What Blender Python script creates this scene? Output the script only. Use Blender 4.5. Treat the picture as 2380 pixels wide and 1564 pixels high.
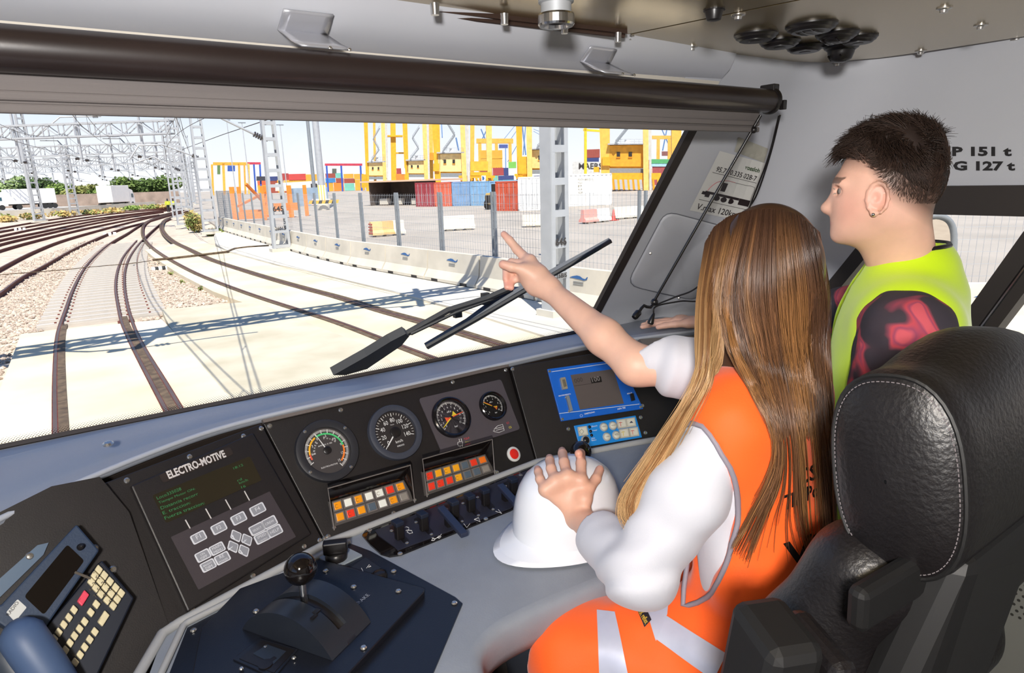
import bpy, bmesh, math, random
import numpy as np
from mathutils import Vector, Matrix
from mathutils.bvhtree import BVHTree

for o in list(bpy.data.objects): bpy.data.objects.remove(o, do_unlink=True)
SC = bpy.context.scene
COL = SC.collection
rnd = random.Random(7)
V = Vector
PI = math.pi

# ---------------------------------------------------------------- camera
# world axes: X to the right of the cab, Y ahead along the track, Z up, origin at the lens.
# The three axes come from the vanishing points of the photograph (focal length 1500 px at 2380 px width).
FOC = 1500.0
XA = V((2260, -432, FOC)).normalized()
_y = V((-1059, -332, FOC)).normalized()
YA = (_y - XA * _y.dot(XA)).normalized()
ZA = XA.cross(YA).normalized()
cam_d = bpy.data.cameras.new('camera')
cam = bpy.data.objects.new('camera', cam_d)
COL.objects.link(cam)
cam_d.sensor_width = 36.0
cam_d.lens = FOC / 2380 * 36
cam_d.clip_start = 0.01
cam_d.clip_end = 3000
cam.matrix_world = Matrix(((XA[0], -XA[1], -XA[2], 0), (YA[0], -YA[1], -YA[2], 0), (ZA[0], -ZA[1], -ZA[2], 0), (0, 0, 0, 1)))
SC.camera = cam

# ---------------------------------------------------------------- sky, sun, camera flash, exposure
W = bpy.data.worlds.new('sky'); SC.world = W; W.use_nodes = True
nt = W.node_tree; nt.nodes.clear()
tc = nt.nodes.new('ShaderNodeTexCoord'); sep = nt.nodes.new('ShaderNodeSeparateXYZ')
rmp = nt.nodes.new('ShaderNodeValToRGB'); bg = nt.nodes.new('ShaderNodeBackground'); wo = nt.nodes.new('ShaderNodeOutputWorld')
rmp.color_ramp.elements[0].position = 0.0; rmp.color_ramp.elements[0].color = (0.96, 0.97, 1.0, 1)
rmp.color_ramp.elements[1].position = 0.65; rmp.color_ramp.elements[1].color = (0.10, 0.21, 0.50, 1)
for _p, _c in ((0.07, (0.84, 0.90, 0.98, 1)), (0.16, (0.50, 0.67, 0.90, 1)), (0.32, (0.22, 0.38, 0.70, 1))):
    e = rmp.color_ramp.elements.new(_p); e.color = _c
nt.links.new(tc.outputs['Generated'], sep.inputs[0]); nt.links.new(sep.outputs['Z'], rmp.inputs[0])
nt.links.new(rmp.outputs[0], bg.inputs[0]); nt.links.new(bg.outputs[0], wo.inputs[0])
bg.inputs[1].default_value = 1.0
sun_d = bpy.data.lights.new('sun', 'SUN'); sun_d.energy = 6.4; sun_d.angle = math.radians(0.4); sun_d.color = (1.0, 0.95, 0.86)
sun = bpy.data.objects.new('sun', sun_d); COL.objects.link(sun)
sun.rotation_euler = V((2.0, 4.7, -7.9)).to_track_quat('-Z', 'Y').to_euler()
fl_d = bpy.data.lights.new('camera_flash', 'AREA'); fl_d.shape = 'DISK'; fl_d.size = 0.18; fl_d.energy = 39; fl_d.color = (1.0, 0.97, 0.95)
fl = bpy.data.objects.new('camera_flash', fl_d); COL.objects.link(fl)
fl.location = (-0.37, -0.36, 0.235)
fl.rotation_euler = V((0.70, 0.72, -0.22)).to_track_quat('-Z', 'Y').to_euler()
SC.view_settings.view_transform = 'Standard'; SC.view_settings.look = 'None'
SC.view_settings.gamma = 1; SC.view_settings.use_curve_mapping = False
SC.view_settings.exposure = 0.15
SC.cycles.max_bounces = 8; SC.cycles.transparent_max_bounces = 24

# ---------------------------------------------------------------- pixel -> direction helpers (photo frame 2380 x 1564)
def ray(px, py):
    v = V(((px - 1190) / FOC, (py - 782) / FOC, 1.0))
    return V((v.dot(XA), v.dot(YA), v.dot(ZA)))
def aX(px, py, x): d = ray(px, py); return d * (x / d.x)
def aY(px, py, y): d = ray(px, py); return d * (y / d.y)
def aZ(px, py, z): d = ray(px, py); return d * (z / d.z)
def aD(px, py, dep): return ray(px, py) * dep
GZ = -2.84                      # rail head level below the lens
def gnd(px, py, z=GZ): return aZ(px, py, z)

# ---------------------------------------------------------------- materials
def hexc(h):
    h = h.lstrip('#'); out = []
    for i in (0, 2, 4):
        c = int(h[i:i + 2], 16) / 255
        out.append(c / 12.92 if c <= 0.04045 else ((c + 0.055) / 1.055) ** 2.4)
    return tuple(out) + (1,)
MATS = {}
def mat(name, col, rough=0.5, metal=0.0, var=0.0, vscale=8.0, col2=None, bump=0.0, bscale=60.0, spec=0.5, coat=0.0, attr=None, emit=0.0, sss=0.0, stretch=None, sheen=0.0):
    if name in MATS: return MATS[name]
    m = bpy.data.materials.new(name); m.use_nodes = True
    nt = m.node_tree; N = nt.nodes; L = nt.links
    b = N['Principled BSDF']
    c = hexc(col) if isinstance(col, str) else tuple(col) + (1,)
    b.inputs['Base Color'].default_value = c
    b.inputs['Roughness'].default_value = rough
    b.inputs['Metallic'].default_value = metal
    b.inputs['Specular IOR Level'].default_value = spec
    b.inputs['Coat Weight'].default_value = coat
    b.inputs['Sheen Weight'].default_value = sheen
    if sss:
        b.inputs['Subsurface Weight'].default_value = sss
        b.inputs['Subsurface Radius'].default_value = (0.012, 0.005, 0.003)
        b.inputs['Subsurface Scale'].default_value = 0.6
    if emit:
        b.inputs['Emission Color'].default_value = c; b.inputs['Emission Strength'].default_value = emit
    src = None
    if attr:
        a = N.new('ShaderNodeAttribute'); a.attribute_name = attr; src = a.outputs['Color']
    if var or bump:
        t = N.new('ShaderNodeTexCoord'); mp = N.new('ShaderNodeMapping'); L.new(t.outputs['Object'], mp.inputs[0])
        if stretch: mp.inputs['Scale'].default_value = stretch
    if var:
        nz = N.new('ShaderNodeTexNoise'); nz.inputs['Scale'].default_value = vscale; nz.inputs['Detail'].default_value = 6
        L.new(mp.outputs[0], nz.inputs['Vector'])
        r = N.new('ShaderNodeMapRange'); r.inputs[1].default_value = 0.3; r.inputs[2].default_value = 0.7
        L.new(nz.outputs[0], r.inputs[0])
        mx = N.new('ShaderNodeMix'); mx.data_type = 'RGBA'
        if col2: c2 = hexc(col2) if isinstance(col2, str) else tuple(col2) + (1,)
        else: c2 = tuple(max(0, x * (1 - var)) for x in c[:3]) + (1,)
        L.new(r.outputs[0], mx.inputs['Factor'])
        mx.inputs['B'].default_value = c2
        if src is not None:
            mul = N.new('ShaderNodeMix'); mul.data_type = 'RGBA'; mul.blend_type = 'MULTIPLY'
            mul.inputs['Factor'].default_value = 1.0
            mul.inputs['B'].default_value = (1 - var, 1 - var, 1 - var, 1)
            L.new(src, mul.inputs['A']); L.new(src, mx.inputs['A']); L.new(mul.outputs['Result'], mx.inputs['B'])
        else: mx.inputs['A'].default_value = c
        src = mx.outputs['Result']
    if src is not None: L.new(src, b.inputs['Base Color'])
    if bump:
        n2 = N.new('ShaderNodeTexNoise'); n2.inputs['Scale'].default_value = bscale; n2.inputs['Detail'].default_value = 5
        L.new(mp.outputs[0], n2.inputs['Vector'])
        bp = N.new('ShaderNodeBump'); bp.inputs['Strength'].default_value = bump; bp.inputs['Distance'].default_value = 0.01
        L.new(n2.outputs[0], bp.inputs['Height']); L.new(bp.outputs[0], b.inputs['Normal'])
    MATS[name] = m
    return m
def glass_mat(name, tint=(1, 1, 1), refl=0.04):
    if name in MATS: return MATS[name]
    m = bpy.data.materials.new(name); m.use_nodes = True
    nt = m.node_tree; N = nt.nodes; L = nt.links; N.clear()
    o = N.new('ShaderNodeOutputMaterial'); mx = N.new('ShaderNodeMixShader'); tr = N.new('ShaderNodeBsdfTransparent'); gl = N.new('ShaderNodeBsdfGlossy')
    tr.inputs[0].default_value = tuple(tint) + (1,); gl.inputs['Roughness'].default_value = 0.02
    fr = N.new('ShaderNodeFresnel'); fr.inputs[0].default_value = 1.3
    L.new(fr.outputs[0], mx.inputs[0]); L.new(tr.outputs[0], mx.inputs[1]); L.new(gl.outputs[0], mx.inputs[2]); L.new(mx.outputs[0], o.inputs[0])
    MATS[name] = m
    return m

# ---------------------------------------------------------------- mesh collector
def frame_from(n, up=V((0, 0, 1))):
    n = n.normalized(); u = up.cross(n)
    if u.length < 1e-5: u = V((1, 0, 0)).cross(n)
    u.normalize(); return u, n.cross(u).normalized(), n
class MB:
    def __init__(s): s.v = []; s.f = []
    def add(s, vs, fs):
        o = len(s.v); s.v += [tuple(x) for x in vs]; s.f += [tuple(i + o for i in q) for q in fs]; return s
    def boxf(s, c, u, v, w):       # centre and three half vectors
        c = V(c); P = [c + u * a + v * b + w * d for d in (-1, 1) for b in (-1, 1) for a in (-1, 1)]
        Q = [(0, 2, 3, 1), (4, 5, 7, 6), (0, 1, 5, 4), (2, 6, 7, 3), (0, 4, 6, 2), (1, 3, 7, 5)]
        if u.cross(v).dot(w) < 0: Q = [tuple(reversed(q)) for q in Q]
        return s.add(P, Q)
    def box(s, lo, hi):
        lo = V(lo); hi = V(hi); c = (lo + hi) / 2; h = (hi - lo) / 2
        return s.boxf(c, V((h.x, 0, 0)), V((0, h.y, 0)), V((0, 0, h.z)))
    def bar(s, a, b, w, h, up=V((0, 0, 1))):
        a = V(a); b = V(b); d = b - a; u, v, n = frame_from(d, up)
        return s.boxf((a + b) / 2, u * (w / 2), v * (h / 2), d / 2)
    def prism(s, poly, n, h0=0.0, h1=0.01):
        n = V(n).normalized(); k = len(poly); poly = [V(p) for p in poly]
        nn = V((0, 0, 0))
        for i in range(k): nn += (poly[i] - poly[0]).cross(poly[(i + 1) % k] - poly[0])
        if nn.dot(n) < 0: poly = poly[::-1]
        lo = [p + n * h0 for p in poly]; hi = [p + n * h1 for p in poly]
        return s.add(lo + hi, [tuple(range(k - 1, -1, -1)), tuple(range(k, 2 * k))] + [(i, (i + 1) % k, k + (i + 1) % k, k + i) for i in range(k)])
    def cyl(s, a, b, r0, r1=None, n=16, cap=True):
        a = V(a); b = V(b); r1 = r0 if r1 is None else r1
        u, v, w = frame_from(b - a); ps = []
        for p, r in ((a, r0), (b, r1)):
            for i in range(n):
                t = 2 * PI * i / n; ps.append(p + u * (r * math.cos(t)) + v * (r * math.sin(t)))
        fs = [(i, (i + 1) % n, n + (i + 1) % n, n + i) for i in range(n)]
        if cap: fs += [tuple(range(n - 1, -1, -1)), tuple(range(n, 2 * n))]
        return s.add(ps, fs)
    def lathe(s, c, axis, prof, n=24, up=V((0, 0, 1)), cap=True):   # prof: (radius, height along axis)
        c = V(c); u, v, w = frame_from(V(axis), up); ps = []; fs = []
        for r, h in prof:
            for i in range(n):
                t = 2 * PI * i / n; ps.append(c + u * (r * math.cos(t)) + v * (r * math.sin(t)) + w * h)
        for j in range(len(prof) - 1):
            for i in range(n):
                fs.append((j * n + i, j * n + (i + 1) % n, (j + 1) * n + (i + 1) % n, (j + 1) * n + i))
        if cap: fs += [tuple(range(n - 1, -1, -1)), tuple((len(prof) - 1) * n + i for i in range(n))]
        return s.add(ps, fs)
    def tube(s, pts, r, n=8, cap=True, closed=False):
        pts = [V(p) for p in pts]; k = len(pts); ps = []; fs = []
        rs = r if isinstance(r, (list, tuple)) else [r] * k
        t0 = (pts[1] - pts[0]).normalized(); u, v, w = frame_from(t0); pu = u
        for j in range(k):
            if closed: t = pts[(j + 1) % k] - pts[j - 1]
            else: t = pts[min(j + 1, k - 1)] - pts[max(j - 1, 0)]
            t = t.normalized() if t.length > 1e-9 else w
            pu = pu - t * pu.dot(t)
            if pu.length < 1e-6: pu = frame_from(t)[0]
            pu.normalize(); pv = t.cross(pu)
            for i in range(n):
                a = 2 * PI * i / n; ps.append(pts[j] + pu * (rs[j] * math.cos(a)) + pv * (rs[j] * math.sin(a)))
        for j in range(k if closed else k - 1):
            for i in range(n):
                fs.append((j * n + i, j * n + (i + 1) % n, ((j + 1) % k) * n + (i + 1) % n, ((j + 1) % k) * n + i))
        if cap and not closed: fs += [tuple(range(n - 1, -1, -1)), tuple((k - 1) * n + i for i in range(n))]
        return s.add(ps, fs)
    def sweep(s, pts, prof, up=V((0, 0, 1)), closed_prof=True, cap=True):  # prof: (side, up) pairs
        pts = [V(p) for p in pts]; k = len(pts); n = len(prof); ps = []; fs = []
        for j in range(k):
            t = (pts[min(j + 1, k - 1)] - pts[max(j - 1, 0)]).normalized()
            sd = t.cross(up).normalized(); uu = sd.cross(t).normalized()
            for a, b in prof: ps.append(pts[j] + sd * a + uu * b)
        m = n if closed_prof else n - 1
        for j in range(k - 1):
            for i in range(m):
                fs.append((j * n + i, (j + 1) * n + i, (j + 1) * n + (i + 1) % n, j * n + (i + 1) % n))
        if cap and closed_prof: fs += [tuple(range(n)), tuple((k - 1) * n + n - 1 - i for i in range(n))]
        return s.add(ps, fs)
    def grid(s, rows):            # rows of equal length
        n = len(rows[0]); ps = [p for r in rows for p in r]; fs = []
        for j in range(len(rows) - 1):
            for i in range(n - 1): fs.append((j * n + i, j * n + i + 1, (j + 1) * n + i + 1, (j + 1) * n + i))
        return s.add(ps, fs)
    def sphere(s, c, r, n=16, m=10, sc=(1, 1, 1)):
        c = V(c); ps = [c + V((0, 0, r * sc[2]))]; fs = []
        for j in range(1, m):
            p = PI * j / m
            for i in range(n):
                t = 2 * PI * i / n; ps.append(c + V((r * sc[0] * math.sin(p) * math.cos(t), r * sc[1] * math.sin(p) * math.sin(t), r * sc[2] * math.cos(p))))
        ps.append(c - V((0, 0, r * sc[2])))
        for i in range(n): fs.append((0, 1 + i, 1 + (i + 1) % n))
        for j in range(m - 2):
            for i in range(n):
                a = 1 + j * n; fs.append((a + i, a + n + i, a + n + (i + 1) % n, a + (i + 1) % n))
        a = 1 + (m - 2) * n
        for i in range(n): fs.append((a + i, len(ps) - 1, a + (i + 1) % n))
        return s.add(ps, fs)
    def mesh(s, name, m=None):
        me = bpy.data.meshes.new(name); me.from_pydata(s.v, [], s.f)
        if m: me.materials.append(m)
        return me
    def build(s, name, m, parent=None, smooth=None, bevel=0.0, **tags):
        me = s.mesh(name, m)
        if smooth is not None: me.shade_smooth(); me.set_sharp_from_angle(angle=math.radians(smooth))
        o = link(name, me, parent, **tags)
        if bevel:
            bm = o.modifiers.new('bevel', 'BEVEL'); bm.width = bevel; bm.segments = 2; bm.limit_method = 'ANGLE'; bm.angle_limit = math.radians(40)
        return o
WM = {}
def link(name, me, parent=None, label=None, cat=None, group=None, kind=None, mw=None):
    o = bpy.data.objects.new(name, me); COL.objects.link(o)
    mw = Matrix.Identity(4) if mw is None else mw
    if parent is not None:
        o.parent = parent; o.matrix_parent_inverse = WM[parent.name].inverted()
    o.matrix_basis = mw; WM[o.name] = mw
    return tag(o, label, cat, group, kind)
def tag(o, label=None, cat=None, group=None, kind=None):
    if label: o['label'] = label
    if cat: o['category'] = cat
    if group: o['group'] = group
    if kind: o['kind'] = kind
    return o
def thing(name, label, cat, loc=(0, 0, 0), group=None, kind=None):
    o = bpy.data.objects.new(name, None); COL.objects.link(o); o.location = V(loc); o.empty_display_size = 0.05
    WM[o.name] = Matrix.Translation(V(loc))
    return tag(o, label, cat, group, kind)
def dup(root, mw):               # copy of a thing with its parts and sub-parts
    r = root.copy(); COL.objects.link(r); r.matrix_basis = mw
    for ch in root.children:
        c = ch.copy(); COL.objects.link(c); c.parent = r
        for g in ch.children:
            d = g.copy(); COL.objects.link(d); d.parent = c
    return r
def child(name, me, parent, mw=None):     # a shared mesh placed in world space under a thing
    return link(name, me, parent, mw=mw)
def fr_mat(o, u, v, n):
    return Matrix(((u[0], v[0], n[0], o[0]), (u[1], v[1], n[1], o[1]), (u[2], v[2], n[2], o[2]), (0, 0, 0, 1)))
def crom(pts, k=8):                       # Catmull-Rom through points
    pts = [V(p) for p in pts]; out = []
    P = [pts[0] * 2 - pts[1]] + pts + [pts[-1] * 2 - pts[-2]]
    for i in range(1, len(P) - 2):
        a, b, c, d = P[i - 1], P[i], P[i + 1], P[i + 2]
        for j in range(k):
            t = j / k
            out.append(0.5 * ((2 * b) + (c - a) * t + (2 * a - 5 * b + 4 * c - d) * t * t + (3 * b - a - 3 * c + d) * t ** 3))
    out.append(pts[-1]); return out
def resample(pts, step):
    out = [pts[0].copy()]; acc = 0.0
    for a, b in zip(pts[:-1], pts[1:]):
        L = (b - a).length; t = step - acc
        while t <= L: out.append(a + (b - a) * (t / L)); t += step
        acc = L - (t - step)
    return out

# ---------------------------------------------------------------- lettering
TXT = {}
def text_mesh(s, bold=0.0):
    if (s, bold) in TXT: return TXT[(s, bold)]
    c = bpy.data.curves.new('lettering', 'FONT'); c.body = s; c.resolution_u = 2; c.offset = bold
    o = bpy.data.objects.new('lettering', c); me = bpy.data.meshes.new_from_object(o)
    bpy.data.objects.remove(o, do_unlink=True); bpy.data.curves.remove(c)
    vs = np.array([v.co[:] for v in me.vertices]); fs = [tuple(p.vertices) for p in me.polygons]
    bpy.data.meshes.remove(me)
    lo = vs.min(0); hi = vs.max(0)
    TXT[(s, bold)] = (vs - lo, fs, hi - lo)
    return TXT[(s, bold)]
def text_on(mb, s, A, B, n, h=0.001, tall=None, bold=0.0):   # baseline A -> B in world, normal n, fits the width; tall: height in metres
    vs, fs, sz = text_mesh(s, bold)
    A = V(A); B = V(B); n = V(n).normalized(); u = (B - A); Lw = u.length; u = u / Lw; v = n.cross(u).normalized()
    k = Lw / sz[0]; ky = k if tall is None else tall / sz[1]
    mb.add([A + u * (p[0] * k) + v * (p[1] * ky) + n * h for p in vs], fs)
    return mb

class Panel:                      # a plane in the cab, addressed by photo pixels
    def __init__(s, p0, n):
        s.p = V(p0); s.n = V(n).normalized()
        if s.n.dot(s.p) > 0: s.n = -s.n
    def at(s, px, py, h=0.0):
        d = ray(px, py); return d * ((s.p + s.n * h).dot(s.n) / d.dot(s.n))
    def poly(s, pts, h=0.0): return [s.at(x, y, h) for x, y in pts]
    def prism(s, mb, pts, h0, h1): return mb.prism(s.poly(pts), s.n, h0, h1)
    def text(s, mb, t, a, b, h=0.001, tall=None, bold=0.0): return text_on(mb, t, s.at(*a), s.at(*b), s.n, h, tall, bold)
def plane3(a, b, c):
    n = (V(b) - V(a)).cross(V(c) - V(a)); return Panel((V(a) + V(b) + V(c)) / 3, n)
def rrect(c, u, v, a, b, r, k=4):          # rounded rectangle polygon, half sizes a b
    out = []
    for sx, sy, t0 in ((1, 1, 0), (-1, 1, 90), (-1, -1, 180), (1, -1, 270)):
        for i in range(k + 1):
            t = math.radians(t0 + 90 * i / k)
            out.append(V(c) + u * (sx * (a - r) + r * math.cos(t)) + v * (sy * (b - r) + r * math.sin(t)))
    return out
def rquad(P, r=0.12, k=4):                 # round the corners of a quad given by four 3-D points
    out = []
    for i in range(4):
        a, b, c = V(P[i - 1]), V(P[i]), V(P[(i + 1) % 4])
        l = min((a - b).length, (c - b).length) * r
        p0 = b + (a - b).normalized() * l; p1 = b + (c - b).normalized() * l
        for j in range(k + 1):
            t = j / k; out.append(p0 * (1 - t) ** 2 + b * (2 * t * (1 - t)) + p1 * t * t)
    return out
# ================================================================ OUTSIDE
m_ballast = mat('ballast', '#d6c7b4', 0.95, var=0.35, vscale=2.2, col2='#b5a594', bump=0.8, bscale=14)
m_stone = mat('ballast_stone', '#d8c8b6', 0.95, var=0.6, vscale=6, col2='#8f7f72')
m_conc = mat('concrete_pale', '#e2d6bd', 0.9, var=0.2, vscale=0.6, col2='#cdbd9c', bump=0.15, bscale=9)
m_conc2 = mat('concrete_stained', '#cec6b2', 0.9, var=0.4, vscale=0.9, col2='#b3aa92', bump=0.2, bscale=12)
m_conc3 = mat('concrete_grey', '#d0cabc', 0.9, var=0.15, vscale=1.1, bump=0.15, bscale=10)
m_yard = mat('yard_asphalt', '#b5aca0', 0.9, var=0.25, vscale=0.25, col2='#9f978c', bump=0.1, bscale=6)
m_road = mat('road', '#cfcac4', 0.9, var=0.1, vscale=0.3)
m_railtop = mat('rail_steel', '#7c6558', 0.45, metal=0.6, var=0.3, vscale=2)
m_rust = mat('rust', '#6b3325', 0.85, var=0.4, vscale=9, col2='#4a2219')
m_groove = mat('rail_groove', '#6e5c47', 0.95, var=0.5, vscale=7, col2='#43362a', bump=0.6, bscale=30)
m_sleeper = mat('sleeper', '#c3bcb2', 0.9, var=0.2, vscale=4)
m_galv = mat('galvanised', '#b9bcbf', 0.55, metal=0.3, var=0.12, vscale=3)
m_galvd = mat('galvanised_dark', '#8d9398', 0.6, metal=0.3, var=0.15, vscale=3)
m_wire = mat('wire', '#4a4644', 0.6, metal=0.5)
m_insul = mat('insulator', '#37302d', 0.4)
m_yel = mat('crane_yellow', '#f0ae28', 0.55, var=0.15, vscale=1.2, col2='#dd9a1e')
m_cream = mat('crane_cream', '#f6cf86', 0.6, var=0.15, vscale=0.6)
m_amber = mat('crane_amber', '#e99a1c', 0.55, var=0.15, vscale=0.8)
m_dark = mat('dark_void', '#2b2725', 0.8)
m_white = mat('white_paint', '#f2f1ee', 0.6, var=0.06, vscale=1.5)
m_black = mat('black_rubber', '#232323', 0.7)
m_leaf = mat('foliage', '#5f7a35', 0.8, attr='Col', var=0.3, vscale=1.5)
m_dry = mat('dry_weeds', '#a48a4c', 0.9, attr='Col')
def cmat(h): return mat('paint_' + h.strip('#'), h, 0.6, var=0.22, vscale=1.3)

# ---- ground sheets
ZB = GZ - 0.17
mb = MB(); mb.box((-400, -60, ZB - 0.5), (500, 900, ZB))
mb.build('ground', m_ballast, kind='structure', label='pale stony ballast spread under the railway tracks')
def slab(name, m, poly, z, th, label):
    P = [V((p[0], p[1], z)) if len(p) == 3 else gnd(p[0], p[1], z) for p in poly]
    return MB().prism([V((p.x, p.y, z)) for p in P], V((0, 0, 1)), -th, 0).build(name, m, kind='structure', label=label)
def G(x, y): return (x, y, 0)
# port yard to the right of the barriers, road on the far left
slab('yard_pavement', m_yard, [G(9.6, 52), G(9.0, 35), G(8.75, 24), G(9.1, 19), G(9.6, 14), G(9.7, 10), G(11.2, 6.8), G(13.5, 4), G(17, 1), G(60, -40), G(450, -40), G(450, 800), G(60, 800), G(20, 200), G(14, 90)], GZ - 0.02, 0.3, 'wide grey asphalt yard behind the concrete barriers')
slab('road_pavement', m_road, [G(-300, 118), G(-60, 118), G(-4, 128), G(18, 150), G(40, 190), G(40, 300), G(-300, 300)], GZ - 0.05, 0.15, 'pale road passing in front of the tree line')
slab('platform_slab', m_conc3, [G(9.5, 52), G(8.9, 35), G(8.65, 24), G(9.0, 19), G(9.5, 14), G(9.6, 10), G(11.1, 6.8), G(13.4, 4), G(16, -3), G(7.2, -3), G(7.0, 5), (1330, 800), (1080, 722), (956, 688), (868, 666), (780, 645), (757, 639), (620, 609), (533, 585), (500, 566), (497, 548)], GZ + 0.03, 0.3, 'raised concrete strip between the kerb and the barriers')
slab('crossing_slab_wide', m_conc, [(337, 581), (363, 602), (416, 636), (495, 677), (556, 700), (666, 730), (860, 806), (1000, 900), G(4.6, 4), G(4.6, -3), G(7.2, -3), G(7.0, 5), (1330, 800), (1080, 722), (956, 688), (868, 666), (780, 645), (757, 639), (620, 609), (533, 585), (470, 560), (420, 563)], GZ - 0.012, 0.2, 'long pale concrete slab carrying the embedded curved track')
slab('crossing_slab_near', m_conc, [(49, 776), (376, 742), (408, 776), (522, 910), G(2.5, 4), G(2.5, -3), G(-2.6, -3), G(-2.3, 6), (-10, 930)], GZ - 0.012, 0.2, 'pale concrete crossing slab around the nearest rails')
slab('crossing_patch', m_conc2, [(376, 719), (590, 700), (666, 730), (860, 806), (1000, 900), G(4.6, 4), G(4.6, -3), G(2.52, -3), G(2.52, 4), (522, 910), (408, 776), (393, 757)], GZ - 0.008, 0.25, 'stained older concrete patch with cracks between two tracks')
# painted joint lines / sand-filled cracks on slabs are thin recessed strips
# ---- rails
RAILP = [(-0.036, 0), (0.036, 0), (0.036, -0.035), (0.010, -0.05), (0.010, -0.13), (0.07, -0.145), (0.07, -0.16), (-0.07, -0.16), (-0.07, -0.145), (-0.010, -0.13), (-0.010, -0.05), (-0.036, -0.035)]
def rail_path(px, ext=None, z=GZ):
    P = [gnd(x, y, z) for x, y in px]
    if ext: P = [V((a, b, z)) for a, b in ext] + P
    P.sort(key=lambda p: p.y)
    return P
def smooth_path(P, it=2, k=6):
    P = crom(P, k)
    for _ in range(it):
        P = [P[0]] + [(P[i - 1] + P[i] * 2 + P[i + 1]) / 4 for i in range(1, len(P) - 1)] + [P[-1]]
    return P
def rail(parent, P, m=None):
    return MB().sweep(P, RAILP).build('rail', m or m_rust, parent)
def track(label, rails, grooves=()):
    t = thing('railway_track', label, 'railway track', (rails[0][0].x, rails[0][0].y, ZB), group='railway tracks')
    for P in rails:
        rail(t, P)
        MB().sweep(P, [(-0.022, 0.002), (0.022, 0.002), (0.022, -0.004), (-0.022, -0.004)]).build('running_surface', m_railtop, t)
    for P in grooves:
        MB().sweep(P, [(-0.055, 0.002), (0.055, 0.002), (0.055, -0.05), (-0.055, -0.05)]).build('flange_groove', m_groove, t)
    return t
def nearext(a, b, n=5):
    a = gnd(*a); b = gnd(*b); d = (a - b) / (b.y - a.y); return [a + d * k for k in range(n, -1, -1)]
A_l = smooth_path(nearext((128, 995), (127, 900)) + [gnd(x, y) for x, y in ((127, 900), (129, 825), (133, 780), (141, 750), (155, 711), (170, 670), (196, 622), (227, 588), (262, 560), (296, 541), (323, 524), (363, 504), (420, 489), (470, 482))])
A_r = smooth_path(nearext((414, 938), (378, 878)) + [gnd(x, y) for x, y in ((378, 878), (340, 817), (320, 779), (308, 749), (296, 710), (289, 665), (291, 624), (305, 590), (330, 558), (356, 533), (384, 513), (430, 496), (480, 486))])
A_m = smooth_path(nearext((378, 938), (346, 878)) + [gnd(x, y) for x, y in ((346, 878), (314, 817), (296, 779), (283, 749), (274, 710), (268, 665), (274, 624), (290, 590), (318, 558))])
GS = smooth_path([p + V((0.09, 0, 0)) for p in A_r if p.y < 17.2], 0, 2)
tA = track('nearest curved track with a doubled right hand rail on concrete sleepers', [A_l, A_r, A_m],
           [[p + V((0.09, 0, 0)) for p in A_l if p.y < 17.6], [p + V((0.085, 0, 0)) for p in A_m if p.y < 17.6]])
B_l = smooth_path([gnd(x, y) for x, y in ((1150, 880), (1010, 830), (900, 789), (794, 749), (700, 719), (605, 689), (529, 662), (454, 632), (390, 598), (359, 577), (342, 560), (333, 540), (338, 520), (364, 506), (420, 492))])
B_r = smooth_path([gnd(x, y) for x, y in ((1240, 825), (1080, 775), (992, 750), (886, 721), (794, 692), (719, 672), (643, 651), (567, 628), (488, 602), (435, 577), (401, 560), (380, 540), (376, 522), (392, 506), (440, 494))])
tB = track('track embedded in the pale concrete slab beside the barriers', [B_l, B_r], [[p + V((-0.11, 0, 0)) for p in B_l], [p + V((-0.11, 0, 0)) for p in B_r], [p + V((0.1, 0, 0)) for p in B_r]])
def px_rail(pts): return smooth_path([gnd(x, y) for x, y in pts])
tC = track('track crossing the ballast just left of the nearest track', [px_rail([(-90, 745), (0, 680), (50, 643), (101, 617), (161, 583), (218, 556), (286, 529), (336, 516), (397, 499), (450, 487)]),
    px_rail([(-90, 668), (0, 622), (67, 588), (134, 561), (202, 541), (286, 519), (353, 503), (420, 489)])])
tD = track('middle track of the left hand group', [px_rail([(-80, 610), (0, 580), (101, 553), (202, 529), (302, 509), (370, 498)]), px_rail([(-80, 592), (0, 566), (101, 543), (202, 521), (302, 503), (380, 492)])])
tE = track('second track from the road, left hand group', [px_rail([(-60, 572), (0, 556), (101, 536), (202, 515), (302, 499), (400, 487)]), px_rail([(-60, 562), (0, 547), (134, 520), (235, 505), (336, 493), (420, 484)])])
tF = track('far track beside the dry weeds and the road', [px_rail([(-60, 550), (0, 537), (134, 514), (269, 495), (403, 484)]), px_rail([(-60, 540), (0, 529), (134, 507), (269, 491), (420, 481)])])

# ---- sleepers and clips of the nearest track
def at_y(P, y):
    for a, b in zip(P[:-1], P[1:]):
        if a.y <= y <= b.y and b.y > a.y: return a + (b - a) * ((y - a.y) / (b.y - a.y))
    return P[-1]
slp = MB(); slp.prism([V((-0.5, -0.13, -0.2)), V((0.5, -0.13, -0.2)), V((0.5, 0.13, -0.2)), V((-0.5, 0.13, -0.2))], V((0, 0, 1)), 0, 0.12)
slp.prism([V((-0.5, -0.10, -0.08)), V((0.5, -0.10, -0.08)), V((0.5, 0.10, -0.08)), V((-0.5, 0.10, -0.08))], V((0, 0, 1)), 0, 0.035)
slm = slp.mesh('sleeper', m_sleeper)
clip = MB(); clip.boxf(V((0, 0, -0.10)), V((0.075, 0, 0)), V((0, 0.07, 0)), V((0, 0, 0.03))); clip.cyl(V((0, -0.02, -0.08)), V((0, -0.02, -0.02)), 0.03, n=6)
clm = clip.mesh('rail_clip', mat('clip_rust', '#7d3b2c', 0.85, var=0.3, vscale=12))
sp = V(); last = None; s_acc = 0; n_clip = 0
y = 17.9
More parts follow.
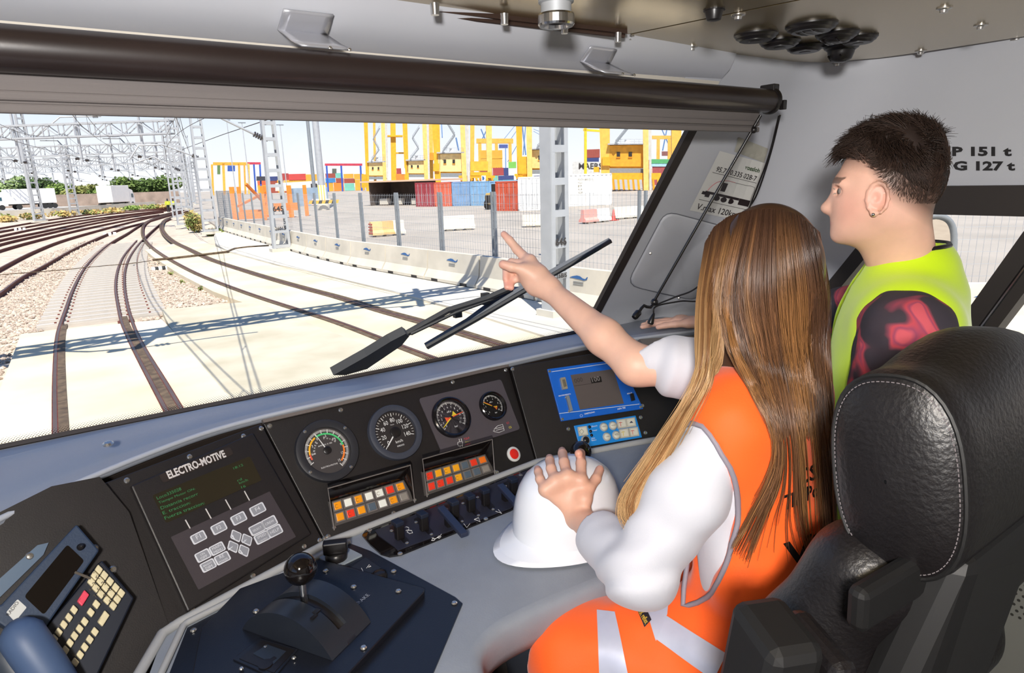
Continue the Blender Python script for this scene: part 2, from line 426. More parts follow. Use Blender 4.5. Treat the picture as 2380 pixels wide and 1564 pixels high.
while y < 44:
    a = at_y(A_l, y); c = at_y(A_r, y)
    t = (at_y(A_l, y + 0.5) - at_y(A_l, y - 0.5)).normalized(); nrm = V((t.y, -t.x, 0))
    b = a + nrm * 1.668
    m = at_y(A_m, y)
    mid = (a + b) / 2
    child('sleeper', slm, tA, fr_mat(V((mid.x, mid.y, GZ)), nrm * 2.62, t, V((0, 0, 1))))
    if n_clip < 240:
        for q, sg in ((a, -1), (a, 1), (b, 1), (b - nrm * 0.235, -1)):
            child('rail_clip', clm, tA, fr_mat(V((q.x, q.y, GZ)) + nrm * (0.12 * sg), nrm * (0.9), t, V((0, 0, 1)))); n_clip += 1
    y += 0.60 * t.y
# ---- ballast stones (uncountable)
def in_poly(x, y, P):
    c = False; j = len(P) - 1
    for i in range(len(P)):
        if (P[i][1] > y) != (P[j][1] > y) and x < (P[j][0] - P[i][0]) * (y - P[i][1]) / (P[j][1] - P[i][1]) + P[i][0]: c = not c
        j = i
    return c
def stones(name, pxpoly, n, label, smin=0.025, smax=0.06):
    P = [gnd(x, y, ZB) for x, y in pxpoly]; P = [(p.x, p.y) for p in P]
    xs = [p[0] for p in P]; ys = [p[1] for p in P]; m = MB(); k = 0; tries = 0
    while k < n and tries < n * 12:
        tries += 1
        x = rnd.uniform(min(xs), max(xs)); y = min(ys) + (max(ys) - min(ys)) * rnd.random() ** 1.5
        if not in_poly(x, y, P): continue
        r = rnd.uniform(smin, smax); c = V((x, y, ZB + r * 0.35)); a = rnd.uniform(0, 6.28)
        u = V((math.cos(a), math.sin(a), rnd.uniform(-.3, .3))) * r * rnd.uniform(.7, 1.3); v = V((-math.sin(a), math.cos(a), rnd.uniform(-.3, .3))) * r * rnd.uniform(.7, 1.2); w = V((rnd.uniform(-.2, .2), rnd.uniform(-.2, .2), 1)) * r * rnd.uniform(.6, 1)
        m.add([c + u, c + v, c - u, c - v, c + w, c - w], [(0, 1, 4), (1, 2, 4), (2, 3, 4), (3, 0, 4), (1, 0, 5), (2, 1, 5), (3, 2, 5), (0, 3, 5)]); k += 1
    return m.build(name, m_stone, kind='stuff', label=label, cat='gravel')
stones('ballast_stones', [(-40, 700), (120, 590), (235, 575), (190, 630), (150, 720), (100, 770), (45, 780), (-20, 930)], 5200, 'loose beige ballast stones left of the nearest track')
stones('ballast_stones', [(322, 600), (350, 595), (400, 636), (490, 680), (545, 700), (380, 722), (372, 742), (325, 748), (305, 690), (300, 640)], 3200, 'loose beige ballast stones between the sleepers and the wide slab')
stones('ballast_stones', [(-40, 660), (60, 610), (200, 560), (240, 565), (100, 620), (-40, 700)], 1500, 'loose beige ballast stones between the two nearest left hand rails', 0.04, 0.08)

# ---- concrete barrier row
BC = smooth_path([V((*p, GZ + 0.03)) for p in ((9.3, 50.4), (8.95, 42), (8.7, 34.9), (8.4, 24.3), (8.7, 19.4), (9.2, 14.05), (9.35, 10.4), (10.6, 7.0), (13.0, 4.2), (16, 2))], 1, 8)
BR = resample(BC, 2.55)
m_barr = mat('barrier_concrete', '#d5cdbd', 0.9, var=0.2, vscale=1.4, bump=0.15, bscale=14)
m_logo = mat('barrier_logo_blue', '#2f5d93', 0.7)
m_logog = mat('barrier_logo_grey', '#8f8f8c', 0.8)
bp = [(-0.28, 0.02), (-0.28, 0.10), (-0.14, 0.32), (-0.09, 0.86), (0.09, 0.86), (0.14, 0.32), (0.28, 0.10), (0.28, 0.02)]
for i in range(len(BR) - 1):
    a, b = BR[i], BR[i + 1]; d = (b - a).normalized(); s = d.cross(V((0, 0, 1)))
    t = thing('concrete_barrier', 'grey concrete barrier with a small blue wave mark, under the mesh fence', 'barrier', (a + b) / 2, group='concrete barriers along the yard fence')
    m = MB(); n = len(bp); L = [a + d * 0.03, b - d * 0.03]
    m.add([p + s * x + V((0, 0, z)) for p in L for x, z in bp], [(j, (j + 1) % n, n + (j + 1) % n, n + j) for j in range(n)] + [tuple(range(n - 1, -1, -1)), tuple(range(n, 2 * n))])
    m.build('body', m_barr, t)
    for q in (0.22, 0.78): MB().boxf(a + (b - a) * q + V((0, 0, 0.045)), d * 0.16, s * 0.285, V((0, 0, 0.04))).build('drain_slot', m_dark, t)
    sd = s if (s.dot(-a) > 0) else -s
    c = (a + b) / 2 + sd * 0.115 + V((0, 0, 0.64)); vv = (V((0, 0, 0.54)) - sd * 0.05).normalized(); u = d if sd.cross(vv).dot(d) < 0 else -d
    u = vv.cross(sd).normalized()
    m = MB(); pts = [(-0.28, 0), (-0.18, .035), (-0.06, .06), (.04, .05), (.12, .01), (.2, .0), (.25, .05), (.27, .05), (.25, -.01), (.16, -.035), (.05, -.02), (-.1, -.01)]
    m.prism([c + u * x + vv * y for x, y in pts], sd, 0.002, 0.006); m.build('wave_mark', m_logo, t)
    m = MB()
    for q in range(2): m.boxf(c - vv * (0.08 + 0.05 * q) + sd * 0.006, u * 0.15, vv * 0.010, sd * 0.004)
    m.build('small_print', m_logog, t)
# ---- mesh fence behind the barriers
FP = [(797, 440), (852, 440), (928, 439), (993, 439), (1066, 446), (1163, 439), (1262, 439), (1288, 438), (1424, 437), (1456, 438), (760, 441), (716, 443), (690, 444), (655, 446)]
FL = resample(smooth_path([p + p.__class__((0.42, 0.1, 0)) for p in BC], 0, 1), 2.55)
ZT = GZ + 2.55
for i in range(len(FL) - 1):
    a, b = FL[i], FL[i + 1]; z = GZ
    t = thing('mesh_fence', 'galvanised wire mesh fence section on twin posts behind the concrete barriers', 'fence', (a.x, a.y, z), group='mesh fence panels along the yard')
    d = (b - a).normalized()
    for q in (a, a + d * 0.14):
        m = MB(); m.box((q.x - 0.028, q.y - 0.028, z - 0.02), (q.x + 0.028, q.y + 0.028, ZT)); m.build('post', m_galvd, t)
    m = MB(); nW = 22
    for j in range(1, nW):
        p = a + (b - a) * (j / nW); m.bar(V((p.x, p.y, z + 0.1)), V((p.x, p.y, ZT - 0.04)), 0.005, 0.005, V((1, 0, 0)))
    for j in range(12):
        zz = z + 0.1 + j * (2.36 / 11); m.bar(V((a.x, a.y, zz)), V((b.x, b.y, zz)), 0.006, 0.006)
    m.build('wire_mesh', m_galv, t, kind='stuff')

# ---- catenary masts and portals
def mast(base, h, w0, w1, yaw, label, text=None, dp=0.32, group='catenary masts along the barriers'):
    base = V(base); t = thing('catenary_mast', label, 'mast', base, group=group)
    c, s_ = math.cos(yaw), math.sin(yaw); U = V((c, s_, 0)); W_ = V((-s_, c, 0)); Z = V((0, 0, 1))
    for sg in (-1, 1):
        m = MB()
        a0 = base + U * (sg * w0 / 2); a1 = base + Z * h + U * (sg * w1 / 2)
        ax = (a1 - a0) / 2; cc = (a0 + a1) / 2
        m.boxf(cc, U * 0.012, W_ * (dp / 2), ax)
        for f in (-1, 1): m.boxf(cc - U * (sg * 0.05) + W_ * (f * dp / 2), U * 0.05, W_ * 0.010, ax)
        m.build('channel', m_galv, t)
    n = int(h / 0.62)
    for f in (-1, 1):
        for i in range(n):
            k = (i + 0.35) / n; ww = w0 + (w1 - w0) * k
            m = MB(); m.boxf(base + Z * (h * k) + W_ * (f * dp / 2), U * (ww / 2), W_ * 0.012, Z * 0.07); m.build('batten', m_galv, t)
    m = MB(); m.boxf(base + Z * 0.06, U * (w0 * 0.66), W_ * (dp * 0.8), Z * 0.08); m.build('foot', m_conc3, t)
    if text:
        m = MB()
        for (s, zz) in text:
            a = base + Z * zz - W_ * (dp / 2 + 0.03)
            text_on(m, s, a - U * (w0 * 0.33), a + U * (w0 * 0.30), -W_, 0.0, bold=0.03)
        m.build('stencil_number', m_wire, t)
    return t
mast((8.35, 10.6, GZ + 0.03), 9.5, 0.50, 0.40, 0.1, 'wide grey lattice mast standing close beyond the wiper blade', [('646', 1.47), ('26BIS', 0.80)])
mast((7.95, 29.9, GZ + 0.03), 9.2, 0.74, 0.42, 0.0, 'grey lattice mast on a pale pad in front of the orange frame', [('645', 1.75), ('26015', 0.95)])
mast((7.9, 46.2, GZ), 9.0, 0.9, 0.6, 0.0, 'grey lattice mast beside the dry shrub')
mast((8.1, 57.6, GZ), 9.2, 1.2, 0.8, 0.0, 'grey lattice mast carrying the nearest visible portal beam')
mast((9.8, 74, GZ), 9.0, 1.0, 0.8, 0.0, 'distant grey lattice mast behind the first portal mast')
def portal(R, L, zb, hb, label, gear=True, dp=0.6):
    R = V(R); L = V(L); t = thing('catenary_portal', label, 'gantry', (L + R) / 2, group='catenary portals')
    Z = V((0, 0, 1)); d = (L - R).normalized(); s = d.cross(Z); le = (L - R).length
    for sg in (-1, 1):
        for z in (zb, zb + hb):
            m = MB(); m.bar(R + s * (sg * dp / 2) + Z * z, L + s * (sg * dp / 2) + Z * z, 0.12, 0.13); m.build('chord', m_galv, t)
    n = int(le / (hb * 1.3)); m = MB()
    for i in range(n):
        a = R + d * (le * i / n); b = R + d * (le * (i + 1) / n)
        for sg in (-1, 1):
            o = s * (sg * dp / 2)
            m.bar(a + o + Z * zb, a + o + Z * (zb + hb), 0.07, 0.07, d)
            if i % 2: m.bar(a + o + Z * zb, b + o + Z * (zb + hb), 0.065, 0.065)
            else: m.bar(a + o + Z * (zb + hb), b + o + Z * zb, 0.065, 0.065)
        m.bar(a - s * dp / 2 + Z * zb, a + s * dp / 2 + Z * zb, 0.05, 0.05); m.bar(a - s * dp / 2 + Z * (zb + hb), b + s * dp / 2 + Z * (zb + hb), 0.04, 0.04)
    m.build('truss_web', m_galv, t)
    if gear:
        k = max(2, int(le / 4.6))
        for i in range(k):
            q = R + d * (le * (i + 0.5) / k)
            m = MB(); m.bar(q + Z * (zb + hb + 1.2), q + Z * (zb - 1.9), 0.14, 0.14, d); m.build('drop_post', m_galv, t)
            m = MB(); m.tube([q + Z * (zb - 1.7), q + d * 0.9 + Z * (zb - 1.2), q + d * 1.7 + Z * (zb - 0.25), q + d * 3.1 + Z * (zb - 0.2)], 0.045, 6); m.build('cantilever', m_galvd, t)
            m = MB(); m.tube([q + Z * (zb - 1.75), q - d * 1.3 + Z * (zb - 1.9), q - d * 2.2 + Z * (zb - 2.1)], 0.03, 6); m.build('steady_arm', m_galvd, t)
            for o, zz in ((0.25, -1.65), (-0.3, -1.8)):
                m = MB()
                for j in range(3): m.cyl(q + d * (o + j * 0.09 * (1 if o > 0 else -1)) + Z * (zb + zz), q + d * (o + (j * 0.09 + 0.05) * (1 if o > 0 else -1)) + Z * (zb + zz + 0.02), 0.10, n=8)
                m.build('insulator', m_insul, t)
    return t
portal((8.35, 10.6, 0), (-9.5, 10.2, 0), 4.35, 0.62, 'near portal beam overhead that throws the truss shadow on the slabs', True, 0.55)
portal((8.1, 57.6, 0), (-20, 79, 0), 4.25, 0.95, 'nearest portal truss beam spanning all the tracks')
portal((11.7, 81, 0), (-24, 110, 0), 4.1, 1.0, 'second portal truss beam behind the nearest one')
portal((16, 108, 0), (-20, 136, 0), 4.0, 1.0, 'third portal truss beam, thin against the sky')
portal((22, 138, 0), (-14, 166, 0), 4.0, 1.1, 'farthest portal truss beam in the haze')
for p, h, w0, w1, l in (((-1.9, 84.5), 12, 1.1, 0.7, 'grey lattice mast in front of the white lorry trailer'), ((1.6, 104), 9, 1.2, 0.9, 'grey lattice mast in front of the white van'), ((-7, 100), 10, 0.9, 0.8, 'slim grey lattice mast left of the trees'), ((16, 108), 9, 1.0, 0.9, 'faint grey lattice mast of the third portal'), ((22, 138), 9, 1.2, 1.0, 'faint grey lattice mast of the farthest portal')):
    mast((p[0], p[1], GZ), h, w0, w1, 0.6, l, group='distant catenary masts')
for k, (px, py, H) in enumerate(((172, 478, 11), (372, 462, 9), (82, 500, 12), (450, 470, 10))):
    b = gnd(px, py, GZ); t = thing('slim_pole', ['slim pale pole before the left trees', 'slim pale pole before the right trees', 'slim pale pole by the lorry', 'slim pale pole behind the portal mast'][k], 'pole', b)
    MB().cyl(b, b + V((0, 0, H)), 0.22, 0.14, 8).build('shaft', m_galv, t, smooth=40)
    MB().lathe(b, V((0, 0, 1)), [(0.4, 0), (0.4, 0.12), (0.26, 0.3)], 8).build('base_collar', m_galvd, t)
# tube cantilevers on the nearer masts and the running wires
def cantilever(p, pts, r, label):
    t = thing('cantilever_bracket', label, 'bracket', p); MB().tube(pts, r, 8).build('tube_arm', m_galv, t, smooth=50)
    a, b = V(pts[-2]), V(pts[-1]); m = MB()
    for j in range(4): q = b + (a - b).normalized() * (0.25 + j * 0.1); m.cyl(q, q + (a - b).normalized() * 0.05, r * 2.4, n=8)
    m.build('insulator', m_insul, t)
cantilever((7.7, 29.9, 2.0), [aY(498, 262, 29.9), aY(515, 275, 29.9), aY(622, 327, 29.9)], 0.05, 'bent tube bracket on the mast before the orange frame')
cantilever((7.8, 46.2, 2.0), [aY(300, 372, 46.2), aY(322, 338, 46.2), aY(378, 336, 46.2), aY(470, 370, 46.2)], 0.05, 'bent tube bracket on the mast beside the dry shrub')
cantilever((8, 57.6, 2), [aY(316, 378, 57.6), aY(356, 364, 57.6), aY(425, 400, 57.6)], 0.05, 'bent tube bracket on the portal mast')
cantilever((-3, 66, 2), [aY(77, 324, 66), aY(139, 272, 66), aY(235, 270, 66)], 0.06, 'long bent tube bracket under the blind edge above the portal')
def wires(name, path, z0, z1, label):
    P = [p for p in path]; t = thing(name, label, 'wire', P[0] + V((0, 0, 6)))
    MB().tube([V((p.x, p.y, z0)) for p in P], 0.012, 4).build('contact_wire', m_wire, t)
    Q = []
    for i, p in enumerate(P): s = (p.y % 27) / 27; Q.append(V((p.x, p.y, z1 - 0.9 * 4 * s * (1 - s))))
    MB().tube(Q, 0.012, 4).build('carrier_wire', m_wire, t)
    m = MB()
    for i in range(1, len(P) - 1, 4): m.bar(V((P[i].x, P[i].y, z0)), Q[i], 0.012, 0.012, V((1, 0, 0)))
    m.build('droppers', m_wire, t)
def mid(P1, P2): return [(a + at_y(P2, a.y)) / 2 for a in P1 if a.y > 2]
wires('overhead_wire', resample(mid(A_l, A_r), 1.4), 2.5, 3.9, 'overhead contact wires above the nearest track')
wires('overhead_wire', resample(smooth_path([V((6.2, 4, 0)), V((5.6, 12, 0)), V((5, 22, 0)), V((4.9, 32, 0)), V((6, 46, 0)), V((9, 70, 0))], 0, 6), 1.4), 2.5, 3.9, 'overhead contact wires above the slab track')
wires('overhead_wire', resample(smooth_path([V((-4.5, 10, 0)), V((-3, 25, 0)), V((-0.5, 45, 0)), V((4, 70, 0))], 0, 6), 1.4), 2.5, 3.9, 'overhead contact wires above the left ballast track')
t = thing('feeder_wire', 'long feeder wire rising across the sky behind the mast', 'wire', aD(400, 360, 60))
MB().tube([aD(330, 395, 90), aD(430, 345, 60), aD(520, 312, 45), aD(640, 272, 30), aD(760, 232, 22)], 0.025, 5).build('cable', m_wire, t)

# ---- trees, wall and vehicles at the far left
def leaves(mb_v, mb_f, cols, c, r, n, base, size, rg):
    for _ in range(n):
        d = V((rg.gauss(0, 1), rg.gauss(0, 1), rg.gauss(0, 1))).normalized(); q = c + V((d.x * r.x, d.y * r.y, d.z * r.z)) * (rg.random() ** 0.35)
        a = V((rg.gauss(0, 1), rg.gauss(0, 1), rg.gauss(0, 1))).normalized(); b = a.orthogonal().normalized()
        s = size * rg.uniform(.6, 1.3); o = len(mb_v)
        mb_v += [tuple(q + a * s), tuple(q + b * s * .6), tuple(q - a * s), tuple(q - b * s * .6)]; mb_f.append((o, o + 1, o + 2, o + 3))
        k = rg.uniform(.7, 1.3); cols.append((base[0] * k, base[1] * k, base[2] * k, 1))
def colmesh(name, vs, fs, cols, m):
    me = bpy.data.meshes.new(name); me.from_pydata(vs, [], fs); me.materials.append(m)
    at = me.color_attributes.new('Col', 'FLOAT_COLOR', 'CORNER'); arr = np.zeros((len(me.loops), 4), 'f')
    i = 0
    for p, c in zip(me.polygons, cols):
        n = p.loop_total; arr[i:i + n] = c; i += n
    at.data.foreach_set('color', arr.ravel()); return me
def tree(px, py, W, H, base, label, seed, dist=150, n=1500, flat=False):
    rg = random.Random(seed); b = aD(px, py, dist); b.z = GZ; t = thing('tree', label, 'tree', b, group='trees behind the road wall')
    vs, fs, cs = [], [], []
    for k in range(9):
        ang = rg.uniform(0, 6.28); rr = rg.uniform(0, .6)
        c = b + V((math.cos(ang) * rr * W / 2, math.sin(ang) * rr * W / 3, H * rg.uniform(.45, .78)))
        leaves(vs, fs, cs, c, V((W * .26, W * .2, H * .22)), n // 9, base, 0.42, rg)
    link('crown', colmesh('crown', vs, fs, cs, m_leaf), t)
    m = MB(); m.cyl(b, b + V((0, 0, H * .6)), 0.3, 0.15, 8)
    for k in range(3): m.cyl(b + V((0, 0, H * .35)), b + V((rg.uniform(-1, 1) * W * .25, rg.uniform(-1, 1), H * .65)), 0.12, 0.06, 6)
    m.build('trunk', mat('bark', '#5b4a3a', 0.9, var=.3, vscale=4), t)
TL = [(20, 480, 13, 7.2, (.30, .40, .16), 'pale green rounded tree above the white lorry'), (60, 480, 11, 7.6, (.28, .38, .15), 'pale green tree behind the lorry cab'),
      (100, 480, 10, 7.0, (.06, .11, .025), 'dark green tree behind the lorry trailer'), (136, 478, 8, 5.2, (.17, .26, .05), 'olive tree right of the lorry trailer'),
      (180, 476, 9, 5.2, (.28, .30, .08), 'yellow green tree behind the slim pole'), (214, 474, 7, 4.8, (.26, .27, .08), 'small yellow green tree in the gap of the tree line'),
      (246, 472, 7, 4.4, (.16, .24, .05), 'low green bush tree left of the van'), (306, 472, 10, 6.4, (.13, .20, .04), 'dark green tree right of the van'),
      (345, 470, 9, 5.8, (.11, .18, .04), 'dark green domed tree beyond the van'), (388, 468, 9, 6.4, (.12, .19, .04), 'dark green tree beside the portal mast')]
for i, a in enumerate(TL): tree(*a, seed=20 + i)
t = thing('road_wall', 'long low brownish wall behind the road under the trees', 'wall', aZ(240, 470, GZ))
P = [aD(x, 462, 146) for x in (-60, 120, 420)]
for a, b in zip(P[:-1], P[1:]): MB().bar(V((a.x, a.y, GZ + 1.3)), V((b.x, b.y, GZ + 1.3)), 0.3, 2.6).build('wall_run', mat('brown_wall', '#9c8a7d', 0.9, var=.35, vscale=.7), t)
t = thing('kerb_wall', 'low pale parapet along the road in front of the lorry', 'wall', aZ(180, 490, GZ))
P = [gnd(x, y) for x, y in ((-80, 512), (120, 500), (360, 480))]
for a, b in zip(P[:-1], P[1:]): MB().bar(V((a.x, a.y, GZ + .45)), V((b.x, b.y, GZ + .45)), 0.3, .9).build('parapet_run', m_conc3, t)
def lorry(c, d, L, label, van=False):
    c = V(c); d = V(d).normalized(); s = d.cross(V((0, 0, 1))); Z = V((0, 0, 1)); t = thing('lorry', label, 'lorry', c)
    MB().boxf(c - d * (L * .12) + Z * 2.5, d * (L * .38), s * 1.25, Z * 1.45).build('trailer', m_white, t, bevel=.06)
    MB().boxf(c - d * (L * .05) + Z * 0.95, d * (L * .42), s * .5, Z * .12).build('chassis', m_dark, t)
    h = c + d * (L * .36)
    m = MB(); pf = [(-1.1, .7), (1.05, .7), (1.1, 1.5), (.95, 2.3), (.6, 3.1), (-1.1, 3.5)]
    m.prism([h + d * x + Z * z - s * 1.2 for x, z in pf], s, 0, 2.4); cab = m.build('cab', m_white, t, bevel=.08)
    MB().prism([h + d * x + Z * z - s * 1.0 for x, z in ((1.1, 1.65), (.98, 2.35), (.86, 2.6), (.98, 1.65))], s, 0, 2.0).build('windscreen', mat('vehicle_glass', '#31525e', .2), cab)
    for sg in (-1, 1): MB().boxf(h + d * .2 + Z * 2.1 + s * (1.21 * sg), d * .4, s * .01, Z * .35).build('side_window', mat('vehicle_glass', '#31525e', .2), cab)
    for q in (.36, .1, -.3, -.38, -.46):
        for sg in (-1, 1):
            o = c + d * (L * q) + s * (1.1 * sg) + Z * .5; w = MB(); w.cyl(o - s * .15, o + s * .15, .5, n=14); w.build('wheel', m_black, t, smooth=40)
b = gnd(57, 486); lorry(b, V((-1, -.35, 0)), 11, 'white lorry with a long box trailer driving on the road')
b = gnd(276, 483); lorry(b, V((.5, .9, 0)), 8.5, 'white box van seen from behind on the road')
def worker(px, py, label, seed):
    b = gnd(px, py); t = thing('person', label, 'person', b, group='track workers')
    m = MB()
    for sg in (-1, 1): m.tube([b + V((sg * .1, 0, .02)), b + V((sg * .1, .02, .45)), b + V((sg * .08, 0, .9))], [.07, .075, .1], 8)
    m.tube([b + V((0, 0, .85)), b + V((0, 0, 1.2)), b + V((0, 0, 1.45)), b + V((0, 0, 1.55)), b + V((0, 0, 1.62)), b + V((0, 0, 1.72)), b + V((0, 0, 1.8))], [.17, .17, .19, .07, .09, .1, .04], 10)
    m.build('body', mat('worker_dark', '#2a2d33', .8), t, smooth=60)
    m = MB(); m.tube([b + V((0, 0, 1.0)), b + V((0, 0, 1.2)), b + V((0, 0, 1.46))], [.2, .2, .21], 10)
    for sg in (-1, 1): m.tube([b + V((sg * .2, 0, 1.44)), b + V((sg * .3, .03, 1.15)), b + V((sg * .26, .12, .92))], [.08, .07, .05], 8)
    m.build('vest', mat('hivis_far', '#e6f24a', .7), t, smooth=60)
worker(393, 494, 'far worker in a yellow jacket standing on the tracks', 1); worker(406, 494, 'far worker in a pale yellow jacket beside the other worker', 2)
def shrub(px, py, W, H, label, seed, base=(.42, .33, .12), n=500, size=.11):
    rg = random.Random(seed); b = gnd(px, py, ZB); t = thing('shrub', label, 'shrub', b, group='dry shrubs by the tracks'); vs, fs, cs = [], [], []
    for k in range(5): leaves(vs, fs, cs, b + V((rg.uniform(-.3, .3) * W, rg.uniform(-.3, .3) * W, H * rg.uniform(.35, .6))), V((W * .3, W * .3, H * .4)), n // 5, base if rg.random() < .65 else (.22, .27, .07), size, rg)
    link('foliage', colmesh('foliage', vs, fs, cs, m_dry), t)
    m = MB()
    for k in range(5): m.cyl(b, b + V((rg.uniform(-.2, .2) * W, rg.uniform(-.2, .2) * W, H * .7)), .025, .01, 5)
    m.build('stem', mat('twig', '#6e5836', .9), t)
shrub(463, 540, 1.6, 1.7, 'dry brown shrub behind the mast', 31, n=900); shrub(498, 548, 1.0, .5, 'low weed tuft at the mast foot', 32); shrub(452, 534, 1.2, 1.3, 'dry shrub left of the mast', 33)
for i, (x, y, w) in enumerate(((20, 516, 3), (75, 510, 4), (150, 504, 4), (225, 499, 4), (262, 496, 3), (318, 489, 4), (345, 487, 4), (372, 486, 3))):
    shrub(x, y, w, .9, 'low tuft of dry yellow weeds along the far track', 40 + i, (.5, .36, .13) if i != 5 else (.2, .3, .06), 260, .2)
for i, (x, y) in enumerate(((397, 640), (422, 660), (466, 676))): shrub(x, y, .22, .16, 'small green weed growing in the ballast', 60 + i, (.16, .2, .06), 90, .025)
# small white/black striped marker stone in the ballast
b = gnd(373, 628, ZB); t = thing('track_marker', 'small white and black striped marker lying in the ballast', 'marker', b)
for i in range(5):
    m = MB(); m.lathe(b + V((-.30 + .12 * i, 0, .05)), V((1, 0, 0)), [(.09, 0), (.1, .02), (.1, .1), (.09, .12)], 10); m.build('white_band' if i % 2 == 0 else 'black_band', m_white if i % 2 == 0 else m_black, t, smooth=40)
for i, (x, y) in enumerate(((256, 548), (47, 536))):
    b = gnd(x, y, ZB); t = thing('track_marker', ['white striped marker between the left rails', 'white striped marker by the far left rails'][i], 'marker', b)
    for k in range(3): MB().boxf(b + V((-.3 + .3 * k, 0, .12)), V((.1, 0, 0)), V((0, .1, 0)), V((0, 0, .12))).build('block', m_white, t, bevel=.03)
# cable trough across the slabs, then a wire shadow laid as a dark tube
t = thing('ground_cable_or_shadow', 'dark cable trough running across the slabs to the mast foot', 'cable', gnd(540, 585, GZ))
MB().tube([gnd(x, y, GZ + .05) for x, y in ((355, 604), (400, 600), (470, 592), (528, 585), (545, 578), (575, 574), (625, 571))], .05, 6).build('trough', m_groove, t)
t = thing('ground_cable_or_shadow', 'thin dark cable lying across the ballast and sleepers', 'cable', gnd(200, 620, ZB))
MB().tube([gnd(x, y, GZ + .02) for x, y in ((-20, 640), (60, 634), (150, 627), (195, 622), (250, 617), (300, 613), (350, 606))], .016, 5).build('cable', m_groove, t)  # dark tube paints the shadow of the overhead wires on the ballast
# ================================================================ PORT YARD
Z1 = V((0, 0, 1))
def top_z(p, px, py):            # height of a pixel row above a ground point
    d = ray(px, py); return d.z * (math.hypot(p.x, p.y) / math.hypot(d.x, d.y))
def container_px(x0, y0, x1, y1, top, col, label, L=6.1, doors=True, group='containers across the yard', ribs=False):
    a = gnd(x0, y0); b = gnd(x1, y1); H = top_z(a, x0, top) - GZ; u = (b - a); Wd = u.length; u.normalize()
    f = u.cross(Z1); f = f if f.dot(a) > 0 else -f
    t = thing('shipping_container', label, 'container', (a + b) / 2 + f * (L / 2), group=group); m0 = cmat(col)
    # corrugated body: zigzag plan outline
    pl = []; n = int(L / .28)
    side = [(0.03 if i % 4 in (1, 2) else 0.0, .12 + (L - .24) * i / n) for i in range(n + 1)]
    P = [a + u * .08 + f * .06, b - u * .08 + f * .06] + [b - u * (.05 + o) + f * y for o, y in side] + [b + f * (L - .05) - u * .08, a + f * (L - .05) + u * .08] + [a + u * (.05 + o) + f * y for o, y in reversed(side)]
    MB().prism(P, Z1, .12, H - .06).build('corrugated_shell', m0, t)
    m = MB()
    for q in (a, b - u * .12):
        for g in (0, L - .12): m.boxf(q + u * .06 + f * (g + .06) + Z1 * (H / 2), u * .06, f * .06, Z1 * (H / 2))
    for z in (.07, H - .06):
        for g in (.05, L - .05): m.boxf((a + b) / 2 + f * g + Z1 * z, u * (Wd / 2), f * .05, Z1 * .07)
        for q in (.06, Wd - .06): m.boxf(a + u * q + f * (L / 2) + Z1 * z, u * .05, f * (L / 2), Z1 * .06)
    m.build('corner_frame', m0, t)
    if doors:
        for k in (0, 1):
            c = a + u * (Wd * (.27 + .46 * k)) + Z1 * (H / 2) + f * .03
            dr = MB().boxf(c, u * (Wd * .215), f * .03, Z1 * (H / 2 - .16)).build('door', m0, t)
            m = MB()
            for z in (-.32, 0, .32): m.boxf(c + Z1 * (H * z) - f * .035, u * (Wd * .2), f * .012, Z1 * .05)
            m.build('door_rib', m0, dr)
            m = MB()
            for o in (-.09, .1): m.cyl(c + u * (Wd * o) - f * .07 - Z1 * (H * .44), c + u * (Wd * o) - f * .07 + Z1 * (H * .44), .022, n=6)
            m.build('lock_rod', m_galv, dr)
    elif ribs:
        n = int(Wd / .5)
        for i in range(n): MB().boxf(a + u * (.15 + (Wd - .3) * (i + .5) / n) + Z1 * (H / 2) + f * .03, u * (Wd / n * .28), f * .025, Z1 * (H / 2 - .15)).build('side_panel', m0, t)
    return t, a, b, u, f, H
container_px(967, 480, 1010, 480, 425, '#a8434a', 'dark red container with closed doors beside the open shelter')
container_px(1011, 480, 1051, 479, 425, '#d1664c', 'orange red container with patched doors between dark red and blue ones')
container_px(1052, 479, 1093, 478, 423, '#7d9fc6', 'dull blue container next to the orange red one')
container_px(1094, 478, 1139, 478, 422, '#8fbbe0', 'light blue container next to the yellow digger')
container_px(1153, 490, 1204, 490, 422, '#cf5c40', 'orange red container with white lock rods beside the white boxes')
container_px(1205, 490, 1258, 489, 412, '#f6f5f2', 'white container with hinged end standing nearest the orange red one', ribs=False)
t, a, b, u, f, H = container_px(1262, 483, 1422, 476, 407, '#f4f3f0', 'long white cabin with a notice painted on it behind the wide mast', L=2.6, doors=False, ribs=True)
m = MB()
for i, s in enumerate(('PROHIBIDO EL', 'PASO PEATONES', 'POR', 'OBRAS', 'VIA FERREA')):
    q = a + u * ((b - a).length * .62) + Z1 * (H * (.80 - .10 * i)) - f * .02; text_on(m, s, q - u * .9, q + u * .9, -f, .01, tall=.2)
m.build('painted_notice', mat('notice_ink', '#8a8572', .8), t)
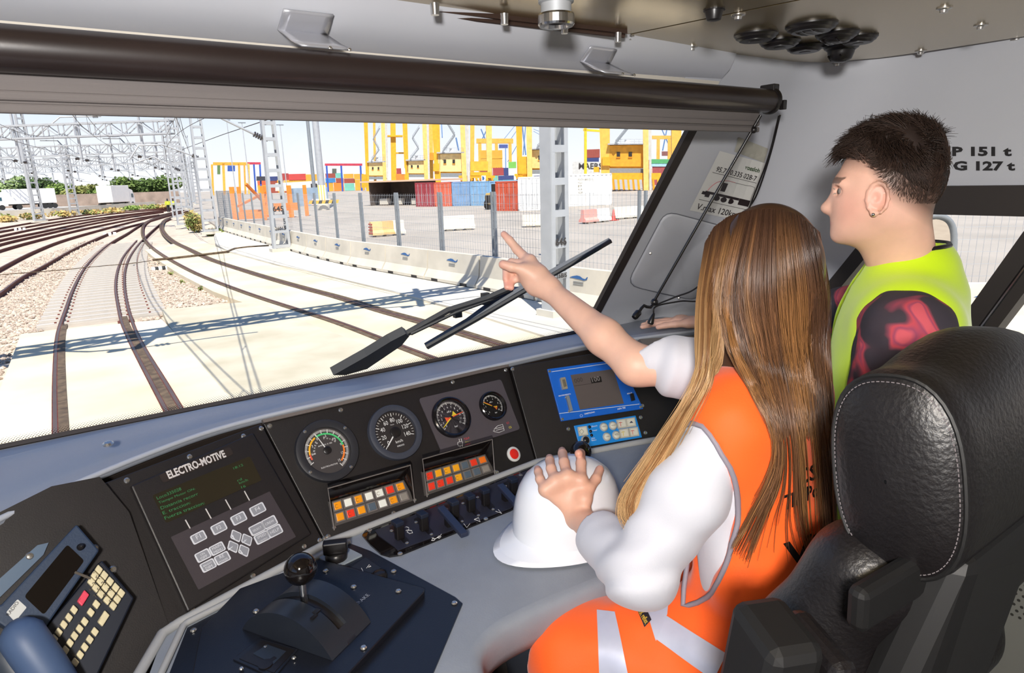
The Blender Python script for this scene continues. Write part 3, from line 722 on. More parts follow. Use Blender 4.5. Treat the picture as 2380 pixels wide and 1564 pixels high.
# open shelter
a = gnd(862, 478); b = gnd(968, 477); u = (b - a).normalized(); f = u.cross(Z1); f = f if f.dot(a) > 0 else -f
t = thing('open_shelter', 'open fronted dark shelter with a flat pale roof left of the containers', 'shelter', (a + b) / 2)
H = top_z(a, 862, 424) - GZ; Lw = (b - a).length
m_shed = mat('shed_dark', '#5d5048', .9, var=.3, vscale=1)
MB().boxf((a + b) / 2 + f * 2.2 + Z1 * (H + .08) + u * 1.5, u * (Lw / 2 + 2.6), f * 2.8, Z1 * .1).build('roof_plate', mat('shed_roof', '#d8b79a', .8), t)
MB().boxf((a + b) / 2 + f * 4.4 + Z1 * (H / 2), u * (Lw / 2), f * .08, Z1 * (H / 2)).build('back_wall', m_shed, t)
MB().prism([a + Z1 * 0, a + Z1 * H, a + f * 4.4 + Z1 * H, a + f * 4.4], u, -.1, .1).build('side_wall', m_shed, t)
MB().prism([b + Z1 * 0, b + Z1 * H, b + f * 4.4 + Z1 * H, b + f * 4.4], u, -.1, .1).build('side_wall', m_shed, t)
for k, (q, w) in enumerate(((.22, 1.4), (.55, 1.1), (.9, 1.1))):
    c = a + u * (Lw * q) + f * 1.0; tt = thing('stone_block', ['pale block inside the shelter', 'grey block in the middle of the shelter', 'pale block beside the dark red container'][k], 'block', c)
    MB().boxf(c + Z1 * .45, u * (w / 2), f * .4, Z1 * .45).build('block', m_conc3, tt, bevel=.08); MB().boxf(c + Z1 * .06, u * (w / 2 + .05), f * .44, Z1 * .06).build('skid', m_shed, tt)
# concrete blocks in the yard
def block_px(x0, y0, x1, y1, top, cols, label):
    a = gnd(x0, y0); b = gnd(x1, y1); u = (b - a).normalized(); f = u.cross(Z1); f = f if f.dot(a) > 0 else -f; H = top_z(a, x0, top) - GZ; Lw = (b - a).length
    t = thing('barrier_block', label, 'barrier', (a + b) / 2, group='loose barrier blocks in the yard'); n = len(cols)
    for k, c in enumerate(cols):
        q = a + u * (Lw * k / n); pr = [(0, .08), (0, .2), (.16, .42 * H), (.2, H), (.42, H), (.46, .42 * H), (.62, .2), (.62, .08)]
        MB().prism([q + f * x + Z1 * z for x, z in pr], u, 0, Lw / n).build('segment', mat('block_' + c.strip('#'), c, .85, var=.2, vscale=1.5), t)
    for k in (.12, .42, .72): MB().boxf(a + u * (Lw * (k + .08)) + f * .31 + Z1 * .05, u * (Lw * .09), f * .25, Z1 * .05).build('foot', m_conc3, t)
    return t, a, u, f, H, Lw
t, a, u, f, H, Lw = block_px(868, 551, 944, 545, 516, ['#efc98c', '#e9b878', '#ece3d0'], 'orange tinted barrier block with a red striped end')
m = MB()
for i in range(4): m.boxf(a - u * .01 + f * .3 + Z1 * (.2 + i * .16), u * .01, f * .25, Z1 * .04)
m.build('red_stripe', cmat('#c8503c'), t)
block_px(1031, 537, 1105, 533, 503, ['#f0e8d6', '#f0e8d6'], 'cream barrier block in the middle of the yard')
block_px(1215, 528, 1288, 526, 500, ['#efe4cc', '#efe4cc'], 'cream barrier block left of the wide mast')
block_px(1362, 520, 1422, 514, 488, ['#eba79c', '#f3f1ee'], 'pink and white barrier block right of the wide mast')
block_px(1432, 510, 1500, 505, 482, ['#efe6d2', '#efe6d2'], 'cream barrier block near the window pillar')
block_px(712, 478, 772, 477, 463, ['#f0c4bd', '#f4f2ee', '#f0e6da'], 'pale barrier blocks at the foot of the striped post')
# cone, wall strip near the pillar
b = gnd(1426, 512); t = thing('traffic_cone', 'small red traffic cone beside the pink and white block', 'cone', b)
MB().lathe(b, Z1, [(.22, 0), (.22, .04), (.14, .06), (.05, .7), (.03, .72)], 12).build('cone', cmat('#e25b50'), t, smooth=40); MB().boxf(b + Z1 * .02, V((.26, 0, 0)), V((0, .26, 0)), Z1 * .02).build('base', cmat('#e25b50'), t)
# yellow digger
b = gnd(1141, 487); u = (gnd(1160, 487) - b).normalized(); f = u.cross(Z1); f = f if f.dot(b) > 0 else -f
t = thing('wheel_loader', 'small yellow loader parked between light blue and orange containers', 'loader', b); m_dig = cmat('#d7b25a')
MB().prism([b + u * x + Z1 * z for x, z in ((-.7, .5), (.8, .5), (.8, 1.5), (.5, 1.7), (-.6, 1.6), (-.75, 1.2))], f, 0, 1.6).build('hood', m_dig, t, bevel=.06)
MB().prism([b + u * x + Z1 * z - f * .02 for x, z in ((-.6, .65), (.1, .65), (.1, 1.4), (-.6, 1.4))], -f, 0, .05).build('radiator_grille', m_dark, t)
MB().boxf(b + f * 1.6 + Z1 * 2.0, u * .6, f * .6, Z1 * .5).build('cab', m_dark, t, bevel=.05)
for q in (-.5, .6):
    for g in (.2, 2.0): MB().cyl(b + u * (q - .15) + f * g + Z1 * .5, b + u * (q + .15) + f * g + Z1 * .5, .5, n=16).build('wheel', m_black, t, smooth=40)
# notice board, blue box
b = gnd(1371, 490); u = (gnd(1390, 490) - b).normalized(); f = u.cross(Z1); f = f if f.dot(b) > 0 else -f
t = thing('notice_post', 'thin post with a pale notice board in front of the white cabin', 'sign', b)
MB().cyl(b, b + Z1 * 1.6, .03, n=6).build('post', m_galv, t); MB().boxf(b + Z1 * 2.0, u * .7, f * .02, Z1 * .5).build('board', m_white, t)
b = aD(1269, 492, 24); b.z = GZ + 1.0; t = thing('fence_box', 'small bright blue box hung on the mesh fence', 'box', b)
MB().boxf(b + Z1 * .2, V((.09, .04, 0)), V((-.03, .06, 0)), Z1 * .19).build('case', cmat('#2f78d0'), t, bevel=.02); MB().boxf(b + Z1 * .42, V((.10, .045, 0)), V((-.035, .07, 0)), Z1 * .02).build('lid', cmat('#2f78d0'), t)
# orange lifting frame
t = thing('lifting_frame', 'orange steel lifting frame standing behind the mast', 'frame', gnd(585, 513)); m_or = cmat('#f58a2c')
a = gnd(548, 514); b = gnd(617, 511); u = (b - a).normalized(); f = u.cross(Z1); f = f if f.dot(a) > 0 else -f; H = top_z(a, 548, 434) - GZ; Lw = (b - a).length
MB().boxf((a + b) / 2 + Z1 * .45, u * (Lw / 2), f * .2, Z1 * .3).build('base_beam', m_or, t); MB().boxf((a + b) / 2 + f * 6 + Z1 * .45, u * (Lw / 2), f * .2, Z1 * .3).build('base_beam', m_or, t)
for q, g, w in ((a, 0, .2), (b, 0, .16), (a, 6, .16), (b, 6, .2), (b + u * 2.2, 3, .22), (b + u * 3.6, 5, .18)):
    MB().boxf(q + f * g + Z1 * (H / 2), u * w, f * .16, Z1 * (H / 2)).build('upright', m_or, t)
MB().bar(a + u * 1.2 + Z1 * 3.2, b + Z1 * 1.3 + f * 3, .2, .2).build('brace', m_or, t); MB().bar(a + f * 3 + Z1 * 1.2, b + f * 6 + Z1 * 2.4, .2, .2).build('brace', m_or, t)
MB().boxf(b + f * 3 + u * 1.4 + Z1 * 1.0, u * 1.6, f * .15, Z1 * .35).build('cross_beam', m_or, t)
a = gnd(512, 512); b = gnd(545, 513); t = thing('mesh_screen', 'grey mesh screen closing the fence end left of the orange frame', 'fence', a)
H = top_z(a, 512, 443) - GZ; u = (b - a).normalized()
for q in (a, b): MB().cyl(q, q + Z1 * H, .06, n=8).build('post', m_galvd, t)
m = MB()
for i in range(26): q = a + (b - a) * (i / 25); m.bar(q, q + Z1 * H, .025, .012, u)
for i in range(14): z = H * (i + .5) / 14; m.bar(a + Z1 * z, b + Z1 * z, .012, .02)
m.build('mesh', m_galvd, t, kind='stuff')
b = gnd(681, 480); t = thing('shipping_container', 'blue grey container standing behind the orange frame', 'container', b, group='containers across the yard')
u = (gnd(700, 480) - b).normalized(); f = u.cross(Z1); f = f if f.dot(b) > 0 else -f
MB().boxf(b + f * 3 + Z1 * 1.3, u * .55, f * 3, Z1 * 1.3).build('shell', cmat('#9db1c4'), t); MB().boxf(b + Z1 * 1.3 - f * .03, u * .5, f * .03, Z1 * 1.2).build('door', cmat('#8497aa'), t)
# ---- background stacks
RB = MB(); RB.boxf(V((0, .5, .5)), V((.5, 0, 0)), V((0, .46, 0)), V((0, 0, .5)))
for i in range(9): RB.boxf(V((-.44 + .11 * i, .035, .5)), V((.03, 0, 0)), V((0, .03, 0)), V((0, 0, .46)))
RBM = {}
def far_box(x0, y0, x1, y1, dep, col, label):
    if col not in RBM: RBM[col] = RB.mesh('container_shell', cmat(col))
    c = aD((x0 + x1) / 2, 430, dep); f = V((c.x, c.y, 0)).normalized(); u = V((f.y, -f.x, 0)); Pn = Panel(c, f)
    p = Pn.at((x0 + x1) / 2, y1); w = (Pn.at(x1, y1) - Pn.at(x0, y1)).length; h = Pn.at(x0, y0).z - Pn.at(x0, y1).z
    z0 = p.z - .12; h += .12
    if y1 >= 436: h += z0 - GZ; z0 = GZ
    t = thing('shipping_container', label, 'container', (p.x, p.y, z0), group='stacked containers at the far side of the port')
    child('container_shell', RBM[col], t, fr_mat(V((p.x, p.y, z0)), u * w, f * 2.6, Z1 * h))
FB = [(599, 420, 627, 430, 'orange red'), (646, 403, 672, 418, 'dark red'), (672, 404, 712, 418, 'red'), (661, 418, 716, 426, 'amber'), (712, 405, 738, 425, 'amber'), (628, 410, 646, 420, 'navy'), (757, 403, 780, 413, 'brown'), (780, 402, 797, 413, 'teal'), (757, 414, 780, 424, 'blue'), (781, 414, 799, 424, 'brown'), (757, 424, 775, 437, 'amber'), (776, 424, 800, 437, 'orange'), (799, 404, 822, 414, 'amber'), (800, 415, 826, 425, 'brown'), (801, 426, 824, 437, 'teal'), (823, 404, 846, 416, 'amber'), (826, 417, 848, 437, 'amber'),
      (1117, 349, 1143, 368, 'amber'), (1143, 349, 1168, 368, 'amber'), (1117, 369, 1168, 390, 'amber'), (1182, 376, 1200, 390, 'green'), (1182, 391, 1200, 407, 'white'), (1146, 390, 1171, 407, 'dark red'), (1171, 390, 1182, 407, 'navy'), (1158, 408, 1195, 418, 'navy'), (922, 391, 933, 404, 'dark red'), (933, 391, 942, 404, 'white'), (1360, 347, 1394, 366, 'brown'), (1360, 367, 1392, 376, 'navy'), (1500, 372, 1514, 392, 'red'), (1500, 392, 1514, 437, 'amber'), (599, 430, 627, 437, 'amber'), (628, 420, 646, 437, 'brown'), (646, 418, 661, 437, 'amber'), (661, 426, 712, 437, 'brown'), (712, 425, 738, 437, 'red'), (1158, 418, 1195, 437, 'teal'), (922, 404, 942, 437, 'orange'), (1117, 390, 1146, 437, 'brown'), (1146, 407, 1158, 437, 'teal'), (1195, 407, 1203, 437, 'white')]
HX = {'orange red': '#d9683e', 'dark red': '#a94848', 'red': '#c94a45', 'amber': '#dda83f', 'navy': '#3c4a80', 'brown': '#a04f41', 'teal': '#7cc3b3', 'blue': '#3f86c4', 'orange': '#ee8a35', 'green': '#7fc25c', 'white': '#e6ece6'}
for i, (x0, y0, x1, y1, c) in enumerate(FB): far_box(x0, y0, x1, y1, 320 if x0 < 900 else 240, HX[c], '%s container stacked in the far port rows' % c)
def panel_at(px, dep):
    c = aD(px, 430, dep); f = V((c.x, c.y, 0)).normalized(); return Panel(c, f), f, V((f.y, -f.x, 0))
# ships' sides / big grey lettered wall
Pn, f, u = panel_at(1376, 230); t = thing('ship_hull', 'grey ship side with big dark letters seen between the cranes', 'ship', Pn.at(1376, 425))
MB().prism(Pn.poly([(1330, 376), (1400, 376), (1398, 425), (1332, 425)]), f, 0, 6).build('hull', cmat('#cfcfcc'), t)
m = MB(); text_on(m, 'MAERSK', Pn.at(1345, 393), Pn.at(1413, 393), -f, .1, bold=.02); m.build('hull_lettering', m_wire, t)
Pn, f, u = panel_at(1540, 200); t = thing('ship_hull', 'dark red ship hull with a green and white band near the window pillar', 'ship', Pn.at(1540, 425))
MB().prism(Pn.poly([(1516, 387), (1600, 386), (1600, 430), (1516, 430)]), f, 0, 6).build('hull', cmat('#a65152'), t)
MB().prism(Pn.poly([(1512, 370), (1600, 370), (1600, 380), (1512, 380)]), f, -.3, 6).build('green_band', cmat('#57a86b'), t)
MB().prism(Pn.poly([(1512, 380), (1600, 380), (1600, 387), (1512, 387)]), f, -.2, 6).build('pale_band', cmat('#a7d3e8'), t)
Pn, f, u = panel_at(700, 260); t = thing('white_wall', 'long sloping white wall in front of the far stacks', 'wall', Pn.at(700, 440))
MB().prism(Pn.poly([(640, 426), (742, 420), (742, 427), (700, 440), (640, 440)]), f, 0, .5).build('wall_run', m_white, t); MB().prism(Pn.poly([(640, 440), (700, 440), (742, 427), (742, 430), (700, 444), (640, 444)]), f, -.2, .6).build('plinth', m_conc3, t)
# reach stacker, lamp posts
b = gnd(731, 444, GZ); b = aD(731, 443, 190); b.z = GZ; u = V((b.y, -b.x, 0)).normalized()
t = thing('reach_stacker', 'small red yard truck beside the striped post', 'truck', b); MB().boxf(b + Z1 * 1.1, u * 1.3, V((0, 1, 0)), Z1 * .6).build('body', cmat('#d8434c'), t, bevel=.1)
MB().boxf(b + Z1 * 2.6, u * .7, V((0, .8, 0)), Z1 * .9).build('cab', m_dark, t, bevel=.1)
for q in (-1, 1): MB().cyl(b + u * (q * .9) + Z1 * .5 - V((0, 1.2, 0)), b + u * (q * .9) + Z1 * .5 - V((0, .8, 0)), .5, n=12).build('wheel', m_black, t)
b = aD(750, 462, 78); b.z = GZ; u = V((b.y, -b.x, 0)).normalized(); f = V((b.x, b.y, 0)).normalized()
t = thing('light_mast', 'tall pale lighting mast with a yellow striped base guard', 'pole', b)
MB().cyl(b, b + Z1 * 30, .42, .3, 14).build('shaft', m_galv, t, smooth=40)
MB().lathe(b, Z1, [(.75, 0), (.75, .5), (.6, 1.0), (.45, 1.1)], 14).build('footing', m_conc3, t, smooth=40)
for i in range(6): MB().boxf(b - f * .45 + u * (-.37 + .15 * i) + Z1 * 2.0, u * .075, f * .03, Z1 * .9).build('guard_stripe', cmat('#f2cf6a') if i % 2 == 0 else m_white, t)
for i in range(9): MB().prism([b - f * 1.1 + u * (-1.7 + .38 * i + o) + Z1 * z for o, z in ((0, .75), (.38, .75), (.55, 1.15), (.17, 1.15))], -f, 0, .05).build('hazard_board', cmat('#f2b92c') if i % 2 == 0 else m_black, t)
b = aD(731, 445, 120); b.z = GZ; t = thing('lamp_post', 'thin grey lamp post left of the lighting mast', 'pole', b); MB().cyl(b, b + Z1 * 30, .34, .24, 10).build('shaft', m_galvd, t); MB().lathe(b, Z1, [(.6, 0), (.6, .3), (.36, .5)], 10).build('base_collar', m_galvd, t)
for i, x in enumerate((547, 581, 667)):
    b = aD(x, 440, 210); b.z = GZ; t = thing('lamp_post', ['hair thin lamp post left of the far gantries', 'hair thin lamp post over the far gantries', 'hair thin lamp post right of the mast'][i], 'pole', b); MB().cyl(b, b + Z1 * (24 - i), .16, .12, 8).build('shaft', m_galv, t); MB().boxf(b + Z1 * (24 - i), V((1.1, 0, 0)), V((0, .2, 0)), Z1 * .15).build('lamp_head', m_galvd, t)
# ---- far rubber tyred gantries
def gantry(dep, beams, legs, label, extra=()):
    px = legs[0][0]; Pn, f, u = panel_at(px, dep); t = thing('yard_gantry', label, 'crane', Pn.at(px, 436))
    for x0, y0, x1, y1, c in beams: MB().prism(Pn.poly([(x0, y0), (x1, y0), (x1, y1), (x0, y1)]), f, 0, 2).build('top_beam', cmat(c), t)
    for x, w, y0, y1, c in legs: MB().prism(Pn.poly([(x, y0), (x + w, y0)]) + [V((q.x, q.y, GZ)) for q in Pn.poly([(x + w, y1), (x, y1)])], f, 0, 1.2).build('leg', cmat(c), t)
    for x0, y0, x1, y1, c in extra: MB().prism(Pn.poly([(x0, y0), (x1, y0), (x1, y1), (x0, y1)]), f, -1, 1.5).build('trolley', cmat(c), t)
gantry(290, [(495, 377, 575, 384, '#f0a63a')], [(490, 5, 382, 430, '#f0a63a'), (516, 6, 380, 430, '#efae45'), (553, 5, 380, 430, '#f0a63a'), (575, 5, 380, 432, '#f2b65c'), (566, 4, 384, 430, '#e9a13a')], 'amber yard gantry far left of the mast', [(529, 385, 546, 398, '#3556a5'), (505, 384, 512, 405, '#5d7a4a'), (532, 404, 540, 416, '#f4f2ee')])
gantry(300, [(570, 377, 606, 382, '#c23a50')], [(588, 4, 382, 412, '#2f57b5'), (602, 4, 382, 420, '#2f57b5')], 'red topped yard gantry with blue legs', [(596, 410, 622, 420, '#3b3a44')])
gantry(300, [(755, 380, 842, 385, '#c23a50')], [(757, 4, 385, 402, '#2f57b5'), (791, 4, 385, 406, '#2f57b5'), (836, 4, 385, 406, '#2f57b5')], 'red topped yard gantry right of the lighting mast', [(772, 392, 782, 403, '#5b5f55')])
gantry(280, [(1107, 322, 1193, 333, '#efb04b')], [(1111, 8, 332, 376, '#efb04b'), (1150, 7, 332, 350, '#efb04b'), (1182, 7, 332, 376, '#efb04b')], 'amber yard gantry over the amber stack', [(1160, 336, 1180, 344, '#4a5a9a')])
gantry(260, [(1515, 315, 1560, 323, '#f0b24d')], [(1526, 8, 322, 368, '#f0b24d'), (1552, 8, 322, 368, '#f0b24d')], 'amber yard gantry beside the window pillar', [(1538, 352, 1552, 362, '#8a5a56')])
t = thing('boom_stays', 'blue lattice boom with stay cables behind the yellow cranes', 'crane', aD(1190, 430, 330))
for a, b, w in (((1118, 300), (1128, 325), 2), ((1120, 325), (1140, 284), 2), ((1170, 325), (1200, 288), 1), ((1186, 325), (1202, 302), 1), ((1213, 285), (1222, 360), 2.4), ((1222, 285), (1216, 360), 1.6), ((1175, 345), (1176, 438), 2.2), ((1180, 376), (1206, 330), 1.2), ((1538, 300), (1560, 350), 2), ((1552, 290), (1540, 350), 2), ((1060, 320), (1066, 350), 2.5), ((1026, 285), (1028, 320), 2.5), ((1240, 300), (1290, 320), 1), ((1240, 305), (1290, 332), 1)):
    MB().bar(aD(*a, 330), aD(*b, 330), w * .22, w * .22).build('stay', cmat('#5c7fae'), t)
# ---- big yellow portal cranes
def pcrane(dep, house, legs, colh, label, boxes=(), bog=None, stair=True):
    x0, y0, x1, y1 = house; Pn, f, u = panel_at((x0 + x1) / 2, dep); c = Pn.at((x0 + x1) / 2, 440); c.z = GZ
    t = thing('portal_crane', label, 'crane', c, group='yellow portal cranes')
    q = lambda *a: Pn.poly(a)
    h = MB().prism(q((x0, y0), (x1, y0 - 1), (x1, y1), (x0, y1)), f, 0, 4.5).build('machine_house', cmat(colh), t)
    w = x1 - x0; hh = y1 - y0
    for k in (.27, .62):
        cx = x0 + w * k; cy = y0 + hh * .42; MB().prism(q((cx - w * .05, cy - hh * .11), (cx + w * .05, cy - hh * .11), (cx + w * .05, cy + hh * .11), (cx - w * .05, cy + hh * .11)), f, -.1, 0).build('window', m_dark, h)
        MB().prism(q((cx - w * .06, cy + hh * .12), (cx + w * .06, cy + hh * .12), (cx + w * .06, cy + hh * .16), (cx - w * .06, cy + hh * .16)), f, -.2, 0).build('window_sill', m_amber, h)
    MB().prism(q((x0 - 3, y0 - 4), (x1 + 2, y0 - 5), (x1 + 2, y0 - 2), (x0 - 3, y0 - 1)), f, -1, 5).build('platform', m_galv, t)
    m = MB()
    for k in range(7): X = x0 + w * (.2 + .8 * k / 6); m.prism(q((X, y0 - 14), (X + .6, y0 - 14), (X + .6, y0 - 4), (X, y0 - 4)), f, -1, -.9)
    for yy in (-14, -9): m.prism(q((x0 + w * .2, y0 + yy), (x1, y0 + yy), (x1, y0 + yy + .7), (x0 + w * .2, y0 + yy + .7)), f, -1, -.9)
    m.build('handrail', m_galv, t)
    MB().prism(q((x0 + w * .45, y0 - 13), (x0 + w * .62, y0 - 13), (x0 + w * .62, y0 - 4), (x0 + w * .45, y0 - 4)), f, 0, 1.5).build('roof_unit', m_white, t)
    MB().prism(q((x0, y1), (x1, y1), (x1, y1 + hh * .08), (x0, y1 + hh * .08)), f, .4, 4).build('under_beam', m_yel, t)
    MB().prism(q((x0 - 1, y1 + hh * .1), (x1 + 4, y1 + hh * .1), (x1 + 6, y1 + hh * .3), (x0 - 1, y1 + hh * .3)), f, .2, 4).build('sill_beam', m_galvd, t)
    for xt0, xt1, xb0, xb1, c_, of in legs:
        MB().prism(q((xt0 * 2 - xb0, 140), (xt1 * 2 - xb1, 140)) + [V((k_.x, k_.y, GZ)) for k_ in q((xb1, 425), (xb0, 425))], f, of, of + (xb1 - xb0) * dep / 1500).build('leg', cmat(c_), t)
    if stair:
        m = MB(); pts = [(x0 + w * .18, y0 - 5), (x0 + w * .66, y0 - hh * 1.05), (x0 + w * .30, y0 - hh * 1.9), (x0 + w * .7, y0 - hh * 2.8)]
        for (ax, ay), (bx, by) in zip(pts[:-1], pts[1:]):
            for o in (0, 1.2): m.bar(Pn.at(ax, ay, .8 + o * .4), Pn.at(bx, by, .8 + o * .4), .18, .45)
            m.bar(Pn.at(ax, ay - 6, .8), Pn.at(bx, by - 6, .8), .08, .1)
            for k in range(9): z = (k + .5) / 9; m.bar(Pn.at(ax + (bx - ax) * z, ay + (by - ay) * z, .8), Pn.at(ax + (bx - ax) * z, ay + (by - ay) * z - 6, .8), .06, .06, u)
        m.build('staircase', m_galvd, t)
    for bx0, by0, bx1, by1, c_ in boxes: MB().prism(q((bx0, by0), (bx1, by0), (bx1, by1), (bx0, by1)), f, -.5, 3).build('drive_box', cmat(c_), t)
    if bog:
        bx0, bx1, by0, by1 = bog; n = max(2, int((bx1 - bx0) / 11)); m = MB()
        MB().prism(q((bx0, by0), (bx1, by0), (bx1, by0 + (by1 - by0) * .35), (bx0, by0 + (by1 - by0) * .35)), f, -.5, 1.5).build('bogie_beam', m_yel, t)
        for k in range(n):
            X = bx0 + (bx1 - bx0) * (k + .5) / n; s = (bx1 - bx0) / n
            MB().prism(q((X - s * .3, by0 + (by1 - by0) * .3), (X + s * .1, by0 + (by1 - by0) * .3), (X + s * .4, by1), (X - s * .05, by1)), f, -.6, 1.2).build('bogie', m_yel if k % 2 else m_amber, t)
            ctr = Pn.at(X + s * .2, by1 - 1.5); MB().cyl(ctr - f * .8, ctr + f * .8, .35, n=10).build('wheel', m_black, t)
    Ztop = V((0, 0, 24)); MB().prism(q((x0 - 30, 120), (x1 + 30, 120), (x1 + 30, 145), (x0 - 30, 145)), f, 0, 3).build('portal_beam', m_yel, t)
Y_, C_, P_ = '#f1ad27', '#f7c873', '#f3bb52'
pcrane(276, (856, 379, 894, 408), [(845, 854, 850, 857, Y_, 0), (885, 894, 890, 898, C_, -1), (895, 899, 899, 902, '#c9c6bf', -1), (907, 919, 909, 921, '#f5b32c', 1), (866, 872, 868, 874, P_, 5)], '#f8d795', 'farthest yellow portal crane with a small cream machine house', [(840, 405, 852, 436, '#eba521'), (922, 400, 942, 410, Y_), (900, 314, 936, 318, Y_), (920, 354, 940, 357, Y_)])
pcrane(256, (946, 375, 987, 403), [(935, 946, 941, 950, Y_, 0), (981, 991, 986, 995, C_, -1), (992, 996, 996, 999, '#c9c6bf', -1), (997, 1006, 999, 1007, P_, 4)], '#f8d795', 'second farthest portal crane with a cream machine house', [(998, 355, 1011, 372, '#d99324'), (940, 402, 950, 420, Y_)])
pcrane(178, (1018, 358, 1077, 399), [(1004, 1021, 1011, 1024, Y_, 0), (1069, 1080, 1074, 1085, C_, -1), (1081, 1088, 1086, 1092, '#c9c6bf', -1), (1094, 1104, 1093, 1102, P_, 5), (1130, 1144, 1133, 1144, C_, 2)], '#f9d998', 'middle portal crane with a wide cream machine house above the dark red container', [(1007, 380, 1021, 398, Y_), (1093, 375, 1134, 397, '#f3b63a'), (1093, 400, 1140, 410, Y_)], (1066, 1150, 408, 424))
pcrane(146, (1234, 349, 1312, 391), [(1199, 1213, 1203, 1212, Y_, 0), (1223, 1236, 1226, 1237, C_, -1), (1306, 1318, 1308, 1320, C_, -1)], '#f6ce84', 'portal crane with a cream machine house partly behind the wide mast', [(1204, 364, 1224, 392, Y_), (1204, 392, 1228, 412, Y_)], (1196, 1232, 404, 420))
pcrane(131, (1416, 338, 1495, 387), [(1393, 1417, 1399, 1417, P_, 0), (1494, 1507, 1496, 1508, C_, -1), (1508, 1514, 1509, 1514, '#c9c6bf', -1), (1566, 1590, 1566, 1588, P_, 6)], '#eda52c', 'nearest portal crane with an amber machine house beside the window pillar', [(1400, 365, 1418, 385, Y_), (1380, 388, 1392, 400, Y_)], (1420, 1536, 402, 446))
t = thing('boom_hoist', 'thin yellow ladder boom standing behind the wide mast', 'crane', aD(1362, 430, 200))
MB().prism(panel_at(1362, 200)[0].poly([(1358, 270), (1364, 270), (1364, 450), (1358, 450)]), V((.6, .8, 0)), 0, 1).build('boom_leg', cmat('#f5c92f'), t); MB().prism(panel_at(1362, 200)[0].poly([(1356, 299), (1412, 303), (1412, 308), (1356, 304)]), V((.6, .8, 0)), 0, 1).build('boom_beam', cmat('#f5c92f'), t)
MB().boxf(aD(970, 428, 140), V((1.6, 0, 0)), V((0, .1, 0)), V((0, 0, .6))).build('long_sign', cmat('#f0b39e'), None, label='pale pink flat board lying on the orange red container roof', cat='board')
b = aD(1124, 421, 130); t = thing('round_sign', 'white square sign with a blue half disc above the blue containers', 'sign', b)
Pn, f, u = panel_at(1124, 130); MB().prism(Pn.poly([(1119, 408), (1129, 408), (1129, 421), (1119, 421)]), f, 0, .1).build('board', m_white, t)
MB().prism([Pn.at(1121, 414.5) + u * (.42 * math.sin(math.radians(a))) + Z1 * (.42 * math.cos(math.radians(a))) for a in range(0, 181, 20)], f, -.03, 0).build('blue_half_disc', cmat('#2a62a8'), t)
MB().cyl(Pn.at(1124, 421) + f * .05, V((b.x, b.y, GZ)), .06, n=6).build('post', m_galvd, t)
# ================================================================ CAB SHELL
m_wall = mat('cab_grp_grey', '#c3c5cb', 0.5, var=0.05, vscale=3, coat=0.1)
m_sill = mat('cab_sill_blue_grey', '#979ca6', 0.5, var=0.06, vscale=5, bump=0.03, bscale=150)
m_desk = mat('desk_grey', '#8d939c', 0.55, var=0.10, vscale=14, bump=0.08, bscale=260)
m_steel = mat('ceiling_steel', '#baa883', 0.2, metal=0.75, var=0.06, vscale=2)
m_hinge = mat('hinge_brown', '#4b3a32', 0.4, metal=0.5)
m_chrome = mat('chrome', '#cfcfcf', 0.22, metal=1.0)
m_screw = mat('screw_steel', '#c9c6c0', 0.25, metal=0.9)
m_seal = mat('rubber_seal', '#2a2320', 0.6)
m_blind = mat('blind_tube', '#2b2220', 0.35, var=0.2, vscale=6, coat=0.15)
m_sheet = mat('blind_cloth', '#6d6765', 0.8, var=0.15, vscale=9, stretch=(0.2, 1, 6), bump=0.1, bscale=300)
m_blk = mat('panel_black', '#1c1716', 0.5, var=0.15, vscale=30, bump=0.06, bscale=500)
m_blk2 = mat('plate_black_blue', '#191b22', 0.33, var=0.1, vscale=20, bump=0.05, bscale=400)
m_gloss = mat('gloss_black', '#14100f', 0.08, coat=0.3)
m_floor = mat('cab_floor', '#35322f', 0.8, var=0.2, vscale=8)
m_lamp_k = mat('plastic_black', '#1a1717', 0.35)
def Yg(z): return 1.709 - 0.68 * (z + 0.525)
ZC = 0.30; FL_Z = -1.66; XR = 2.0; XL = -1.0
def pil_row(z):
    y0 = Yg(z) if z > -0.525 else 1.709
    P = [V((x, y0, z)) for x in (1.485, 1.56, 1.64, 1.72, 1.80)]
    for i in range(1, 9): a = PI / 2 * i / 8; P.append(V((1.80 + 0.20 * math.sin(a), y0 - 0.30 * (1 - math.cos(a)), z)))
    P += [V((XR, y0 - 0.36, z)), V((XR, y0 - 0.43, z)), V((XR, y0 - 0.50, z))]
    return P
zs = [FL_Z, -1.1, -0.8, -0.6, -0.525, -0.45, -0.36, -0.27, -0.18, -0.09, 0, 0.09, 0.18, 0.25, 0.30]
mb = MB(); mb.grid([pil_row(z) for z in zs] + [[p + V((0, 0, .06)) for p in pil_row(.30)]])
mb.grid([[V((x, Yg(z) - .004, z)) for x in (1.36, 1.43, 1.5)] for z in (.205, .26, .34)])
pillar = mb.build('wall_front', m_wall, smooth=40, kind='structure', label='grey moulded pillar wall right of the windscreen')
PB = BVHTree.FromPolygons([V(v) for v in mb.v], mb.f)
def drape(bv, px, py, h=0.0):
    d = ray(px, py); hit, n, i, L = bv.ray_cast(V((0, 0, 0)), d.normalized(), 6.0)
    if hit is None: return None
    if n.dot(d) > 0: n = -n
    return hit + n * h
def bil(q, s, t):   # pixel bilinear: q = TL, TR, BR, BL
    a = (q[0][0] * (1 - s) + q[1][0] * s, q[0][1] * (1 - s) + q[1][1] * s); b = (q[3][0] * (1 - s) + q[2][0] * s, q[3][1] * (1 - s) + q[2][1] * s)
    return a[0] * (1 - t) + b[0] * t, a[1] * (1 - t) + b[1] * t
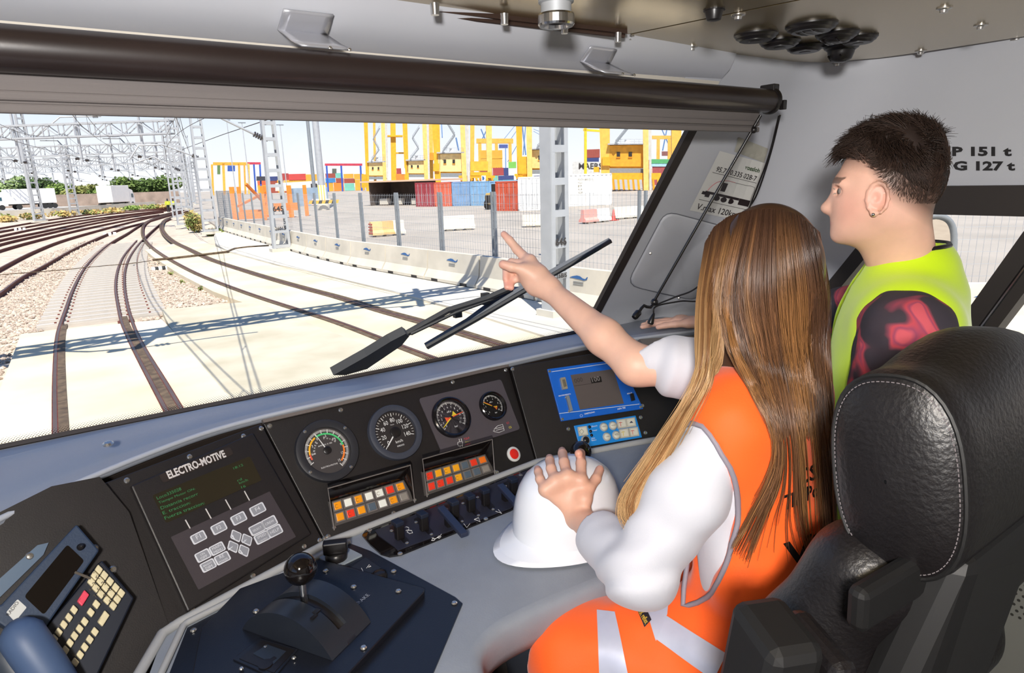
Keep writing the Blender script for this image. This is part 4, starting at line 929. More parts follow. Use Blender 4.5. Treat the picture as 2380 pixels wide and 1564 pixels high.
def drape_quad(mb, bv, q, h, n=10, m=10, th=0.0015):
    R = [[drape(bv, *bil(q, i / n, j / m), h) for i in range(n + 1)] for j in range(m + 1)]
    mb.grid(R); return mb
def drape_text(mb, bv, s, q, h, bold=0.0):    # q: pixel quad around the text
    vs, fs, sz = text_mesh(s, bold); mb.add([drape(bv, *bil(q, p[0] / sz[0], 1 - p[1] / sz[1]), h) for p in vs], fs)
def drape_line(mb, bv, pts, r, h=0.001, k=6): mb.tube([drape(bv, p.x, p.y, h) for p in crom([V((x, y, 0)) for x, y in pts], k)], r, 6)
# right wall with the window opening
mb = MB()
ROWS = [FL_Z, -0.9, -.525, -0.51]; mb.grid([[V((XR + .0015, y, z)) for y in ((1.709 if z <= -.525 else Yg(z)) - .49, .8, .4, 0, -.5, -1.0)] for z in ROWS])
mb.grid([[V((XR + .0015, y, z)) for y in (Yg(z) - .49, .6, .2, -.2, -.5, -1.0)] for z in (-0.065, .1, .25, .36)])
mb.grid([[V((XR, y, z)) for y in (-.42, -.7, -1.0)] for z in (-.51, -.065)])
wr = mb.build('wall_right', m_wall, kind='structure', smooth=40)
RB_ = BVHTree.FromPolygons([V(v) for v in mb.v], mb.f)
# perforated lower door lining
m_perf = mat('perforated_lining', '#8d8d86', 0.6)
MB().boxf(V((XR - .012, .15, -1.05)), V((.008, 0, 0)), V((0, .95, 0)), V((0, 0, .42))).build('perforated_lining', m_perf, wr)
dots = MB(); R6 = [(math.cos(k * PI / 3) * .0045, math.sin(k * PI / 3) * .0045) for k in range(6)]
for i in range(76):
    for j in range(34):
        y0 = -.30 + i * .018 + (j % 2) * .009; z0 = -1.2 + j * .0165
        dots.add([V((XR - .0215, y0 + a, z0 + b)) for a, b in R6], [(0, 1, 2, 3, 4, 5)])
dots.build('perforation', mat('perforation_hole', '#3c3a36', .9), wr, kind='stuff')
MB().box((XR - .035, -.85, -.62), (XR - .001, 1.12, -.575)).build('lining_rail', mat('rail_grey', '#a7aaa6', .5), wr, bevel=.004)
m = MB()
drape_text(m, RB_, 'P 151 t', [(2214, 341), (2352, 341), (2352, 363), (2214, 363)], .002, .045); m.build('lettering', m_lamp_k, wr)
m = MB(); drape_text(m, RB_, 'G 127 t', [(2216, 374), (2360, 375), (2360, 397), (2216, 397)], .002, .045); m.build('lettering', m_lamp_k, wr)
# other walls, floor
mb = MB(); mb.box((XL - .04, -1.0, FL_Z), (XL, 1.709, -.4)); mb.box((XL - .04, -1.0, .05), (XL, 1.25, ZC)); mb.box((XL - .04, -1.0, -.4), (XL, -.4, .05)); mb.box((XL - .04, .75, -.4), (XL, 1.55, .05))
mb.build('wall_left', m_wall, kind='structure')
MB().box((XL - .04, -1.04, FL_Z), (XR + .04, -1.0, ZC + .02)).build('wall_back', m_wall, kind='structure')
MB().box((XL - .04, -1.04, FL_Z - .05), (XR + .04, 1.75, FL_Z)).build('floor', m_floor, kind='structure')
mb = MB(); mb.box((XL, 1.709, FL_Z), (1.49, 1.74, -.56)); mb.box((XL, 1.1, -.56), (-.52, 1.72, ZC)); mb.build('wall_nose', m_wall, kind='structure')
# headliner above the windscreen
prof = [(1.203, .250), (1.190, .233), (1.150, .244), (1.118, .264), (1.098, .285), (1.082, .304)]
mb = MB(); mb.grid([[V((x, y + (.055 * max(0, (x - .9) / .6) if x > .9 else 0) * (.3 + .7 * k / 5), z)) for x in (-.6, -.2, .2, .6, .9, 1.2, 1.5)] for k, (y, z) in enumerate(prof)])
hl = mb.build('trim_1', m_wall, smooth=60, kind='structure', label='grey headliner trim above the windscreen')
HB = BVHTree.FromPolygons([V(v) for v in mb.v], mb.f)
# ceiling: dark backing, two steel panels, hinge strip, screws
cp = [(-1.02, 1.085), (1.045, 1.095), (1.327, 1.136), (1.55, 1.152), (1.75, 1.152), (1.87, 1.115), (1.945, 1.0), (1.965, .9), (1.98, .68), (1.99, -1.02), (-1.02, -1.02)]
cl = MB().prism([V((x * 1.04 + .01, y * 1.08, ZC + .012)) for x, y in cp], V((0, 0, 1)), 0, .03).build('ceiling', m_hinge, kind='structure')
s0 = aZ(1480, 75, ZC); s1 = aZ(1850, 0, ZC); sd = (s1 - s0).normalized(); far = s0 + sd * 1.7
MB().prism([V((-1.0, 1.083, ZC)), V((s0.x - .004, 1.098, ZC)), V((far.x - .004, far.y, ZC)), V((far.x - .004, -1, ZC)), V((-1.0, -1, ZC))], V((0, 0, 1)), 0, .010).build('ceiling_panel', m_steel, cl)
MB().prism([V((s0.x + .004, 1.100, ZC))] + [V((x, y, ZC)) for x, y in cp[2:10]] + [V((far.x + .004, -1, ZC)), V((far.x + .004, far.y, ZC))], V((0, 0, 1)), 0, .010).build('ceiling_panel', m_steel, cl)
h0 = aZ(780, -2, ZC - .004); h1 = aZ(1450, 76, ZC - .004)
MB().bar(h0 - (h1 - h0) * .3, h1, .022, .008).build('hinge_strip', m_hinge, cl)
m = MB(); q0 = h0 - (h1 - h0) * .3
MB().tube([q0 + V((0, .0, -.006)), h1 + V((0, 0, -.006))], .005, 8).build('hinge_barrel', m_hinge, cl)
sc = MB(); sc.lathe(V((0, 0, 0)), V((0, 0, 1)), [(.0075, 0), (.0075, .002), (.005, .0045), (.0015, .005)], 12); SCR = sc.mesh('screw', m_screw)
def screw(parent, p, n, k=1.0, name='screw', h=0.0):
    u, v, w = frame_from(V(n)); return child(name, SCR, parent, fr_mat(V(p) + w * h, u * k, v * k, w * k))
for x, y in ((1010, 8), (1172, 32), (1312, 55), (1436, 76)): p = aZ(x, y, ZC - .008); b = MB(); b.cyl(p, p - V((0, 0, .018)), .008, .007, 12); b.build('hinge_bolt', m_chrome, cl, smooth=40)
for x, y in ((1460, 84), (1608, 108), (1735, 133), (1945, 146), (2140, 118), (2362, 92), (2280, 58), (2195, 18), (1716, 34)):
    p = aZ(x, y, ZC); b = MB(); b.lathe(p, V((0, 0, -1)), [(.014, 0), (.014, .002), (.008, .004), (.007, .009), (.002, .010)], 14); b.build('ceiling_screw', m_screw, cl, smooth=40)
# ---- windscreen
def gp(x, z): return V((x, Yg(z), z))
w1 = thing('window_1', 'sloping windscreen in front of the driver desk', None, gp(.5, -.525), kind='structure')
MB().add([gp(-.55, -.56), gp(1.485, -.56), gp(1.485, .28), gp(-.55, .28)], [(0, 1, 2, 3)]).build('glass', glass_mat('clear_glass'), w1)
n_g = V((0, -1, -.68)).normalized()
def strip(a, b, c, d, h0, h1, name, m, par): MB().prism([a, b, c, d], n_g, h0, h1).build(name, m, par)
strip(gp(1.462, -.56), gp(1.497, -.56), gp(1.497, .205), gp(1.462, .205), 0, .014, 'side_seal', m_seal, w1)
strip(gp(-.56, -.56), gp(1.497, -.56), gp(1.497, -.522), gp(-.56, -.522), 0, .012, 'bottom_seal', m_seal, w1)
strip(gp(-.56, .226), gp(1.497, .226), gp(1.497, .24), gp(-.56, .24), 0, .004, 'top_seal', mat('trim_white', '#d9d2c4', .6), w1)
# dotted frit along the bottom edge
fr = MB()
for r in range(5):
    for i in range(330):
        c = gp(-.5 + i * .006 + (r % 2) * .003, -.519 + r * .0035); k = .0019 - r * .00028
        fr.add([c + V((a * k, 0, 0)) + V((0, -.68, 1)).normalized() * (b * k) + n_g * .001 for a, b in ((1, 0), (0, 1), (-1, 0), (0, -1))], [(0, 1, 2, 3)])
fr.build('frit_dots', m_seal, w1, kind='stuff')
# ---- side window: frame bars and two panes
w2 = thing('window_2', 'side window with black frame behind the young man', None, (XR, .6, -.5), kind='structure')
def sb(a, b, wd, name='frame_bar', m=None, x=XR - .02, th=.05): return MB().bar(V((x, *a)), V((x, *b)), wd, th, V((0, b[1] - a[1], -(b[0] - a[0])))).build(name, m or m_seal, w2)
def ybar(pts, name, m=None, x0=XR - .045, x1=XR + .03): return MB().prism([V((x0, y, z)) for y, z in pts], V((1, 0, 0)), 0, x1 - x0).build(name, m or m_seal, w2)
ybar([(.95, -.05), (-.42, -.05), (-.42, -.125), (.93, -.125)], 'top_bar')
fy = lambda z: Yg(z) - .505
ybar([(fy(-.05) + .02, -.05), (fy(-.05) - .03, -.05), (fy(-.53) - .03, -.53), (fy(-.53) + .02, -.53)], 'front_bar')
ybar([(1.22, -.505), (-.42, -.505), (-.42, -.53), (1.22, -.53)], 'bottom_bar')
pa = aX(2385, 590, XR); pb = aX(2252, 772, XR); dd = (pb - pa).normalized()
def slant(o): return [(pa.y + dd.y * t + o, pa.z + dd.z * t) for t in (-.12, .40)]
for o0, o1, nm, mm in ((.026, -.022, 'post_bar', m_seal), (-.026, -.030, 'post_chrome_strip', m_chrome), (-.034, -.064, 'post_bar', m_seal)):
    A = slant(o0); B = slant(o1); ybar([A[0], A[1], B[1], B[0]], nm, mm)
ybar([(-.40, -.05), (-.44, -.05), (-.44, -.53), (-.40, -.53)], 'rear_bar')
MB().add([V((XR + .015, y, z)) for y, z in ((fy(-.53), -.53), (-.42, -.53), (-.42, -.05), (fy(-.05), -.05))], [(0, 1, 2, 3)]).build('glass', glass_mat('clear_glass'), w2)
# exterior mirror seen through the side window
MPn = Panel(aX(2170, 600, 2.28), V((.5, .85, 0)))
mp = [MPn.at(x, y) for x, y in ((2128, 560), (2135, 525), (2155, 505), (2185, 503), (2207, 516), (2216, 545), (2214, 600), (2206, 660), (2196, 700), (2120, 705), (2122, 620))]
t = thing('wing_mirror', 'rounded exterior mirror outside the side window', 'mirror', mp[9])
c = sum(mp, V()) / len(mp); MB().prism([c + (p - c) * .93 for p in mp], MPn.n, -.012, .002).build('mirror_glass', mat('mirror_glass', '#d9d5cc', .03, metal=1), t)
MB().tube(crom(mp + [mp[0]], 3), .011, 8).build('mirror_rim', m_galvd, t, smooth=60)
MB().tube([mp[9], mp[9] + V((-.05, .05, -.15)), V((2.03, mp[9].y + .1, mp[9].z - .2))], .012, 8).build('mirror_arm', m_seal, t, smooth=60)
# ---- blind
YR, ZR = 1.10, .183
t = thing('sun_blind', 'dark brown roller blind mounted across the windscreen top with a short grey cloth drop', 'blind', (.5, YR, ZR))
MB().cyl(V((-.55, YR, ZR)), V((1.592, YR, ZR)), .0295, n=40).build('roller_tube', m_blind, t, smooth=40)
m = MB(); pr = [(YR + .012, .162), (YR + .014, .15), (YR + .016, .135), (YR + .018, .118)]
m.grid([[V((x, y, z)) for x in np.linspace(-.55, 1.575, 20)] for y, z in pr]); m.build('cloth', m_sheet, t)
for k, z in enumerate((.128, .112)): MB().box((-.55, YR + .012, z - .007), (1.578, YR + .024, z + .006)).build('hem_bar', m_sheet, t, bevel=.003)
m = MB(); m.lathe(V((1.590, YR, ZR)), V((1, 0, 0)), [(.032, 0), (.034, .004), (.034, .012), (.028, .016), (.02, .018)], 28); m.build('end_cap', m_lamp_k, t, smooth=40)
MB().boxf(V((1.600, YR + .005, ZR + .028)), V((.012, 0, 0)), V((0, .022, 0)), V((0, 0, .014))).build('end_bracket', m_lamp_k, t, bevel=.003)
MB().boxf(V((1.612, YR - .030, ZR - .012)), V((.006, 0, 0)), V((0, .008, 0)), V((0, 0, .012))).build('cord_clutch', m_lamp_k, t, bevel=.002)
for q in ([(657, 17), (773, 30), (758, 78), (643, 66)], [(1370, 104), (1431, 112), (1413, 146), (1346, 140)]):
    m = MB(); R = [[drape(HB, *bil(q, i / 6, j / 6), .003) for i in range(7)] for j in range(7)]
    low = R[-1]; a, b = low[0], low[-1]
    e0 = V((a.x + .02, YR - .012, ZR + .031)); e1 = V((b.x + .02, YR - .012, ZR + .031))
    R.append([a.lerp(b, i / 6).lerp(e0.lerp(e1, i / 6), .55) + V((0, -.004, -.004)) for i in range(7)]); R.append([e0.lerp(e1, i / 6) for i in range(7)])
    m.grid(R); o = m.build('mount_bracket', mat('bracket_steel', '#b9bac0', .3, metal=.5), t, smooth=60)
    so = o.modifiers.new('thick', 'SOLIDIFY'); so.thickness = .003
    for i in (.55, .95): screw(t, e0.lerp(e1, i) + V((0, -.004, .001)), V((0, -1, .6)), .45)
# crank rod, crank handle and cords
ra = aY(1768, 268, 1.10); rb_ = aY(1520, 700, 1.30)
MB().tube([ra, rb_], .0042, 10).build('crank_rod', m_lamp_k, t, smooth=50)
cj = aY(1752, 302, 1.11); MB().sphere(cj, .009).build('rod_joint', m_lamp_k, t, smooth=60)
MB().tube([aY(x, y, 1.30) for x, y in ((1524, 695), (1518, 708), (1512, 714), (1503, 713), (1497, 710), (1491, 716), (1484, 727), (1479, 736))], .0045, 10).build('crank_handle', m_lamp_k, t, smooth=50)
p, q = aY(1486, 724, 1.30), aY(1472, 740, 1.30); MB().lathe(p, q - p, [(.007, 0), (.010, .004), (.010, .02), (.008, .026)], 14).build('crank_grip', m_lamp_k, t, smooth=40)
MB().sphere(aY(1521, 702, 1.30), .011).build('rod_joint', m_lamp_k, t, smooth=60)
MB().tube(crom([aY(1813, 268, 1.09), aY(1790, 360, 1.15), aY(1760, 450, 1.22), aY(1732, 500, 1.26), aY(1690, 600, 1.28), aY(1620, 668, 1.30), aY(1570, 690, 1.30), aY(1525, 708, 1.30)], 8), .0025, 6).build('pull_cord', m_lamp_k, t)
MB().tube(crom([aY(1810, 270, 1.09), aY(1786, 365, 1.16), aY(1752, 455, 1.23), aY(1700, 590, 1.28), aY(1640, 690, 1.30), aY(1580, 700, 1.30), aY(1525, 712, 1.30), aY(1519, 735, 1.30)], 8), .0025, 6).build('pull_cord', m_lamp_k, t)
p, q = aY(1520, 728, 1.30), aY(1509, 757, 1.30); MB().lathe(p, q - p, [(.003, 0), (.005, .006), (.010, .030), (.008, .034)], 14).build('cord_toggle', m_lamp_k, t, smooth=40)
# ---- pillar details
t = thing('number_placard', 'white placard with number, wagon drawing and V.max 120km/h on the pillar', 'placard', drape(PB, 1690, 430))
PQ = [(1672, 350), (1779, 379), (1736, 516), (1602, 488)]
m = MB(); drape_quad(m, PB, PQ, .002); m.build('sheet', mat('placard_white', '#dddcd6', .4), t)
ink = mat('placard_ink', '#2b2122', .5)
def on_pl(s, q, bold=.01, mm=ink, nm='lettering'): m = MB(); drape_text(m, PB, s, q, .003, bold); m.build(nm, mm, t)
def sq(s0, s1, t0, t1): return [bil(PQ, s0, t0), bil(PQ, s1, t0), bil(PQ, s1, t1), bil(PQ, s0, t1)]
on_pl('vossloh', sq(.62, .93, .10, .175), .03, mat('placard_green', '#2c4a22', .5))
on_pl('95.71.0.335.028-7', sq(.10, .92, .235, .32)); on_pl('V.max 120km/h', sq(.08, .90, .86, .96)); on_pl('1', sq(.34, .43, .46, .60), .03)
m = MB()
for s0, s1, tt in ((.06, .94, .345), (.06, .94, .80)): drape_line(m, PB, [bil(PQ, s0, tt), bil(PQ, (s0 + s1) / 2, tt), bil(PQ, s1, tt)], .0007, .003)
drape_line(m, PB, [bil(PQ, .55, .42), bil(PQ, .75, .42), bil(PQ, .94, .42), bil(PQ, .94, .55), bil(PQ, .94, .66)], .0006, .003, 2)
m.build('rule_line', ink, t)
m = MB(); drape_line(m, PB, [bil(PQ, .55, .42), bil(PQ, .40, .42), bil(PQ, .24, .47), bil(PQ, .16, .56), bil(PQ, .13, .64)], .0008, .003); m.build('cab_outline', mat('placard_red', '#b4505a', .5), t)
for q in ((.10, .94, .645, .685), (.05, .13, .66, .71), (.12, .20, .68, .74), (.74, .94, .685, .75)): m = MB(); drape_quad(m, PB, sq(*q), .003, 4, 2); m.build('wagon_drawing', ink, t)
for s in (.34, .47, .60):
    m = MB(); m.add([drape(PB, *bil(PQ, s + .055 * math.cos(a), .725 + .042 * math.sin(a)), .003) for a in np.linspace(0, 6.283, 17)[:-1]], [tuple(range(16))]); m.build('wagon_wheel', ink, t)
m = MB(); drape_quad(m, PB, [(1716, 318), (1785, 345), (1776, 378), (1706, 352)], .0015, 6, 4); m.build('tape_residue', mat('tape_grey', '#b9b6a8', .8, var=.2, vscale=40), None, label='grey scraped tape patch above the white placard', cat='tape')
# moulded hatch on the pillar
HQ = [(1546, 490), (1690, 528), (1625, 700), (1455, 662)]
t = thing('pillar_hatch', 'moulded grey hatch cover screwed to the pillar below the placard', 'hatch', drape(PB, 1560, 600))
def rpx(q, s, k=10):
    P = rquad([V((*p, 0)) for p in q], s, 4); return [(p.x, p.y) for p in P]
O = rpx(HQ, .18); m = MB(); cx = sum(p[0] for p in O) / len(O); cy = sum(p[1] for p in O) / len(O)
rings = [[drape(PB, cx + (x - cx) * k, cy + (y - cy) * k, h) for x, y in O + [O[0]]] for k, h in ((1.0, .0005), (.985, .006), (.96, .008), (.6, .009), (.2, .009), (.02, .009))]
m.grid(rings); m.build('cover', m_wall, t, smooth=50)
m = MB(); m.tube([drape(PB, x, y, .001) for x, y in O], .0018, 6, closed=True); m.build('shadow_gap', mat('gap_grey', '#6a6c72', .7), t)
for x, y in ((1508, 585), (1577, 689)): q = drape(PB, x, y, .007); screw(t, q, -ray(x, y), .8)
# ---- ceiling vents and spotlight
VT = [((1757, 79), .047, 0, 'flat black round air vent at the window end of the vent cluster'), ((1813, 95), .046, 0, 'flat black round air vent second in the front row'), ((1872, 106), .045, 0, 'flat black round air vent third in the front row'), ((1886, 58), .052, 1, 'large black round air vent with an open slotted ball'), ((1946, 76), .046, 2, 'black round air vent with a turned flap beside the slotted one'), ((1995, 85), .042, 0, 'small flat black round air vent behind the flap vent'), ((1956, 104), .043, 3, 'black round air vent with its ball hanging out')]
for (x, y), r, kind, lb in VT:
    p = aZ(x, y, ZC); t = thing('air_vent', lb, 'air vent', p, group='ceiling air vents'); dn = V((0, 0, -1))
    m = MB(); m.lathe(p, dn, [(r * .55, 0), (r, 0), (r * 1.0, .003), (r * .93, .006), (r * .90, .009), (r * .80, .011), (r * .74, .014), (r * .7, .014)], 30); m.build('rim', m_lamp_k, t, smooth=35)
    if kind == 0: m = MB(); m.lathe(p, dn, [(r * .7, .010), (r * .68, .015), (r * .3, .0155), (r * .28, .0165), (.001, .0165)], 26); m.build('shutter_disc', m_lamp_k, t, smooth=35)
    else:
        m = MB(); hh = {1: .016, 2: .022, 3: .040}[kind]
        m.lathe(p, dn, [(r * .72, .008), (r * .70, hh * .5), (r * .58, hh * .85), (r * .3, hh), (.001, hh * 1.02)], 26); m.build('vent_ball', m_lamp_k, t, smooth=50)
        for k in (-.3, .1, .4):
            MB().tube([p + dn * (hh * .9 + .002) + V((a * r * .6, k * r, -.0 + .3 * hh * a * a)) for a in (-1, -.5, 0, .5, 1)], .0022, 6).build('slot_fin', m_gloss, t)
p = aZ(1292, -12, ZC); t = thing('ceiling_spotlight', 'short chrome ceiling spotlight with a knurled ring', 'light', p)
m = MB(); m.lathe(p, V((0, 0, -1)), [(.03, 0), (.03, .012), (.026, .014), (.026, .03)], 24); m.build('housing', m_galv, t, smooth=40)
m = MB(); m.lathe(p - V((0, 0, .03)), V((0, 0, -1)), [(.030, 0), (.031, .003), (.031, .016), (.029, .019), (.022, .019), (.020, .012)], 36); m.build('knurled_ring', m_chrome, t)
m = MB(); m.lathe(p - V((0, 0, .04)), V((0, 0, -1)), [(.020, 0), (.015, .004), (.001, .006)], 20); m.build('lens', m_dark, t, smooth=60)
p = aZ(1660, 22, ZC); t = thing('ceiling_plug', 'small black rubber plug on the steel ceiling', 'plug', p); MB().lathe(p, V((0, 0, -1)), [(.017, 0), (.017, .004), (.013, .018), (.011, .019)], 20).build('plug', m_lamp_k, t, smooth=40); MB().lathe(p, V((0, 0, -1)), [(.02, 0), (.02, .002)], 20).build('flange', m_lamp_k, t)
# ---- wiper outside the glass
def og(px, py, h=.05): return Panel(gp(.5, 0) - n_g * h, n_g).at(px, py)
t = thing('windscreen_wiper', 'black pantograph windscreen wiper parked across the glass', 'wiper', og(800, 860))
m = MB(); m.prism([og(x, y, .03) for x, y in ((772, 866), (800, 866), (850, 852), (930, 798), (948, 776), (940, 770), (905, 788), (850, 822))], n_g, -.02, .01); m.build('arm_root', m_black, t)
MB().tube([og(940, 778, .04), og(1040, 722, .045), (og(1130, 694, .05)), og(1190, 668, .05)], .010, 8).build('arm', m_black, t)
MB().tube([og(955, 776, .03), og(1060, 726, .035), og(1160, 690, .045)], .005, 6).build('link_rod', m_black, t)
MB().prism([og(x, y, .045) for x, y in ((1060, 766), (1150, 700), (1195, 672), (1222, 672), (1170, 702), (1110, 738))], n_g, -.012, .008).build('bridge', mat('wiper_blue_black', '#171c2b', .4), t)
MB().tube([og(990, 806, .02), og(1100, 745, .02), og(1220, 676, .02), og(1320, 618, .02), og(1420, 560, .02)], .007, 6).build('blade_rubber', m_black, t)
MB().prism([og(x, y, .035) for x, y in ((988, 802), (1110, 730), (1220, 664), (1330, 604), (1418, 556), (1421, 561), (1335, 612), (1225, 675), (1112, 742), (993, 809))], n_g, -.008, .006).build('blade_spine', mat('blade_grey', '#4a4d52', .5), t)
for x, y in ((1063, 724), (1128, 694)): p = og(x, y, .06); MB().boxf(p, V((.012, 0, 0)), V((0, .008, 0)), V((0, 0, .018))).build('arm_clip', m_black, t)
# ================================================================ DRIVER'S DESK
ZD = -0.75
LIP = crom([V(p) for p in ((-.62, .30, -.50), (-.50, .75, -.50), (-.33, 1.08, -.50), (-.157, 1.265, -.50), (.075, 1.412, -.50), (.30, 1.478, -.50), (.735, 1.478, -.50), (1.24, 1.485, -.50), (1.50, 1.44, -.50), (1.66, 1.40, -.50), (1.86, 1.34, -.50))], 6)
t = thing('driver_desk', 'grey wrap around driver desk with black instrument fascia below the windscreen', 'desk', (.6, 1.2, FL_Z)); desk = t
def back_of(p):
    x = min(max(p.x, -.9), 1.98); y = 1.72
    if x < -.3: y = 1.72 - (-.3 - x) * .2
    return V((x, y, -.535))
def sill_pt(p, s):
    b = back_of(p); bx = p.x - (.45 if p.x < -.1 else .45 * max(0, (.35 - p.x) / .45)) if p.x < .35 else p.x
    b = V((max(bx, -.95), b.y, b.z)); q = p.lerp(b, s)
    hump = .0
    if p.x < .6: hump = .022 * math.exp(-((s - .42) / .14) ** 2) * min(1, (.6 - p.x) / .35)
    return q + V((0, 0, hump))
mb = MB(); rows = []
for s in (0, .03, .10, .2, .3, .36, .42, .48, .56, .7, .85, 1.0): rows.append([sill_pt(p, s) + V((0, 0, 0 if s else -.006)) for p in LIP])
inw = []
for i, p in enumerate(LIP):
    tg = (LIP[min(i + 1, len(LIP) - 1)] - LIP[max(i - 1, 0)]).normalized(); inw.append(V((tg.y, -tg.x, 0)))
rows = [[p + n * .004 + V((0, 0, -.022)) for p, n in zip(LIP, inw)], [p + n * .010 + V((0, 0, -.016)) for p, n in zip(LIP, inw)], [p + n * .009 + V((0, 0, -.006)) for p, n in zip(LIP, inw)]] + rows
mb.grid([r[::-1] for r in rows]); mb.build('sill', m_sill, t, smooth=70)
MB().tube([p + n * .0065 + V((0, 0, -.008)) for p, n in zip(LIP, inw)], .0055, 8).build('lip_highlight', mat('lip_highlight_pale', '#b3b7bf', .4), t, smooth=60)  # pale tube paints the bright highlight along the sill lip
# dark throat between the sill lip and the panel tops
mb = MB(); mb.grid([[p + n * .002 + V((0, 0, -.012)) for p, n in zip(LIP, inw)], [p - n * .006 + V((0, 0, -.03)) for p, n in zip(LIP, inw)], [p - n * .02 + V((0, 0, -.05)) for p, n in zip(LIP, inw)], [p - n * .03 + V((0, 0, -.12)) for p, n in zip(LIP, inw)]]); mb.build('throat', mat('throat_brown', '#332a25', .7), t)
p = sill_pt(V((-.01, 1.35, -.5)), .40); screw(t, aZ(252, 1033, -.482), V((0, -.2, 1)), 1.3)
# panel planes
p1a, p1b, p1c = V((0, 1.297, -.52)), V((.037, 1.164, -.75)), V((-.16, 1.25, -.52))
P1 = plane3(p1a, p1b, p1c); P2 = plane3(V((.037, 1.164, -.75)), V((.364, 1.272, -.75)), V((.15, 1.37, -.515)))
P3 = plane3(V((.364, 1.272, -.75)), V((.96, 1.32, -.75)), V((.64, 1.450, -.515))); P4 = plane3(V((.96, 1.32, -.75)), V((1.227, 1.252, -.75)), V((1.02, 1.452, -.515)))
PD = Panel(V((0, 0, ZD)), V((0, 0, 1)))
def plate(P, px, h0, h1, name, m, par, bevel=.0): mb = MB(); mb.prism(P.poly(px), P.n, h0, h1); return mb.build(name, m, par, bevel=bevel)
def rplate(P, px, h0, h1, name, m, par, r=.1, smooth=None): mb = MB(); mb.prism(rquad(P.poly(px), r), P.n, h0, h1); return mb.build(name, m, par)
plate(P1, [(-260, 1400), (-150, 1235), (0, 1190), (120, 1130), (232, 1108), (300, 1190), (400, 1475), (330, 1640), (-260, 1900)], -.02, 0, 'side_fascia', m_blk, t)
# worktop with rolled front edge
back = [V((-.5, .80, ZD)), V((-.02, 1.00, ZD)), V((.037, 1.164, ZD)), V((.364, 1.272, ZD)), V((.96, 1.32, ZD)), V((1.227, 1.252, ZD)), V((1.6, 1.15, ZD)), V((1.96, 1.05, ZD))]
front = crom([V((1.96, .80, ZD)), V((1.3, .80, ZD)), V((1.0, .822, ZD)), V((.745, .828, ZD)), V((.60, .838, ZD)), V((.50, .832, ZD)), V((.435, .79, ZD)), V((.405, .70, ZD)), (V((.385, .55, ZD))), V((.37, .25, ZD))], 5)
MB().prism(back + front + [V((-.5, .25, ZD))], V((0, 0, 1)), -.03, 0).build('worktop', m_desk, t)
mb = MB(); prof = [(0, 0), (.008, -.001), (.016, -.006), (.021, -.014), (.022, -.03), (.021, -.055), (.008, -.085), (-.02, -.095)]
fr_n = []
for i, p in enumerate(front): tg = (front[min(i + 1, len(front) - 1)] - front[max(i - 1, 0)]).normalized(); fr_n.append(V((-tg.y, tg.x, 0)))
mb.grid([[p + n * a + V((0, 0, b)) for p, n in zip(front, fr_n)] for a, b in prof]); mb.build('front_edge', m_desk, t, smooth=70)
MB().prism([p - n * .12 + V((0, 0, -.09)) for p, n in zip(front, fr_n)] + [V((.1, .25, ZD - .09)), V((.1, 1.0, ZD - .09)), V((1.9, 1.0, ZD - .09))], V((0, 0, 1)), -.02, .0).build('underside', m_dark, t)
MB().box((.05, 1.0, FL_Z), (1.95, 1.06, ZD - .09)).build('kick_panel', m_dark, t)
# trim strip along the foot of the instrument panels
mb = MB(); mb.tube([V((-.03, 1.03, ZD + .004)), V((.030, 1.150, ZD + .004)), V((.060, 1.166, ZD + .004)), V((.364, 1.262, ZD + .004)), V((.96, 1.310, ZD + .004)), V((1.23, 1.244, ZD + .004)), V((1.6, 1.14, ZD + .004))], .009, 10); mb.build('edge_trim', mat('edge_trim_grey', '#a7a7a6', .5), t, smooth=60)
# ------------------------------------------------ gauge panel (P3)
t = thing('gauge_panel', 'black gauge panel with four dials above the indicator lamps', 'instrument panel', P3.at(930, 1120)); gpn = t
plate(P3, [(612, 984), (1181, 853), (1246, 1078), (758, 1262)], -.03, 0, 'face_plate', m_blk, t, bevel=.002)
plate(P3, [(612, 984), (1181, 853), (1179, 846), (608, 977)], -.004, .006, 'top_edge', mat('lit_edge_grey', '#6b625c', .5), t)  # lighter grey paints the light caught on the panel's top edge
for x, y in ((627, 990), (792, 953), (1052, 888), (1175, 860), (755, 1252), (915, 1193), (1125, 1118), (1237, 1080), (763, 1247), (1155, 1098)): screw(t, P3.at(x, y), P3.n, .8)
def axes(P): u = P.n.cross(V((0, 0, 1))); u = -u if u.dot(XA_w) < 0 else u; u.normalize(); return u, P.n.cross(u).normalized() if P.n.cross(u).z > 0 else -P.n.cross(u).normalized()
XA_w = V((1, 0, 0))
